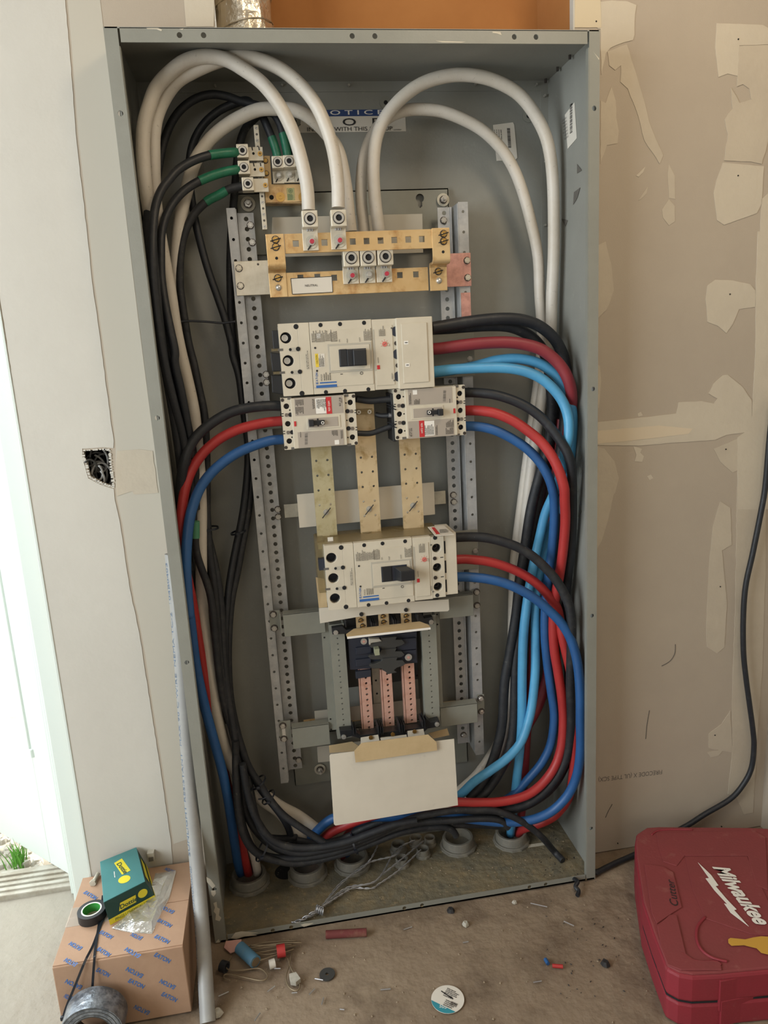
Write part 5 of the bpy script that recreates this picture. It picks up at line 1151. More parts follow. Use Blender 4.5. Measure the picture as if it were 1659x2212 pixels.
for (S_, x, y) in ((S1,527,210),(S1,1184,138),(S2,582,929),(S2,1224,842)):
    p = U(*c10(x, y), .150 if S_ is S2 else .140); MB().cyl(p, p+NV*.003, .0056, 16).cyl(p+NV*.003, p+NV*.0038, .003, 6).build('support_screw', m_screw, S_)
for (S_, x, y, hh) in ((S1,595,150,40),(S1,775,158,38),(S1,788,158,36),(S1,800,160,36),(S1,925,138,36),(S1,938,138,34),(S1,952,140,34),(S1,1092,110,40),
                       (S2,650,890,55),(S2,664,895,50),(S2,822,885,70),(S2,836,885,60),(S2,850,885,50),(S2,968,868,70),(S2,982,868,60),(S2,996,866,50),(S2,1125,840,50),(S2,1138,835,60),(S2,833,945,46),(S2,1016,920,50)):
    r = frect(c10, x, y, 7, hh, .155); MB().box(r[0], r[1], -.160, -.12, r[2], r[3]).build('phase_fin', m_blkp, S_)
# tan shields
zf = (U(*c10(605, 238), .205).z+U(*c10(1180, 180), .205).z)/2
fr_ = [U(*c10(605, 236), .205), U(*c10(1180, 181), .205)]
for p in fr_: p.z = zf
bk = [F(*c10(1165,155), zf), F(*c10(1108,138), zf), F(*c10(650,182), zf), F(*c10(592,202), zf)]
bk = [V(p.x, max(min(p.y, -.14), -.19), zf+.0) for p in bk]; bk[0].y = bk[3].y = -.188; bk[1].y = bk[2].y = -.160
o = MB().prism([V(fr_[0].x, -.205, zf), V(fr_[1].x, -.205, zf), bk[0], bk[1], bk[2], bk[3]], (0,0,-.0022)).build('tan_shield', m_tan); tag(o, 'upper tan shield with cut corners projecting above the dark insulators', 'shield')
MB().box(fr_[0].x, fr_[1].x, -.2062, -.205, zf-.0045, zf+.0003).build('pale_front_edge', m_whiteink, o)
P = [U(*c10(*p), .243) for p in ((664,1108),(655,1030),(705,975),(1165,916),(1222,968),(1226,1024))]
P2 = [V(p.x, -.243, p.z) for p in P][::-1]
o = MB().prism(P2, (0, .0016, 0)).build('tan_shield', m_tan); tag(o, 'lower tan shield with cut corners lying over the large cream card', 'shield')
for (pts) in (((700,938),(820,918),(830,965),(700,978)), ((1022,893),(1132,878),(1140,918),(1025,935)), ((835,940),(1015,918),(1020,940),(840,962))):
    P = [U(*c10(*p), .170) for p in pts]; MB().prism([P[3],P[2],P[1],P[0]], (0,.002,0)).build('fixing_tab', m_card, o)
for (x, y) in ((769,935),(920,912),(1070,893)):
    p = U(*c10(x, y), .171); MB().cyl(p, p+NV*.002, .0050, 16).box(p.x-.003, p.x+.003, p.y-.0024, p.y-.002, p.z-.0006, p.z+.0006).box(p.x-.0006, p.x+.0006, p.y-.0024, p.y-.002, p.z-.003, p.z+.003).build('fixing_screw', m_brass, o)
card('tan_flap', 'small tan card flap at the lower right of the branch panel', [c10(1165,905),c10(1295,872),c10(1310,918),c10(1200,942)], .115, m_tan)
card('tan_flap', 'tan card strip at the lower left of the branch panel', [c10(480,990),c10(640,962),c10(700,1000),c10(650,1030),c10(485,1040)], .112, m_tan)
# dark insulator stack with stepped silhouettes
IS = thing('insulator_stack', 'stack of stepped dark insulators over the tops of the copper bars', 'insulator', U(*c10(870, 490), .12))
blk([(610,225),(1085,190),(1090,420),(1040,425),(990,430),(765,460),(625,470)], .118, .045, par=IS, m=m_navy, name='insulator_base')
for k, dy in enumerate((0, 82, 164)):
    blk([(665,325+dy-6),(770,312+dy-6),(772,352+dy),(668,368+dy)], .124, .012, par=IS, m=m_navy, name='insulator_rib')
    if k < 2: blk([(945,268+dy-8),(1082,258+dy-8),(1084,325+dy),(950,340+dy)], .126, .012, par=IS, m=m_navy, name='insulator_rib')
base = [(845,250),(950,240),(940,262),(985,262),(1005,285),(985,300),(945,312),(925,330),(945,345),(880,358),(865,340),(845,330),(840,318),(775,318),(752,298),(770,288),(790,285),(835,268)]
for k, (dx, dy) in enumerate(((0,0),(-2,80),(5,142))):
    blk([(x+dx, y+dy) for x, y in base], .133+.003*k, .010, par=IS, m=m_insul, name='stepped_cover')
r = frect(c10, 812, 345, 32, 46, .148); MB().box(r[0], r[1], -.150, -.13, r[2], r[3]).build('pale_clip', mat('olive_clip', (158,160,132), .5), IS)
blk([(757,256),(828,256),(845,272),(770,285),(768,296),(757,296)], .136, .012, par=IS, m=m_beiged, name='cream_finger')
for (x, y, rr) in ((720,271,.0075),(1027,380,.0085)):
    p = U(*c10(x, y), .130); MB().cyl(p, p+NV*.003, rr, 18).build('insulator_screw', m_screw, IS); MB().cyl(p+NV*.003, p+NV*.0034, rr*.45, 8).build('screw_recess', m_pinkst, IS)
# ================================================================== CABLES
def pp(c, pts, d0, d1=None):
    n = len(pts); d1 = d0 if d1 is None else d1
    return [(*c(x, y), d0+(d1-d0)*i/max(1, n-1)) for i, (x, y) in enumerate(pts)]
WR = .0132
cable('neutral_cable', 'white cable making the outermost big arch at top left, from the left upper lug', pp(c1, ((1382,1345),(1370,1180),(1322,970),(1262,800),(1180,650),(1082,530),(960,440),(850,380),(720,362),(600,390),(500,460),(410,560),(362,680),(330,800),(322,930),(328,1080),(345,1240),(370,1400)), .165, .18)+[(338,560,.15),(352,660,.12),(370,780,.10),(392,900,.09)], WR, m_whc)
cable('neutral_cable', 'white cable making the second arch at top left, from the right upper lug', pp(c1, ((1572,1330),(1567,1150),(1532,930),(1450,710),(1345,560),(1200,440),(1040,376),(900,366),(770,400),(640,458),(540,520),(465,620),(412,740),(392,860),(390,990)), .165, .15)+[(334,420,.14),(342,490,.14),(354,560,.135),(366,625,.135),(378,704,.135),(391,768,.135),(411,852,.13),(421,912,.13),(430,1012,.12),(434,1100,.12),(434,1192,.12),(437,1310,.13),(449,1408,.13),(460,1490,.14),(471,1558,.14),(485,1612,.15),(501,1652,.15),(528,1690,.14),(566,1728,.13),(600,1752,.12),(627,1782,.12),(655,1816,.11),(668,1850,.10)], WR, m_whc)
cable('neutral_cable', 'white cable arching low across the top left and behind the upper neutral bar', [(758,500,.10)]+pp(c1, ((1640,1370),(1622,1200),(1578,980),(1500,860),(1400,760),(1300,706),(1180,696),(1050,706),(900,775),(780,865),(700,960),(645,1060),(606,1200),(570,1350),(548,1500),(535,1650)), .10, .10)+[(379,620,.09),(380,700,.085),(392,790,.08),(415,900,.08),(424,1010,.08),(430,1150,.08),(436,1300,.09),(452,1420,.10),(476,1540,.11),(512,1642,.11),(560,1705,.10),(604,1740,.10),(645,1762,.10),(683,1790,.10)], WR, m_whc)
cable('neutral_cable', 'white cable making the highest arch at top right', [(820,505,.09)]+pp(c2, ((232,1470),(205,1250),(198,1050),(218,880),(278,745),(378,628),(500,540),(650,490),(800,480),(960,512),(1110,590),(1210,700),(1292,850),(1330,1000),(1348,1200),(1352,1450),(1350,1650)), .11, .10)+[(1192,640,.09),(1190,720,.08),(1180,800,.07),(1168,880,.06),(1155,960,.05),(1143,1050,.045),(1132,1150,.045),(1122,1260,.045),(1112,1380,.05),(1104,1480,.05),(1092,1570,.05),(1070,1640,.05),(1030,1700,.055),(990,1735,.06),(950,1760,.06)], WR, m_whc)
cable('neutral_cable', 'white cable making the lower arch at top right, running behind the blue cables', [(788,505,.08)]+pp(c2, ((138,1470),(118,1250),(135,1020),(195,860),(275,765),(380,712),(500,700),(640,715),(780,768),(900,838),(1010,945),(1090,1070),(1150,1220),(1205,1420),(1250,1640)), .08, .06)+[(1166,640,.05),(1171,720,.045),(1166,800,.04),(1157,870,.04),(1147,940,.04),(1136,1020,.035),(1127,1090,.03),(1118,1160,.03),(1110,1240,.03),(1106,1400,.03),(1100,1520,.03),(1078,1600,.035),(1036,1666,.04),(1000,1702,.045),(965,1732,.05)], WR*.94, m_whc)
cable('neutral_cable', 'white cable rising out of the left floor conduit beside the red one', [F(556,1890,.0),(555,1877,.10),(548,1845,.10),(538,1815,.10),(525,1775,.095),(518,1735,.09),(512,1690,.085),(500,1640,.08),(478,1580,.075),(460,1500,.07),(450,1420,.06)], .0105, m_whc)
GR = .0082
cable('ground_cable', 'black cable with green tape entering the top side lug from the left', pp(q5, ((893,569),(850,570),(740,580),(640,597),(520,640),(400,712),(320,800),(262,880),(222,980),(200,1100),(190,1260),(190,1420)), .105, .245)+[(332,600,.245),(341,690,.24),(357,790,.23),(376,870,.22),(394,940,.19),(408,1020,.17),(416,1100,.15)], GR, m_blk, tape=[(.03,.16)])
cable('ground_cable', 'black cable with green tape entering the middle side lug from the left', pp(q5, ((902,708),(860,715),(780,730),(650,772),(520,835),(420,912),(342,1010),(290,1120),(262,1250),(258,1400),(262,1600),(290,1800),(330,2000),(372,2200)), .105, .22)+[(378,786,.215),(390,839,.21),(402,900,.19),(412,960,.17),(420,1030,.15),(424,1100,.14)], GR, m_blk, tape=[(.01,.19)])
G3, C3 = cable('ground_cable', 'black cable with green tape entering the bottom side lug, hanging rightmost', pp(q5, ((930,845),(900,852),(820,872),(735,920),(640,970),(545,1060),(475,1180),(432,1320),(414,1500),(418,1700),(446,1900),(478,2100),(500,2200)), .105, .10)+[(419,786,.10),(430,839,.10),(441,891,.10),(445,944,.10),(447,1020,.10),(447,1101,.11),(450,1153,.11),(455,1206,.12),(462,1258,.12),(468,1327,.13),(477,1436,.14),(490,1517,.15),(512,1585,.16),(536,1653,.16),(561,1693,.16),(585,1729,.17),(612,1760,.17),(650,1788,.18),(699,1819,.18)], GR, m_blk2, tape=[(.075,.135)])
cable('ground_cable', 'black cable looping over the top left and down to the left ground plate lug', [(600,344,.079),(596,325,.08),(588,300,.08),(578,275,.075)]+[(566,250,.07),(548,229,.06)]+pp(q5, ((960,142),(850,172),(740,225),(640,305),(570,395),(520,505),(494,640),(492,780),(508,930),(540,1130),(590,1340),(650,1550),(720,1750),(785,1940),(840,2150)), .06, .06)+[(503,768,.06),(516,812,.06),(523,865,.06),(530,917,.06),(535,957,.06),(535,1009,.06),(529,1075,.06),(521,1127,.06),(510,1180,.07),(500,1232,.08),(492,1290,.09),(487,1360,.11),(487,1430,.12),(492,1500,.13),(506,1570,.15),(530,1640,.15),(560,1700,.15),(595,1745,.15),(613,1770,.16),(625,1795,.15),(634,1835,.12)], GR, m_blk, tape=[(0,.055)])
cable('ground_cable', 'black cable making the highest black arch at top left, to the middle ground plate lug', [(622,344,.079),(618,318,.08),(611,288,.08),(602,262,.075),(585,240,.07)]+pp(q5, ((1040,180),(920,150),(800,108),(680,92),(560,120),(450,190),(370,282),(310,400),(270,530),(242,680),(222,820),(210,960),(200,1120)), .065, .09)+[(325,560,.09),(335,680,.09),(352,780,.09),(372,860,.09),(392,930,.09),(412,1010,.09),(432,1100,.10),(455,1180,.11),(472,1260,.12),(480,1340,.12),(484,1430,.13),(494,1510,.14),(508,1600,.17),(509,1655,.19),(511,1711,.20),(519,1780,.20),(535,1822,.20),(562,1848,.19),(600,1860,.18),(636,1865,.18),(677,1860,.17),(719,1850,.17),(760,1838,.17),(802,1822,.17),(860,1800,.17),(907,1789,.16),(960,1783,.15),(1020,1782,.13),(1080,1785,.12)], GR, m_blk2, tape=[(0,.045)])
cable('ground_cable', 'black cable dropping straight down behind the left rail from the right ground plate lug', [(640,345,.079),(632,310,.08),(615,270,.07),(590,245,.05),(565,246,.045)]+pp(q5, ((1020,300),(955,370),(915,470),(890,600),(872,800),(855,1000),(838,1200),(828,1500),(832,1800),(842,2000),(865,2200)), .045, .05)+[(516,800,.05),(531,870,.05),(543,940,.05),(544,1010,.05),(540,1075,.05),(533,1127,.05),(523,1180,.06),(512,1240,.07),(500,1300,.09),(494,1380,.10),(494,1450,.11),(500,1520,.12),(515,1590,.13),(530,1640,.13),(540,1700,.17),(552,1760,.18),(572,1805,.19),(608,1833,.19),(650,1843,.19),(705,1835,.18),(760,1822,.18),(816,1800,.18),(860,1780,.18),(907,1763,.18),(979,1751,.18),(1023,1750,.18),(1066,1751,.18),(1109,1765,.18),(1144,1786,.19),(1173,1811,.195),F(1196,1838,.022),F(1216,1859,.012)], GR, m_blk2)
for i, (pts, lab) in enumerate((
    (((322,430,.16),(317,500,.22),(322,560,.225),(330,640,.225),(342,720,.225),(357,800,.22),(371,880,.21),(384,960,.19),(393,1040,.16),(402,1130,.15),(414,1230,.14)), 'black cable hugging the left side of the cabinet, outermost of the bundle'),
    (((330,440,.15),(331,520,.205),(337,600,.21),(347,690,.21),(361,780,.205),(377,860,.20),(393,930,.18),(404,1000,.16),(414,1080,.13),(427,1180,.11),(440,1250,.11),(453,1320,.11),(463,1400,.11),(474,1480,.11),(492,1560,.11)), 'black cable second from the left side of the cabinet'),
    (((345,470,.13),(347,570,.18),(353,660,.19),(366,740,.19),(384,820,.18),(402,900,.17),(416,970,.15),(426,1040,.12),(434,1110,.11),(444,1190,.105),(456,1260,.10),(466,1340,.10),(476,1420,.10)), 'black cable running just left of the white cable in the left bundle'))):
    cable('ground_cable', lab, list(pts), GR, m_blk)
cable('ground_cable', 'black cable end wrapped with pale green tape below the blue cable at left', [(422,1150,.16),(422,1175,.16),(427,1203,.16),(436,1230,.155),(446,1257,.15),(455,1290,.15),(463,1350,.15),(470,1430,.15),(482,1510,.15),(502,1580,.15),(516,1640,.15),(522,1700,.16),(530,1750,.17),(547,1785,.17),(566,1805,.16),(594,1811,.15),(622,1811,.14),(640,1809,.13)], GR, m_blk2)
p = U(422, 1145, .16); C = [U(422, y, .16) for y in (1126, 1135, 1145, 1155, 1162)]
tag(MB().tube(C, GR+.001, 14).build('green_tape', mat('pale_green_tape', (78, 140, 108), .5), smooth=True, auto=True), 'pale green tape wrap on the black cable below the blue cable', 'tape')
FR_ = .0108
cable('feeder_cable', 'black feeder leaving the left small breaker to the left', pp(q6, ((1015,446),(960,444),(880,447),(750,462),(620,492),(500,552),(400,622),(320,700),(262,790),(225,900),(200,1030)), .135, .20)+[(390,1080,.18),(398,1150,.13),(412,1240,.11),(426,1330,.10)], FR_, m_blk)
cable('feeder_cable', 'red feeder curving down from the left small breaker', pp(q6, ((1022,570),(900,582),(760,612),(640,650),(520,712),(420,790),(340,880),(280,980),(236,1100),(208,1250),(195,1400),(195,1560)), .135, .20)+[(398,1215,.185),(408,1265,.165),(417,1310,.15),(428,1380,.14),(440,1450,.14),(456,1530,.14),(472,1610,.14),(490,1690,.135),(505,1750,.13),(518,1810,.12),(530,1860,.10),F(537,1888,.01)], FR_, m_redc)
cable('feeder_cable', 'blue feeder curving down from the left small breaker', pp(q6, ((1030,722),(930,732),(800,772),(680,822),(580,882),(480,962),(400,1050),(338,1150),(290,1280),(262,1400),(244,1560),(236,1750),(245,1950),(262,2150)), .135, .245)+[(411,1340,.235),(423,1436,.225),(440,1517,.21),(458,1585,.195),(477,1653,.19),(489,1707,.18),(498,1761,.17),(506,1815,.145),(513,1860,.12),F(520,1888,.01)], FR_, m_blu)
BR_ = .0128
cable('feeder_cable', 'thick black feeder arching highest from the top large breaker to the right side', pp(c7, ((428,258),(500,246),(600,228),(700,212),(850,192),(1000,182),(1130,188),(1250,218),(1345,272),(1425,350),(1482,450),(1510,560),(1525,680)), .145, .13)+[(1223,870,.12),(1218,930,.13),(1208,1000,.12),(1202,1080,.11),(1200,1160,.10),(1198,1250,.10)], BR_, m_blk)
cable('feeder_cable', 'second thick black feeder behind the first, from the top large breaker', pp(c7, ((428,268),(560,262),(700,250),(900,240),(1050,248),(1170,290),(1265,355),(1330,440),(1370,560),(1390,700)), .125, .10)+[(1192,880,.09),(1185,960,.085),(1166,1025,.085),(1147,1100,.085),(1133,1190,.085),(1122,1258,.085),(1115,1326,.085),(1102,1407,.085),(1090,1475,.085),(1085,1560,.09),(1075,1610,.10),(1058,1660,.11),(1035,1700,.12),(1010,1725,.13)], BR_*.95, m_blk2)
cable('feeder_cable', 'black feeder running down beside the light blue pair on the right', [(1205,860,.075),(1196,930,.075),(1184,1000,.07),(1168,1070,.07),(1152,1150,.07),(1140,1230,.07),(1126,1310,.075),(1118,1380,.085),(1113,1450,.09),(1110,1560,.10),(1100,1620,.11),(1078,1670,.12),(1050,1710,.13),(1020,1740,.14)], BR_*.9, m_blk2)
cable('feeder_cable', 'thick crimson feeder from the top large breaker to the right side', pp(c7, ((432,430),(500,424),(600,410),(750,390),(900,378),(1050,376),(1190,394),(1312,432),(1412,502),(1490,590),(1540,690),(1562,790)), .135, .20)+[(1234,880,.17),(1226,940,.13),(1214,1000,.11),(1202,1060,.10),(1193,1150,.08),(1187,1250,.07),(1185,1350,.07),(1186,1420,.07),(1180,1470,.07),(1160,1530,.08),(1128,1585,.09),(1095,1640,.10),(1062,1690,.11),(1035,1728,.12)], BR_, m_redk)
cable('feeder_cable', 'crimson feeder dropping into the right floor conduit', [(1210,905,.09),(1203,1000,.085),(1195,1080,.08),(1178,1150,.07),(1160,1300,.06),(1148,1450,.06),(1140,1560,.06),(1136,1620,.06),(1132,1690,.07),(1127,1750,.08),(1122,1790,.09),F(1120,1806,.0)], BR_*.85, m_redk)
cable('feeder_cable', 'front light blue feeder arching from the top large breaker', pp(c7, ((432,614),(500,605),(600,595),(780,586),(950,582),(1090,592),(1215,622),(1325,676),(1422,762),(1492,860),(1532,970),(1542,1080),(1530,1190),(1500,1310)), .135, .215)+[(1210,1030,.16),(1194,1072,.13),(1178,1110,.12),(1166,1160,.115),(1156,1204,.115),(1147,1250,.115),(1139,1299,.115),(1131,1367,.12),(1128,1448,.12),(1127,1557,.12),(1123,1618,.12),(1117,1676,.12),(1112,1720,.11),(1107,1765,.10),(1104,1790,.09),F(1102,1808,.0)], BR_*.88, m_lbl)
cable('feeder_cable', 'rear light blue feeder rising slightly above the front one', pp(c7, ((440,622),(600,600),(760,572),(860,545),(950,522),(1080,508),(1200,518),(1310,552),(1410,620),(1480,700),(1532,800),(1560,900),(1572,1000)), .115, .18)+[(1236,940,.15),(1232,1000,.12),(1220,1050,.11),(1203,1105,.10),(1188,1150,.10),(1175,1200,.10),(1164,1250,.10),(1157,1313,.105),(1156,1380,.11),(1156,1448,.12),(1150,1516,.13),(1141,1560,.14),(1124,1605,.15),(1095,1638,.155),(1060,1664,.155),(1025,1688,.15),(1000,1712,.14),(975,1735,.12)], BR_*.88, m_lbl)
cable('feeder_cable', 'black feeder arching from the right small breaker', pp(c7, ((695,785),(760,784),(850,790),(950,805),(1080,845),(1200,902),(1310,982),(1400,1080),(1480,1190),(1535,1290),(1562,1400)), .135, .225)+[(1236,1060,.20),(1236,1130,.18),(1232,1200,.17),(1224,1270,.15),(1222,1350,.13),(1228,1450,.12),(1236,1560,.12),(1230,1620,.12),(1214,1668,.12),(1185,1708,.13),(1140,1738,.14),(1090,1752,.14),(1020,1760,.14),(940,1768,.13),(860,1785,.12),(800,1805,.11),(740,1835,.10)], FR_, m_blk)
cable('feeder_cable', 'bright red feeder arching from the right small breaker', pp(c7, ((698,932),(760,930),(850,936),(950,955),(1080,1010),(1200,1090),(1310,1182),(1395,1290),(1460,1420),(1502,1560)), .135, .23)+[(1220,1082,.215),(1221,1130,.19),(1216,1190,.18),(1208,1245,.165),(1199,1295,.155),(1195,1345,.15),(1197,1400,.15),(1205,1450,.15),(1213,1502,.15),(1217,1557,.15),(1212,1615,.155),(1196,1660,.16),(1167,1697,.165),(1132,1720,.17),(1080,1732,.17),(1023,1734,.17),(970,1733,.17),(900,1740,.16),(830,1755,.15),(780,1770,.14),(744,1784,.13),(710,1802,.12),(688,1825,.11),F(676,1866,.0)], FR_*1.05, m_redc)
cable('feeder_cable', 'blue feeder arching from the right small breaker', pp(c7, ((700,1058),(760,1058),(850,1068),(950,1096),(1080,1160),(1200,1242),(1300,1345),(1370,1460),(1408,1570)), .135, .20)+[(1197,1082,.17),(1197,1130,.165),(1192,1190,.15),(1184,1250,.135),(1178,1310,.13),(1177,1370,.13),(1182,1430,.13),(1190,1490,.13),(1197,1545,.13),(1190,1605,.13),(1170,1648,.13),(1140,1684,.13),(1115,1712,.12),(1090,1730,.11)], FR_, m_blu)
cable('feeder_cable', 'black feeder arching from the lower large breaker', pp(q8, ((-140,742),(-60,738),(40,738),(130,747),(250,777),(370,822),(480,890),(580,980),(660,1070),(728,1180),(775,1300),(792,1430)), .15, .21)+[(1234,1400,.20),(1232,1480,.18),(1234,1560,.17),(1228,1620,.16),(1212,1662,.16),(1185,1700,.16),(1150,1730,.16),(1110,1745,.16),(1050,1755,.155),(980,1762,.15),(900,1772,.14),(830,1790,.13),(760,1815,.12),(700,1850,.11)], BR_*.86, m_blk2)
cable('feeder_cable', 'bright red feeder arching from the lower large breaker', pp(q8, ((-130,918),(-60,914),(40,922),(120,932),(220,957),(340,1002),(450,1062),(540,1132),(615,1215),(675,1300),(700,1400),(716,1520),(745,1650),(780,1800),(798,1950),(805,2150)), .15, .17)+[(1240,1600,.16),(1240,1660,.155),(1230,1718,.15),(1205,1756,.15),(1178,1774,.14),(1150,1784,.12),(1128,1792,.10),F(1117,1806,.0)], BR_*.86, m_redc)
cable('feeder_cable', 'blue feeder arching from the lower large breaker, sweeping outermost to the bottom', pp(q8, ((-120,1056),(-50,1055),(40,1062),(120,1072),(250,1102),(370,1152),(490,1222),(600,1312),(700,1412),(775,1530),(826,1680),(852,1850),(862,2050),(862,2200)), .15, .225)+[(1254,1618,.21),(1246,1674,.20),(1228,1715,.195),(1199,1747,.19),(1167,1765,.185),(1132,1774,.18),(1080,1776,.17),(1023,1770,.16),(965,1763,.155),(900,1762,.15),(850,1764,.145),(800,1764,.14),(760,1760,.14),(719,1768,.135),(690,1790,.13),(670,1815,.12),(658,1845,.11),F(655,1868,.0)], BR_*.88, m_blu)
cable('feeder_cable', 'blue feeder surfacing between the black cables at the bottom left of the large card', [(900,1755,.10),(860,1768,.10),(820,1774,.10),(790,1784,.10),(765,1800,.095),(750,1825,.09),F(748,1850,.0)], FR_, m_blu)
cable('feeder_cable', 'crimson feeder glimpsed among the black cables above the middle conduit', [(850,1775,.085),(810,1782,.085),(775,1788,.085),(752,1803,.08),(740,1830,.08),F(738,1856,.0)], FR_, m_redk)
# bottom black bundle that crosses above the conduits
for i, (pts, lab) in enumerate((
    (((508,1600),(512,1680),(519,1750),(530,1800),(552,1838),(590,1852),(636,1854),(690,1848),(745,1834),(800,1812),(850,1790),(910,1776),(980,1772),(1040,1768),(1080,1772),(1098,1788)), 'black cable in the bottom bundle, running highest behind the tie'),
    (((516,1690),(526,1740),(546,1785),(580,1822),(620,1842),(675,1846),(735,1832),(790,1812),(850,1800),(910,1790),(950,1786),(975,1792),(986,1806)), 'black cable in the bottom bundle, ending behind the right conduits'),
    (((640,1815),(690,1822),(740,1812),(780,1792),(820,1776),(870,1768),(920,1762),(970,1756),(1030,1752),(1100,1748)), 'short black cable just under the large cream card'),
    (((524,1650),(534,1710),(552,1765),(585,1812),(630,1830),(690,1830),(750,1818),(800,1800),(850,1782),(900,1772)), 'black cable in the bottom bundle nearest the camera'))):
    cable('ground_cable', lab, [(x, y, (.175, .155, .14, .19)[i]) for x, y in pts], GR*1.02, m_blk2)
# ---- cable ties
def tie(name_lab, px, py, d, r, ax, wid=.0042):
    p = U(px, py, d); a = Vector(ax).normalized(); mb = MB(); mb.cyl(p-a*wid/2, p+a*wid/2, r+.0012, 22, rin=r)
    o = mb.build('cable_tie', m_zip, smooth=True, auto=True); u = a.orthogonal().normalized(); q = p+V(0,-1,0)*(r+.002)
    MB().box(q.x-.004, q.x+.004, q.y-.003, q.y+.002, q.z-.003, q.z+.003).build('tie_head', m_zip, o, bevel=.0005)
    tag(o, name_lab, 'cable tie', 'black cable ties'); return o
tie('black tie around the two black cables behind the left rail, halfway down', 515, 1149, .06, .0175, (-.2,0,1)); tie('black tie with its head sticking out right of the left bundle', 452, 1141, .10, .020, (0,0,1))
tie('upper black tie around the black cables near the bottom left corner', 558, 1690, .155, .020, (-.5,0,.8)); tie('second black tie just below it where the black cables cross the white one', 580, 1722, .155, .019, (-.6,0,.75))
tie('black tie around the bottom bundle at its lowest left bend', 566, 1836, .185, .026, (.7,0,-.5)); tie('black tie around the bottom bundle left of the conduits', 765, 1822, .175, .026, (1,0,.25))
C = [U(*q5(*p), .125) for p in ((340,1960),(420,1962),(500,1958),(600,1962),(680,1968),(760,1975),(870,1962))]
tag(MB().tube(catmull(C, 5), .0022, 8).build('cable_tie', m_zip, smooth=True), 'long black tie stretched across the white cable to the black pair at mid height left', 'cable tie', 'black cable ties')
for (q, lab) in ((((625,1490),(660,1500),(690,1480),(700,1470)), 'upper'), (((730,1572),(765,1568),(800,1555)), 'lower')):
    C = [U(*q7(*p), .172) for p in q]; tag(MB().tube(catmull(C, 4), .0020, 8).build('cable_tie', m_zip, smooth=True), lab+' thin black tie across the white cable at the bottom left', 'cable tie', 'black cable ties')
# ================================================================== FLOOR CONDUITS
def conduit(px, py, R_, lab, hgt=.034, threads=True):
    c = F(px, py, hgt); t = thing('conduit_stub', lab, 'conduit', (c.x, c.y, .004), 'conduit stubs in the cabinet bottom' if R_ < .03 else 'large threaded conduit stubs')
    b = V(c.x, c.y, .004); up = V(0,0,1)
    prof = [(R_*1.16, 0), (R_*1.16, .006), (R_*1.10, .008), (R_*1.02, .008)]
    z = .009
    if threads:
        while z < hgt-.006: prof += [(R_*1.025, z), (R_*.985, z+.0016)]; z += .0032
    prof += [(R_, hgt-.004-.003), (R_*.97, hgt-.004), (R_*.84, hgt-.004)]
    MB().lathe(b, up, prof, 36).build('threaded_adapter', m_pvcd, t, smooth=False)
    MB().lathe(b, up, [(R_*.84, hgt-.004), (R_*.82, hgt-.008), (R_*.82, .0005)], 30).build('conduit_bore', m_pvcd, t, smooth=True)
    MB().cyl(b+up*.0005, b+up*.0010, R_*.82, 24).build('dark_interior', m_dark, t)
    nut = []
    for k in range(12): nut.append(k)
    MB().cyl(b, b+up*.0055, R_*1.22, 12).build('lock_nut', m_pvcd, t, bevel=.0006)
conduit(537, 1885, .0425, 'leftmost large threaded conduit stub with blue, red and white cables'); conduit(663, 1866, .0425, 'second large conduit stub from the left, under the black bundle')
conduit(760, 1846, .0400, 'large conduit stub half hidden below the black bundle, left of the small stubs'); conduit(989, 1806, .0400, 'large conduit stub right of the small stubs'); conduit(1104, 1795, .0400, 'rightmost large conduit stub, with light blue and crimson cables')
for (x, y, R_, lab) in ((860,1822,.0190,'widest small conduit stub left of the group'),(898,1808,.0165,'small conduit stub at the back of the group'),(928,1808,.0145,'small conduit stub nearest the large right ones'),(913,1832,.0165,'small conduit stub right front of the group'),(868,1852,.0160,'small conduit stub at the front of the group')):
    conduit(x, y, R_, lab, .026, False)
c_ = F(619, 1882, .0045); t = MB().cyl((c_.x, c_.y, .004), (c_.x, c_.y, .0046), .030, 28).build('knockout_hole', m_dark, cab)
# pull wires tied in a knot
pw = thing('twisted_pull_wires', 'twisted grey pull wires knotted near the front edge of the cabinet bottom', 'wire', F(690,1966,.006))
def twist(pts, rr=.0012, tw=.0014):
    P = catmull([p if isinstance(p, Vector) else F(*p) for p in pts], 16)
    for ph in (0, math.pi):
        Q = []; L = 0
        for i, p in enumerate(P):
            if i: L += (p-P[i-1]).length
            t = (P[min(i+1, len(P)-1)]-P[max(i-1, 0)]).normalized(); u = t.cross(V(0,0,1)).normalized(); w_ = t.cross(u); a = L*2*math.pi/.034+ph
            Q.append(p+(u*math.cos(a)+w_*math.sin(a))*tw)
        MB().tube(Q, rr, 7).build('wire_strand', m_wire, pw, smooth=True)
K = (*c11(1060,1300), .018)
twist([(*c12(-10+20,800+45), .03), (*c11(1480,860), .045), (*c11(1400,975), .03), (*c11(1210,1110), .02), K]); twist([(*c12(180,905),.03), (*c11(1640,890), .035), (*c11(1420,955), .03), (*c11(1230,1105), .022), K])
twist([(*c12(265,880),.03), (*c12(120,960),.03), (*c11(1500,1080), .02), (*c11(1300,1150), .018), K]); twist([(*c12(330,885),.03), (*c12(180,1010),.03), (*c12(30,1130),.02), (*c11(1450,1110), .016), (*c11(1250,1150), .015), K])
twist([(*c12(310,950),.03), (*c12(150,1100),.02), (*c12(0,1205),.012), (*c11(1450,1150), .012), (*c11(1260,1160), .013), K])
twist([K, (*c11(1000,1350), .016), (*c11(920,1390), .014), (*c11(830,1420), .010)], .0016, .0022); twist([K, (*c11(990,1345), .020), (*c11(900,1398), .016), (*c11(850,1412), .012)], .0016, .003)
kc = F(*c11(1048,1318), .018)
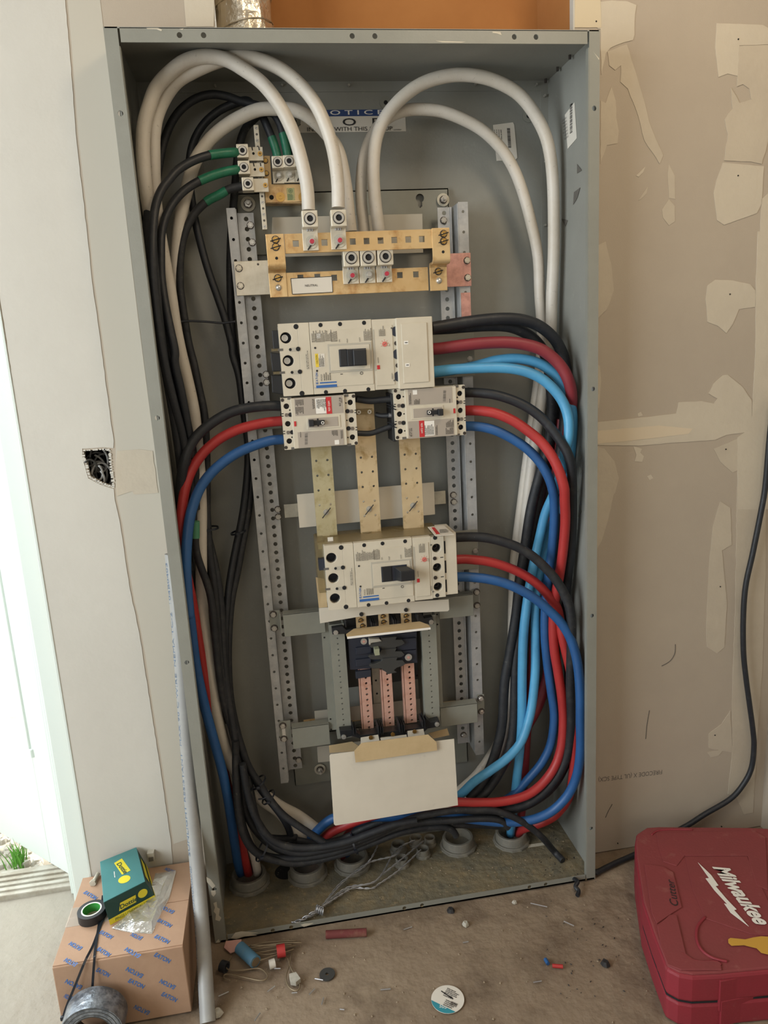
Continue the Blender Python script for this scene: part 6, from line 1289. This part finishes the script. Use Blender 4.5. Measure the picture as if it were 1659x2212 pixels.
for k in range(4):
    C = [kc+V((k-1.5)*.0042+.0065*math.cos(a)*.3, .0075*math.sin(a)-.0035*(k-1.5), .0075*math.cos(a)) for a in [i*2*math.pi/14 for i in range(15)]]
    MB().tube(C, .0022, 8).build('knot_turn', m_wire, pw, smooth=True)
# debris label on the bottom plate
P = [F(*c12(*p), .0045) for p in ((1075,920),(1250,895),(1255,915),(1120,935),(1090,935))]
MB().prism(list(P), (0,0,.0004)).build('dirty_label', m_chip, cab) 
# crumbs of dirt: cabinet bottom and floor
cr = MB(); 
for k in range(330):
    if k < 190: x = random.uniform(-.44, .44); y = random.uniform(-.25, -.04); z = .0042; s_ = random.uniform(.0008, .0028)
    else:
        p = F(random.uniform(430, 1400), random.uniform(1930, 2212)); x, y, z = p.x, p.y, -.001; s_ = random.uniform(.0008, .0035)
        if y > -.268 and abs(x) < .46: continue
    a = random.uniform(0, 3); e = V(math.cos(a), math.sin(a), 0)*s_; f = V(-math.sin(a), math.cos(a), 0)*s_*random.uniform(.4, 1); c = V(x, y, z)
    cr.add([c+e, c+f, c-e, c-f, c+V(0,0,s_*.9)], [(0,1,4),(1,2,4),(2,3,4),(3,0,4)])
tag(cr.build('dirt_crumbs', m_crumb), 'pale crumbs of dirt and plaster scattered on the concrete and cabinet bottom', 'debris', kind='stuff')
dk_ = MB()
for k in range(150):
    if k < 90: p = F(random.gauss(1215, 40), random.gauss(1840, 35), .0042); x, y, z = p.x, p.y, .0042
    else: p = F(random.uniform(1180, 1420), random.uniform(1900, 2180)); x, y, z = p.x, p.y, -.001
    if z > 0 and (x > .44 or y > -.04 or y < -.255): continue
    if z < 0 and y > -.268 and x < .46: continue
    s_ = random.uniform(.001, .003); a = random.uniform(0, 3); e = V(math.cos(a), math.sin(a), 0)*s_*1.3; f = V(-math.sin(a), math.cos(a), 0)*s_*.5; c = V(x, y, z)
    dk_.add([c+e, c+f, c-e, c-f, c+V(0,0,s_*.7)], [(0,1,4),(1,2,4),(2,3,4),(3,0,4)])
tag(dk_.build('black_shavings', m_ink), 'tiny black plastic shavings at the right end of the cabinet bottom and on the floor', 'debris', kind='stuff')
# ================================================================== LOOSE THINGS ON THE FLOOR
def fcyl(name, lab, cat, p0, p1, z, r, m, rin=None, group=None, n=14):
    a = F(*p0, z); b = F(*p1, z); return tag(MB().cyl(a, b, r, n, rin=rin).build(name, m, smooth=True, auto=True), lab, cat, group)
fcyl('cable_offcut', 'dusty dark red cable offcut lying on the floor below the cabinet edge', 'offcut', (704,2019), (792,2014), .009, .0090, mat('dusty_red_jacket', (104, 48, 46), .85, mix=((122, 84, 68), 40, .4, .6)))
o = fcyl('cable_offcut', 'light blue cable offcut on the floor near the bottom left corner', 'offcut', (518,2047), (552,2078), .014, .0135, mat('dusty_blue_jacket', (80, 124, 152), .7, mix=((110, 124, 128), 40, .4, .65))); a = F(552,2078,.014); b = F(518,2047,.014); e = (a-b).normalized(); MB().cyl(a, a+e*.0012, .010, 14).build('bare_core', m_thread, o)
o = fcyl('cable_offcut', 'short red ring of cable jacket lying on the wires', 'offcut', (598,2056), (616,2052), .016, .0135, m_redc, rin=.0115)
fcyl('cable_offcut', 'white ring of cable jacket on the floor', 'offcut', (582,2084), (594,2080), .010, .0095, m_whc, rin=.007)
fcyl('cable_offcut', 'tiny bright red offcut on the floor at right', 'offcut', (1193,2086), (1216,2088), .004, .004, m_redc); fcyl('cable_offcut', 'tiny blue offcut on the floor at right', 'offcut', (1178,2072), (1184,2082), .003, .004, m_blu)
fcyl('cable_offcut', 'black ring of cable jacket beside the grey conduit', 'offcut', (478,2086), (490,2090), .012, .012, m_blk, rin=.009)
tag(MB().prism([F(488,2034,.01), F(522,2030,.012), F(516,2052,.006), F(498,2060,.002), F(484,2048,.004)], (0,0,.0015)).build('paper_scrap', m_pink), 'pinkish crumpled scrap at the bottom left corner of the cabinet', 'scrap')
wl = 'bundle of bent copper strands lying on the floor near the red ring'
ws = thing('bare_wire_strands', wl, 'wire', F(590,2050))
for k, pts in enumerate((((530,2045),(580,2035),(640,2032)), ((535,2052),(590,2044),(650,2034)), ((540,2048),(600,2038),(652,2036)), ((545,2060),(600,2050),(640,2042)), ((560,2075),(600,2062),(635,2050)), ((540,2042),(575,2042),(630,2040)), ((530,2056),(570,2062),(600,2058)))):
    MB().tube(catmull([F(x, y, .006+.004*(k % 3)) for x, y in pts], 5), .0014, 6).build('copper_strand', m_thread, ws, smooth=True)
for pts, lab in ((((500,2066),(490,2092),(520,2096),(560,2092),(578,2108),(566,2118),(530,2112),(490,2104),(484,2112),(498,2118)), 'looped copper wire left of the white ring'), (((632,2048),(626,2080),(618,2110),(624,2132),(640,2140),(648,2130),(640,2110),(628,2090),(622,2070)), 'narrow looped copper wire standing right of the white ring')):
    tag(MB().tube(catmull([F(x, y, .004) for x, y in pts], 6), .0016, 7).build('wire_loop', m_thread, smooth=True), lab, 'wire')
o = tag(MB().prism([F(x, y, .004) for x, y in ((625,2112),(640,2108),(650,2122),(640,2130),(628,2128))], (0,0,.01)).build('concrete_chip', m_stone), 'pale concrete chip inside the wire loop', 'chip')
c_ = F(707, 2106, .0); tag(MB().cyl(c_, c_+V(0,0,.003), .0165, 26, rin=.004).build('rubber_washer', m_insul), 'dark round washer lying flat on the floor', 'washer')
c_ = F(686, 2115, .0); tag(MB().tube([F(680,2114,.003), F(698,2117,.003)], .0014, 6).build('nail', m_wire), 'thin nail beside the dark washer', 'nail')
gN = 'nails and wire bits scattered on the floor'
for (a, b, lab) in (((472,2152),(494,2142),'thin wire bit just right of the foot of the grey conduit'),((578,2142),(594,2130),'slanting wire bit below the looped copper wire'),((630,2145),(642,2144),'short flat wire bit below the narrow wire loop'),((695,2170),(699,2155),'upright dark sliver below the dark round washer'),((822,2138),(844,2136),'nail lying level, midway between washer and round sticker'),((550,2205),(562,2188),'sliver near the bottom edge right of the grey conduit'),((734,2180),(744,2181),'tiny pale bit near the bottom edge left of the round sticker'),((1000,2036),(1012,2034),'tiny wire bit above the round sticker'),((1152,2122),(1170,2119),'short wire bit below the tiny red offcut'),((1146,1951),(1182,1959),'long pale nail below the right end of the cabinet edge'),((872,2008),(890,2002),'thin sliver below the middle of the cabinet edge'),((592,2092),(606,2092),'tiny white bit under the white jacket ring'),((668,2148),(680,2136),'thin wire bit below left of the dark round washer'),((1218,1990),(1240,2000),'pale nail near the black shavings left of the red case')):
    tag(MB().tube([F(*a, .002), F(*b, .002)], .0013, 6).build('nail', m_wire), lab, 'nail', gN)
for (x, y, s_, lab) in ((1006,1997,.010,'rounded pale stone on the floor below the cabinet edge'),(1112,1950,.007,'small grey stone below the cabinet edge'),(1308,2083,.011,'black chip on the floor left of the red case'),(974,1968,.011,'dark clod against the cabinet edge'),(470,2190,.012,'pale scrap of metal beside the foot of the grey conduit')):
    c_ = F(x, y, 0); ring = [c_+V(s_*random.uniform(.7,1.1)*math.cos(i*.9), s_*random.uniform(.7,1.1)*math.sin(i*.9), 0) for i in range(7)]; top = [c_+(q-c_)*.55+V(0,0,s_*random.uniform(.6,.9)) for q in ring]
    tag(MB().add(ring+top, [tuple(range(7, 14))]+[(i, (i+1) % 7, (i+1) % 7+7, i+7) for i in range(7)]).build('stone', m_ink if 'black' in lab or 'dark' in lab else m_stone), lab, 'stone')
c_ = F(1245, 1915, .0); tag(MB().tube(catmull([F(1240,1898,.01),F(1248,1905,.014),F(1243,1915,.01),F(1250,1925,.006),F(1247,1935,.003)], 5), .005, 8).build('frayed_strap', m_blk), 'frayed black scrap hanging below the cabinet right corner', 'scrap')
# round sticker
c_ = F(967, 2158, .0012); sk = MB().cyl(c_-V(0,0,.001), c_, .0335, 44).build('round_sticker', m_white); tag(sk, 'round white and teal printed disc lying on the concrete floor', 'sticker')
m_teal = mat('teal_print', (52, 138, 152), .5)
a0 = math.radians(195)
seg = [c_+V(.0333*math.cos(math.radians(a)), .0333*math.sin(math.radians(a)), .0002) for a in range(172, 292, 8)]
MB().add(seg, [tuple(range(len(seg)))]).build('teal_segment', m_teal, sk)
ex = (F(1000,2150,.001)-F(950,2128,.001)).normalized(); ey = V(-ex.y, ex.x, 0)
mm = MB()
micro(mm, c_+V(0,0,.0004)-ex*.012+ey*.024, ex, ey, V(0,0,1), .030, .022, 6); micro(mm, c_+V(0,0,.0004)-ex*.002-ey*.002, ex, ey, V(0,0,1), .028, .016, 4); mm.build('small_print', m_ink, sk)
q = [c_+V(0,0,.0005)+ex*a+ey*b for a, b in ((-.020,.012),(.010,.006),(.010,.0035),(-.020,.0095))]; MB().add(q, [(0,3,2,1)]).build('black_band', m_ink, sk)
text('505', c_-ex*.006-ey*.026, c_+ex*.008-ey*.022, .007, m_whiteink, sk, n=(0,0,1), lift=.0006)
bc = MB()
for k in range(9):
    o_ = c_+ex*(.010+k*.0016)-ey*.010+V(0,0,.0006); bc.add([o_, o_+ex*.0007, o_+ex*.0007+ey*.009, o_+ey*.009], [(0,1,2,3)])
bc.build('barcode', m_ink, sk)
# ================================================================== GREY CONDUIT LEANING AT THE LEFT
pr = .0155
PE = [(-.4747,-.470,0), (-.4815,-.360,.11), (-.4880,-.285,.217), (-.4885,-.245,.36), (-.4800,-.226,.60), (-.4752,-.205,.77), (-.4732,-.195,.90)]
PQ = [V(x+pr, y, z) for x, y, z in PE]; A0, A1 = PQ[0], PQ[-1]; ax = (A1-A0).normalized()
PC = catmull(PQ, 8)
plen = [0.0]
for i in range(1, len(PC)): plen.append(plen[-1]+(PC[i]-PC[i-1]).length)
def pat(s_):
    for i in range(1, len(PC)):
        if plen[i] >= s_ or i == len(PC)-1: return PC[i-1].lerp(PC[i], (s_-plen[i-1])/(plen[i]-plen[i-1]))
pipe = MB().tube(PC, pr, 26).build('grey_conduit', m_pvc, smooth=True, auto=True); tag(pipe, 'grey plastic conduit leaning against the wall at the left edge of the cabinet', 'conduit')
vd = (CAM-(A0+A1)/2); vd = (vd-ax*vd.dot(ax)).normalized(); sd = ax.cross(vd)   # sd points left/right
key_txt = 'UNDERGROUND   SUNLIGHT RESISTANT   MAX 90 C WIRE   NEMA TC-2   104B040'
def wraptext(body, s0, s1, hgt, ang0, m, parent):
    cu = bpy.data.curves.new('lettering', 'FONT'); cu.body = body; cu.size = 1.0; cu.resolution_u = 2; ob = bpy.data.objects.new('lettering', cu); COL.objects.link(ob); bpy.context.view_layer.update()
    me = bpy.data.meshes.new_from_object(ob.evaluated_get(bpy.context.evaluated_depsgraph_get())); x1 = max(v.co.x for v in me.vertices); mb = MB(); R_ = pr+.0004
    vs = []
    for v in me.vertices:
        s_ = s0+(s1-s0)*v.co.x/x1; th = ang0 - v.co.y*hgt/.72/R_
        vs.append(pat(s_)+(vd*math.cos(th)+sd*math.sin(th))*R_)
    mb.add(vs, [tuple(p.vertices) for p in me.polygons]); bpy.data.objects.remove(ob); bpy.data.curves.remove(cu); bpy.data.meshes.remove(me)
    return mb.build('printed_lettering', m, parent)
sgn = 1 if sd.x < 0 else -1
Lp = plen[-1]
wraptext('ELEC CONDUIT SCH 40 PVC   UNDERGROUND', .02, .30*Lp, .0085, sgn*.85 , m_inkb if False else mat('faded_blue_print', (88, 108, 132), .6), pipe)
wraptext('SUNLIGHT RESISTANT  MAX 90 C WIRE  NEMA TC-2  104B0403', .32*Lp, .98*Lp, .0085, sgn*.85, MATS['faded_blue_print'], pipe)
# ================================================================== CARDBOARD BOX
bx0, bx1, by0, by1, bz = -.742, -.4935, -.438, -.180, .157
kb = thing('cardboard_box', 'large brown cardboard carton printed with slanting blue words, behind the grey conduit', 'box', (-.62, -.31, 0))
MB().box(bx0, bx1, by0, by1, 0, bz).build('carton', m_kbox, kb, bevel=.002)
MB().box(bx0+.0005, bx1-.0005, by0+.003, (by0+by1)/2-.001, bz-.0005, bz+.0022).build('top_flap', m_kbox, kb, bevel=.0008)
MB().box(bx0+.0005, bx1-.0005, (by0+by1)/2+.001, by1-.003, bz-.0005, bz+.0022).build('top_flap', m_kbox, kb, bevel=.0008)
MB().box(bx0-.0006, bx0+.09, (by0+by1)/2-.026, (by0+by1)/2+.030, bz+.0022, bz+.0026).build('packing_tape', m_kboxtape, kb)
m_bprint = mat('blue_carton_print', (70, 112, 172), .7)
zt6 = bz+.0027
for (x, y, dx, dy) in ((465,640,105,60),(360,1070,-100,-52),(318,1215,-100,-50),(605,995,105,52),(582,1150,105,62),(872,1130,-125,-70),(905,985,-90,-40),(1107,1035,120,56),(1130,890,115,56),(1180,745,-110,-52),(1372,1005,-70,-30),(1375,855,-80,-40),(1200,395,-80,-30),(500,500,100,40),(1330,1130,80,35)):
    a = F(*c13(x-dx/2, y-dy/2+10), zt6); b = F(*c13(x+dx/2, y+dy/2+10), zt6)
    if max(a.x, b.x) > bx1-.004 or min(a.x, b.x) < bx0+.004 or max(a.y,b.y) > by1-.01: continue
    text('EATON', a, b, .0088, m_bprint, kb, 'printed_lettering', n=(0,0,1), bold=.03)
for (x, y, dx, dy) in ((338,1405,-140,-60),(580,1330,110,55),(885,1300,-140,-70),(1112,1200,135,66),(1372,1170,-80,-40),(655,1515,-120,-60),(880,1430,135,60),(1180,1405,-130,-62),(1375,1310,80,40),(950,1635,-130,-60),(1175,1550,130,60),(290,1520,-60,-30),(1400,1500,-60,-30)):
    a = U(*c13(x-dx/2, y-dy/2+14), -by0); b = U(*c13(x+dx/2, y+dy/2+14), -by0)
    if max(a.x, b.x) > bx1-.004 or min(a.x, b.x) < bx0+.004 or min(a.z, b.z) < .008 or max(a.z, b.z) > bz-.01: continue
    text('EATON', a, b, .0095, m_bprint, kb, 'printed_lettering', n=(0,-1,0), bold=.03, lift=.0005)
# ---- teal carton standing on it
zk = bz+.0024
bA = F(*c13(655,905), zk); bB = F(*c13(1075,672), zk)
tA_ = U(*c13(597,712), -bA.y); zt7 = min(max(tA_.z, zk+.04), zk+.09)
tA, tB, tC, tD = [F(*c13(*p), zt7) for p in ((597,710),(970,520),(905,160),(565,345))]
bC = bB+(tC-tB)*.98; bD = bA+(tD-tA)*.98; bC.z = bD.z = zk
by_lim = YW-.004
for q in (bC, bD, tC, tD): q.y = min(q.y, by_lim)
gt = thing('teal_carton', 'small teal green carton with yellow logo standing on the cardboard box', 'box', ((bA+bC)/2))
MB().hexa([tA,tB,tC,tD], [bA,bB,bC,bD]).build('carton', m_gbox2, gt, bevel=.001)
MB().hexa([q+V(0,0,.0022) for q in (tA,tB,tC,tD)], [q+V(0,0,.0004) for q in (tA,tB,tC,tD)]).build('lid', m_gsheen, gt, bevel=.0006)
def Q4(a, b, c, d_, u, v): return (a*(1-u)+b*u)*(1-v)+(d_*(1-u)+c*u)*v
nf = ((bB-bA).cross(tA-bA)).normalized(); nf = -nf if nf.y > 0 else nf
def fpt(u, v, l=.0006): return Q4(bA, bB, tB, tA, u, v)+nf*l
MB().add([fpt(0,0),fpt(1,0),fpt(1,.24),fpt(0,.24)], [(0,1,2,3)]).build('yellow_band', m_ybx, gt)
text('PINGS I CHEMICAL I TAPES I', fpt(.12,.06,.0009), fpt(.99,.06,.0009), .0062, m_gbox2, gt, n=nf, lift=.0002)
MB().add([fpt(.24,.36),fpt(.62,.36),fpt(.68,.68),fpt(.32,.68)], [(0,1,2,3)]).build('yellow_logo_plate', m_ybx, gt)
text('Dottie', fpt(.28,.42,.0009), fpt(.66,.42,.0009), .0095, m_gbox2, gt, n=nf, lift=.0002, bold=.02)
cc = fpt(.82,.58); eu = (bB-bA).normalized(); ev = (tA-bA).normalized(); ring = [cc+eu*.0105*math.cos(i*.35)+ev*.0095*math.sin(i*.35) for i in range(18)]; MB().add(ring, [tuple(range(18))]).build('yellow_disc', m_ybx, gt)
nr = ((bC-bB).cross(tB-bB)).normalized(); nr = -nr if nr.x < 0 else nr
rp = lambda u, v: Q4(bB, bC, tC, tB, u, v)+nr*.0006
MB().add([rp(0,0),rp(1,0),rp(1,.24),rp(0,.24)], [(0,1,2,3)]).build('yellow_band', m_ybx, gt); MB().add([rp(.25,.45),rp(.8,.45),rp(.8,.8),rp(.25,.8)], [(0,1,2,3)]).build('yellow_logo_plate', m_ybx, gt)
zl = zt7+.0026
tp = lambda x, y: F(*c13(x, y), zl)
MB().add([tp(690,350),tp(760,308),tp(838,415),tp(762,455)][::-1], [(0,1,2,3)]).build('yellow_logo_plate', m_ybx, gt)
text('Dottie', tp(712,360), tp(780,448), .0100, m_gbox2, gt, n=(0,0,1), bold=.02, lift=.0005)
cc = tp(782,495); ring = [cc+V(.0125*math.cos(i*.35), .0125*math.sin(i*.35), 0) for i in range(18)]; MB().add(ring, [tuple(range(18))]).build('yellow_disc', m_ybx, gt)
mm = MB(); a = tp(700,425); b = tp(708,500); micro(mm, a, (b-a).normalized(), V(1,0,0), V(0,0,1), (b-a).length, .004, 1); mm.build('small_print', m_whiteink, gt)
# ---- roll of black tape on the cardboard box
c_ = F(*c13(487,762), zk+.0195); c_.z = zk; tr = thing('black_tape_roll', 'roll of black tape with a green core lying on the cardboard box', 'tape roll', c_)
MB().cyl(c_, c_+V(0,0,.019), .0285, 44, rin=.0205).build('tape_winding', m_blkp, tr, smooth=True, auto=True)
MB().cyl(c_-V(0,0,0), c_+V(0,0,.0195), .0205, 44, rin=.0178).build('paper_core', m_whiteink, tr, smooth=True, auto=True)
MB().cyl(c_, c_+V(0,0,.0192), .0178, 44, rin=.0172).build('green_core_liner', mat('bright_green_liner', (62, 150, 68), .5), tr, smooth=True, auto=True)
# ---- clear bag
bag = MB(); bo = [c13(*p) for p in ((1060,440),(1245,415),(1185,650),(1105,800),(1030,975),(850,968),(670,930),(760,850),(1000,700))]
P = [F(x, y, zk+.003) for x, y in bo]; 
def tri_bag(P, z0):
    c = sum(P, V(0,0,0))/len(P); n = len(P); rings = [P]
    for f in (.75,.5,.25): rings.append([c+(p-c)*f+V(random.uniform(-.003,.003), random.uniform(-.003,.003), random.uniform(.002,.010)) for p in P])
    vs = [p for r in rings for p in r]+[c+V(0,0,.009)]
    fs = [(i*n+k, i*n+(k+1) % n, (i+1)*n+(k+1) % n, (i+1)*n+k) for i in range(3) for k in range(n)]+[(3*n+k, 3*n+(k+1) % n, 4*n) for k in range(n)]
    return vs, fs
vs, fs = tri_bag(P, zk); bag.add(vs, fs); n_ = len(P)
bag.add([V(p.x, p.y, zk+.0006) for p in P], [tuple(range(n_))])
tag(bag.build('clear_plastic_bag', m_clearbag), 'crumpled clear plastic bag under the right side of the teal carton', 'bag')
# ---- bolt and clip behind the teal carton
a = F(*c13(505,520), zk+.006); b = F(*c13(560,405), zk+.006); b.y = min(b.y, YW-.01)
bo_ = thing('steel_bolt', 'short grey bolt lying on the cardboard box left of the teal carton', 'bolt', a); MB().cyl(a, b, .0045, 12).build('bolt_shank', m_galvd, bo_, smooth=True, auto=True); MB().cyl(a, a+(a-b).normalized()*.005, .0078, 6).build('bolt_head', m_galvd, bo_)
r = frect(c13, 1022, 290, 64, 90, .185); o = MB().box(r[0], r[1], -.189, -.1755, r[2], r[3]).build('wall_clip', m_beiged, bevel=.001); tag(o, 'small beige clip on the wall behind the teal carton', 'clip'); MB().box(r[0]+.003, r[1]-.003, -.1905, -.189, r[2]+.002, r[3]-.010).build('clip_recess', m_inkg, o)
# ---- silver duct tape roll standing in the foreground
Rr_ = .058; q_ = F(188, 2178, 2*Rr_); cR = V(q_.x, q_.y, Rr_)
dt = thing('duct_tape_roll', 'big roll of silver duct tape in front of the cardboard box at the bottom edge', 'tape roll', (cR.x, cR.y+.02, 0))
cy_ = cR.y; y1 = min(cy_+.050, by0-.004)
MB().cyl((cR.x, cy_, Rr_), (cR.x, y1, Rr_), Rr_, 56, rin=.038).build('tape_winding', m_duct, dt, smooth=True, auto=True)
for k in range(3): MB().cyl((cR.x, cy_-.0004, Rr_), (cR.x, cy_, Rr_), Rr_-.002-.007*k, 48, rin=Rr_-.003-.007*k).build('winding_edge', m_insul, dt)
MB().cyl((cR.x, cy_+.001, Rr_), (cR.x, y1-.001, Rr_), .038, 40, rin=.035).build('cardboard_core', m_insul, dt, smooth=True, auto=True)
# ---- two long black ties lying over the box
zq = bz+.0045
e1 = F(*c13(505,1235), zq)
ties = (([F(*c13(590,640), zq), F(*c13(572,800), zq), F(*c13(545,960), zq), F(*c13(515,1170), zq), V(F(*c13(508,1238), zq).x, by0-.001, zq+.001), U(*c13(500,1400), .448), U(*c13(490,1600), .455)], 'long black tie running straight down from the tape roll over the box edge'),
        ([F(*c13(612,800), zq), F(*c13(560,930), zq), F(*c13(500,1090), zq), F(*c13(430,1230), zq), U(*c13(340,1450), .448), U(*c13(270,1620), .456), U(*c13(232,1735), .462)], 'long black tie slanting left from the tape roll down to the silver roll'))
for pts, lab in ties:
    C = catmull(pts, 6); mb = MB(); n = len(C); vs = []
    for i, p in enumerate(C):
        t = (C[min(i+1, n-1)]-C[max(i-1, 0)]).normalized(); s_ = t.cross(CAM-p).normalized(); nn = s_.cross(t); s_ *= .0024; vs += [p-s_-nn*.0006, p+s_-nn*.0006, p+s_+nn*.0006, p-s_+nn*.0006]
    fs = [(4*i+k, 4*i+(k+1) % 4, 4*i+4+(k+1) % 4, 4*i+4+k) for i in range(n-1) for k in range(4)]+[(0,1,2,3),(4*n-1,4*n-2,4*n-3,4*n-4)]
    o = MB().add(vs, fs).build('long_cable_tie', m_zip); tag(o, lab, 'cable tie')
    e = C[-1] ; MB().box(e.x-.004, e.x+.004, e.y-.004, e.y+.002, e.z-.004, e.z+.004).build('tie_head', m_zip, o, bevel=.0006)
# ================================================================== RED TOOL CASE
zc_ = .118
tc = thing('red_tool_case', 'dusty red moulded tool case with white script logo on the floor at right', 'tool case', F(*c14(1300,1100), 0))
top = [F(*c14(x, y), zc_) for x, y in ((770,1575),(880,1632),(1000,1652),(1240,1640),(1659,1600),(2250,1560))]
back = [F(*c14(x, y), zc_) for x, y in ((2250,470),(1659,352),(1500,345),(700,338),(590,345),(505,400),(492,480),(500,600),(560,1000),(648,1260))]
out = [V(min(p.x, .955), min(p.y, YW-.004), zc_) for p in top+back]
cen = sum(out, V(0,0,0))/len(out)
def shell(z0, z1, inset, m, name, b=.004):
    P = [V(cen.x+(p.x-cen.x)*(1-inset), cen.y+(p.y-cen.y)*(1-inset), z1) for p in out]
    return MB().prism(P, (0,0,z0-z1)).build(name, m, tc, bevel=b)
shell(.0, .052, .0, m_case, 'lower_shell', .006); shell(.052, .056, .012, m_dark, 'shell_seam', 0); shell(.056, zc_-.004, .0, m_case, 'upper_shell', .006)
shell(zc_-.006, zc_, .02, m_casetop, 'lid_top', .003)
def onlid(pts, t=.0025, m=m_casetop, name='lid_panel', z=zc_, b=.001):
    P = [F(*c14(*p), z+t) for p in pts]; ar = sum(P[i].x*P[(i+1) % len(P)].y-P[(i+1) % len(P)].x*P[i].y for i in range(len(P)))
    if ar < 0: P.reverse()
    return MB().prism(P, (0,0,-t)).build(name, m, tc, bevel=b)
onlid([(575,675),(735,690),(830,745),(905,1050),(830,1095),(685,1195),(640,1100)], .003)
onlid([(690,1215),(800,1115),(860,1120),(940,1460),(1010,1510),(1240,1530),(1255,1600),(900,1600),(780,1555),(720,1400)], .003)
onlid([(680,400),(1540,380),(1640,440),(1659,900),(1560,860),(1480,600),(930,600),(860,690),(740,650),(700,520)], .002)
onlid([(930,610),(1475,605),(1700,1080),(1700,1300),(1520,1290),(1110,1150),(1000,900)], .0016)
# raised curved ridge and grooves
for pts, r_ in ((((1110,1140),(1045,1220),(1035,1330),(1080,1430),(1180,1500),(1300,1530)), .003), (((905,1460),(960,1500),(1050,1530),(1200,1530),(1250,1560)), .0022), (((640,420),(690,385),(800,372),(1000,375)), .002)):
    MB().tube(catmull([F(*c14(*p), zc_+.001) for p in pts], 6), r_, 8).build('moulded_ridge', m_case, tc, smooth=True)
# front shell detail
def onfront(x0, x1, y0, y1, t, m, name):
    a = F(*c14(1240,1640), zc_); y = a.y; d = -y
    P0 = U(*c14(x0, y0), d+.002); P1 = U(*c14(x1, y1), d+.002); return MB().box(P0.x, P1.x, y-t, y+.01, max(P1.z, .004), min(P0.z, zc_-.01)).build(name, m, tc, bevel=.001)
onfront(1240, 1750, 1700, 1860, .0035, m_case, 'latch_plate'); onfront(1245, 1750, 1875, 2010, .0045, m_case, 'latch_hook')
for (x, y0, y1) in ((520,560,640),(555,960,1070),(690,1400,1600)):
    a = F(*c14(x, y0), .06); b = F(*c14(x+25, y1), .06); MB().tube([a, b], .006, 8).build('hinge_knuckle', m_redk, tc, smooth=True)
zz = zc_+.0032
text('Milwaukee', F(*c14(1175,700), zz), F(*c14(1560,1215), zz), .034, m_whiteink, tc, 'printed_lettering', n=(0,0,1), shear=.35, bold=.035, lift=.0006)
bolt = [(1045,660),(1160,770),(1225,862),(1200,868),(1300,985),(1384,1072),(1362,1078),(1490,1220),(1330,1100),(1275,1020),(1302,1026),(1190,905),(1112,800),(1142,798)]
P = [F(*c14(*p), zz+.0004) for p in bolt]; P = P if sum(P[i].x*P[(i+1) % len(P)].y-P[(i+1) % len(P)].x*P[i].y for i in range(len(P))) > 0 else P[::-1]
MB().prism(P, (0,0,-.0006)).build('lightning_bolt_mark', m_whiteink, tc)
text('Cutter', F(*c14(875,1045), zc_+.0034), F(*c14(832,815), zc_+.0034), .017, m_ink, tc, 'handwritten_lettering', n=(0,0,1), shear=.2, lift=.0006)
onlid([(1310,1335),(1330,1322),(1460,1335),(1530,1318),(1600,1308),(1720,1315),(1720,1480),(1600,1452),(1560,1412),(1450,1385),(1340,1390),(1312,1365)], .0006, m_mustard, 'mustard_paint_splash', zc_+.0028, 0)
# ================================================================== BLACK CORD AT THE RIGHT
pts = [(1672,860,.20),(1662,950,.20)]+[(*q3(x, y), .195) for x, y in ((1060,0),(1035,150),(985,400),(942,600),(928,800),(930,1000),(945,1150),(965,1300),(985,1450),(992,1550),(978,1680),(930,1780),(850,1870),(700,1960),(590,2030))]+[(1440,1806,.19)]
P = [U(*p) for p in pts]
for p in P: p.x = min(p.x, .955); p.z = max(p.z, .008)
P += [V(.66, -.187, .010), F(1371,1846,.008), F(1330,1864,.008), F(1290,1884,.008), V(.467, -.250, .009)]
C = catmull(P, 6); o = MB().tube(C, .0066, 12).build('black_power_cord', m_blk, smooth=True, auto=True); tag(o, 'black cord hanging down the right corner and running behind the red case', 'cord')
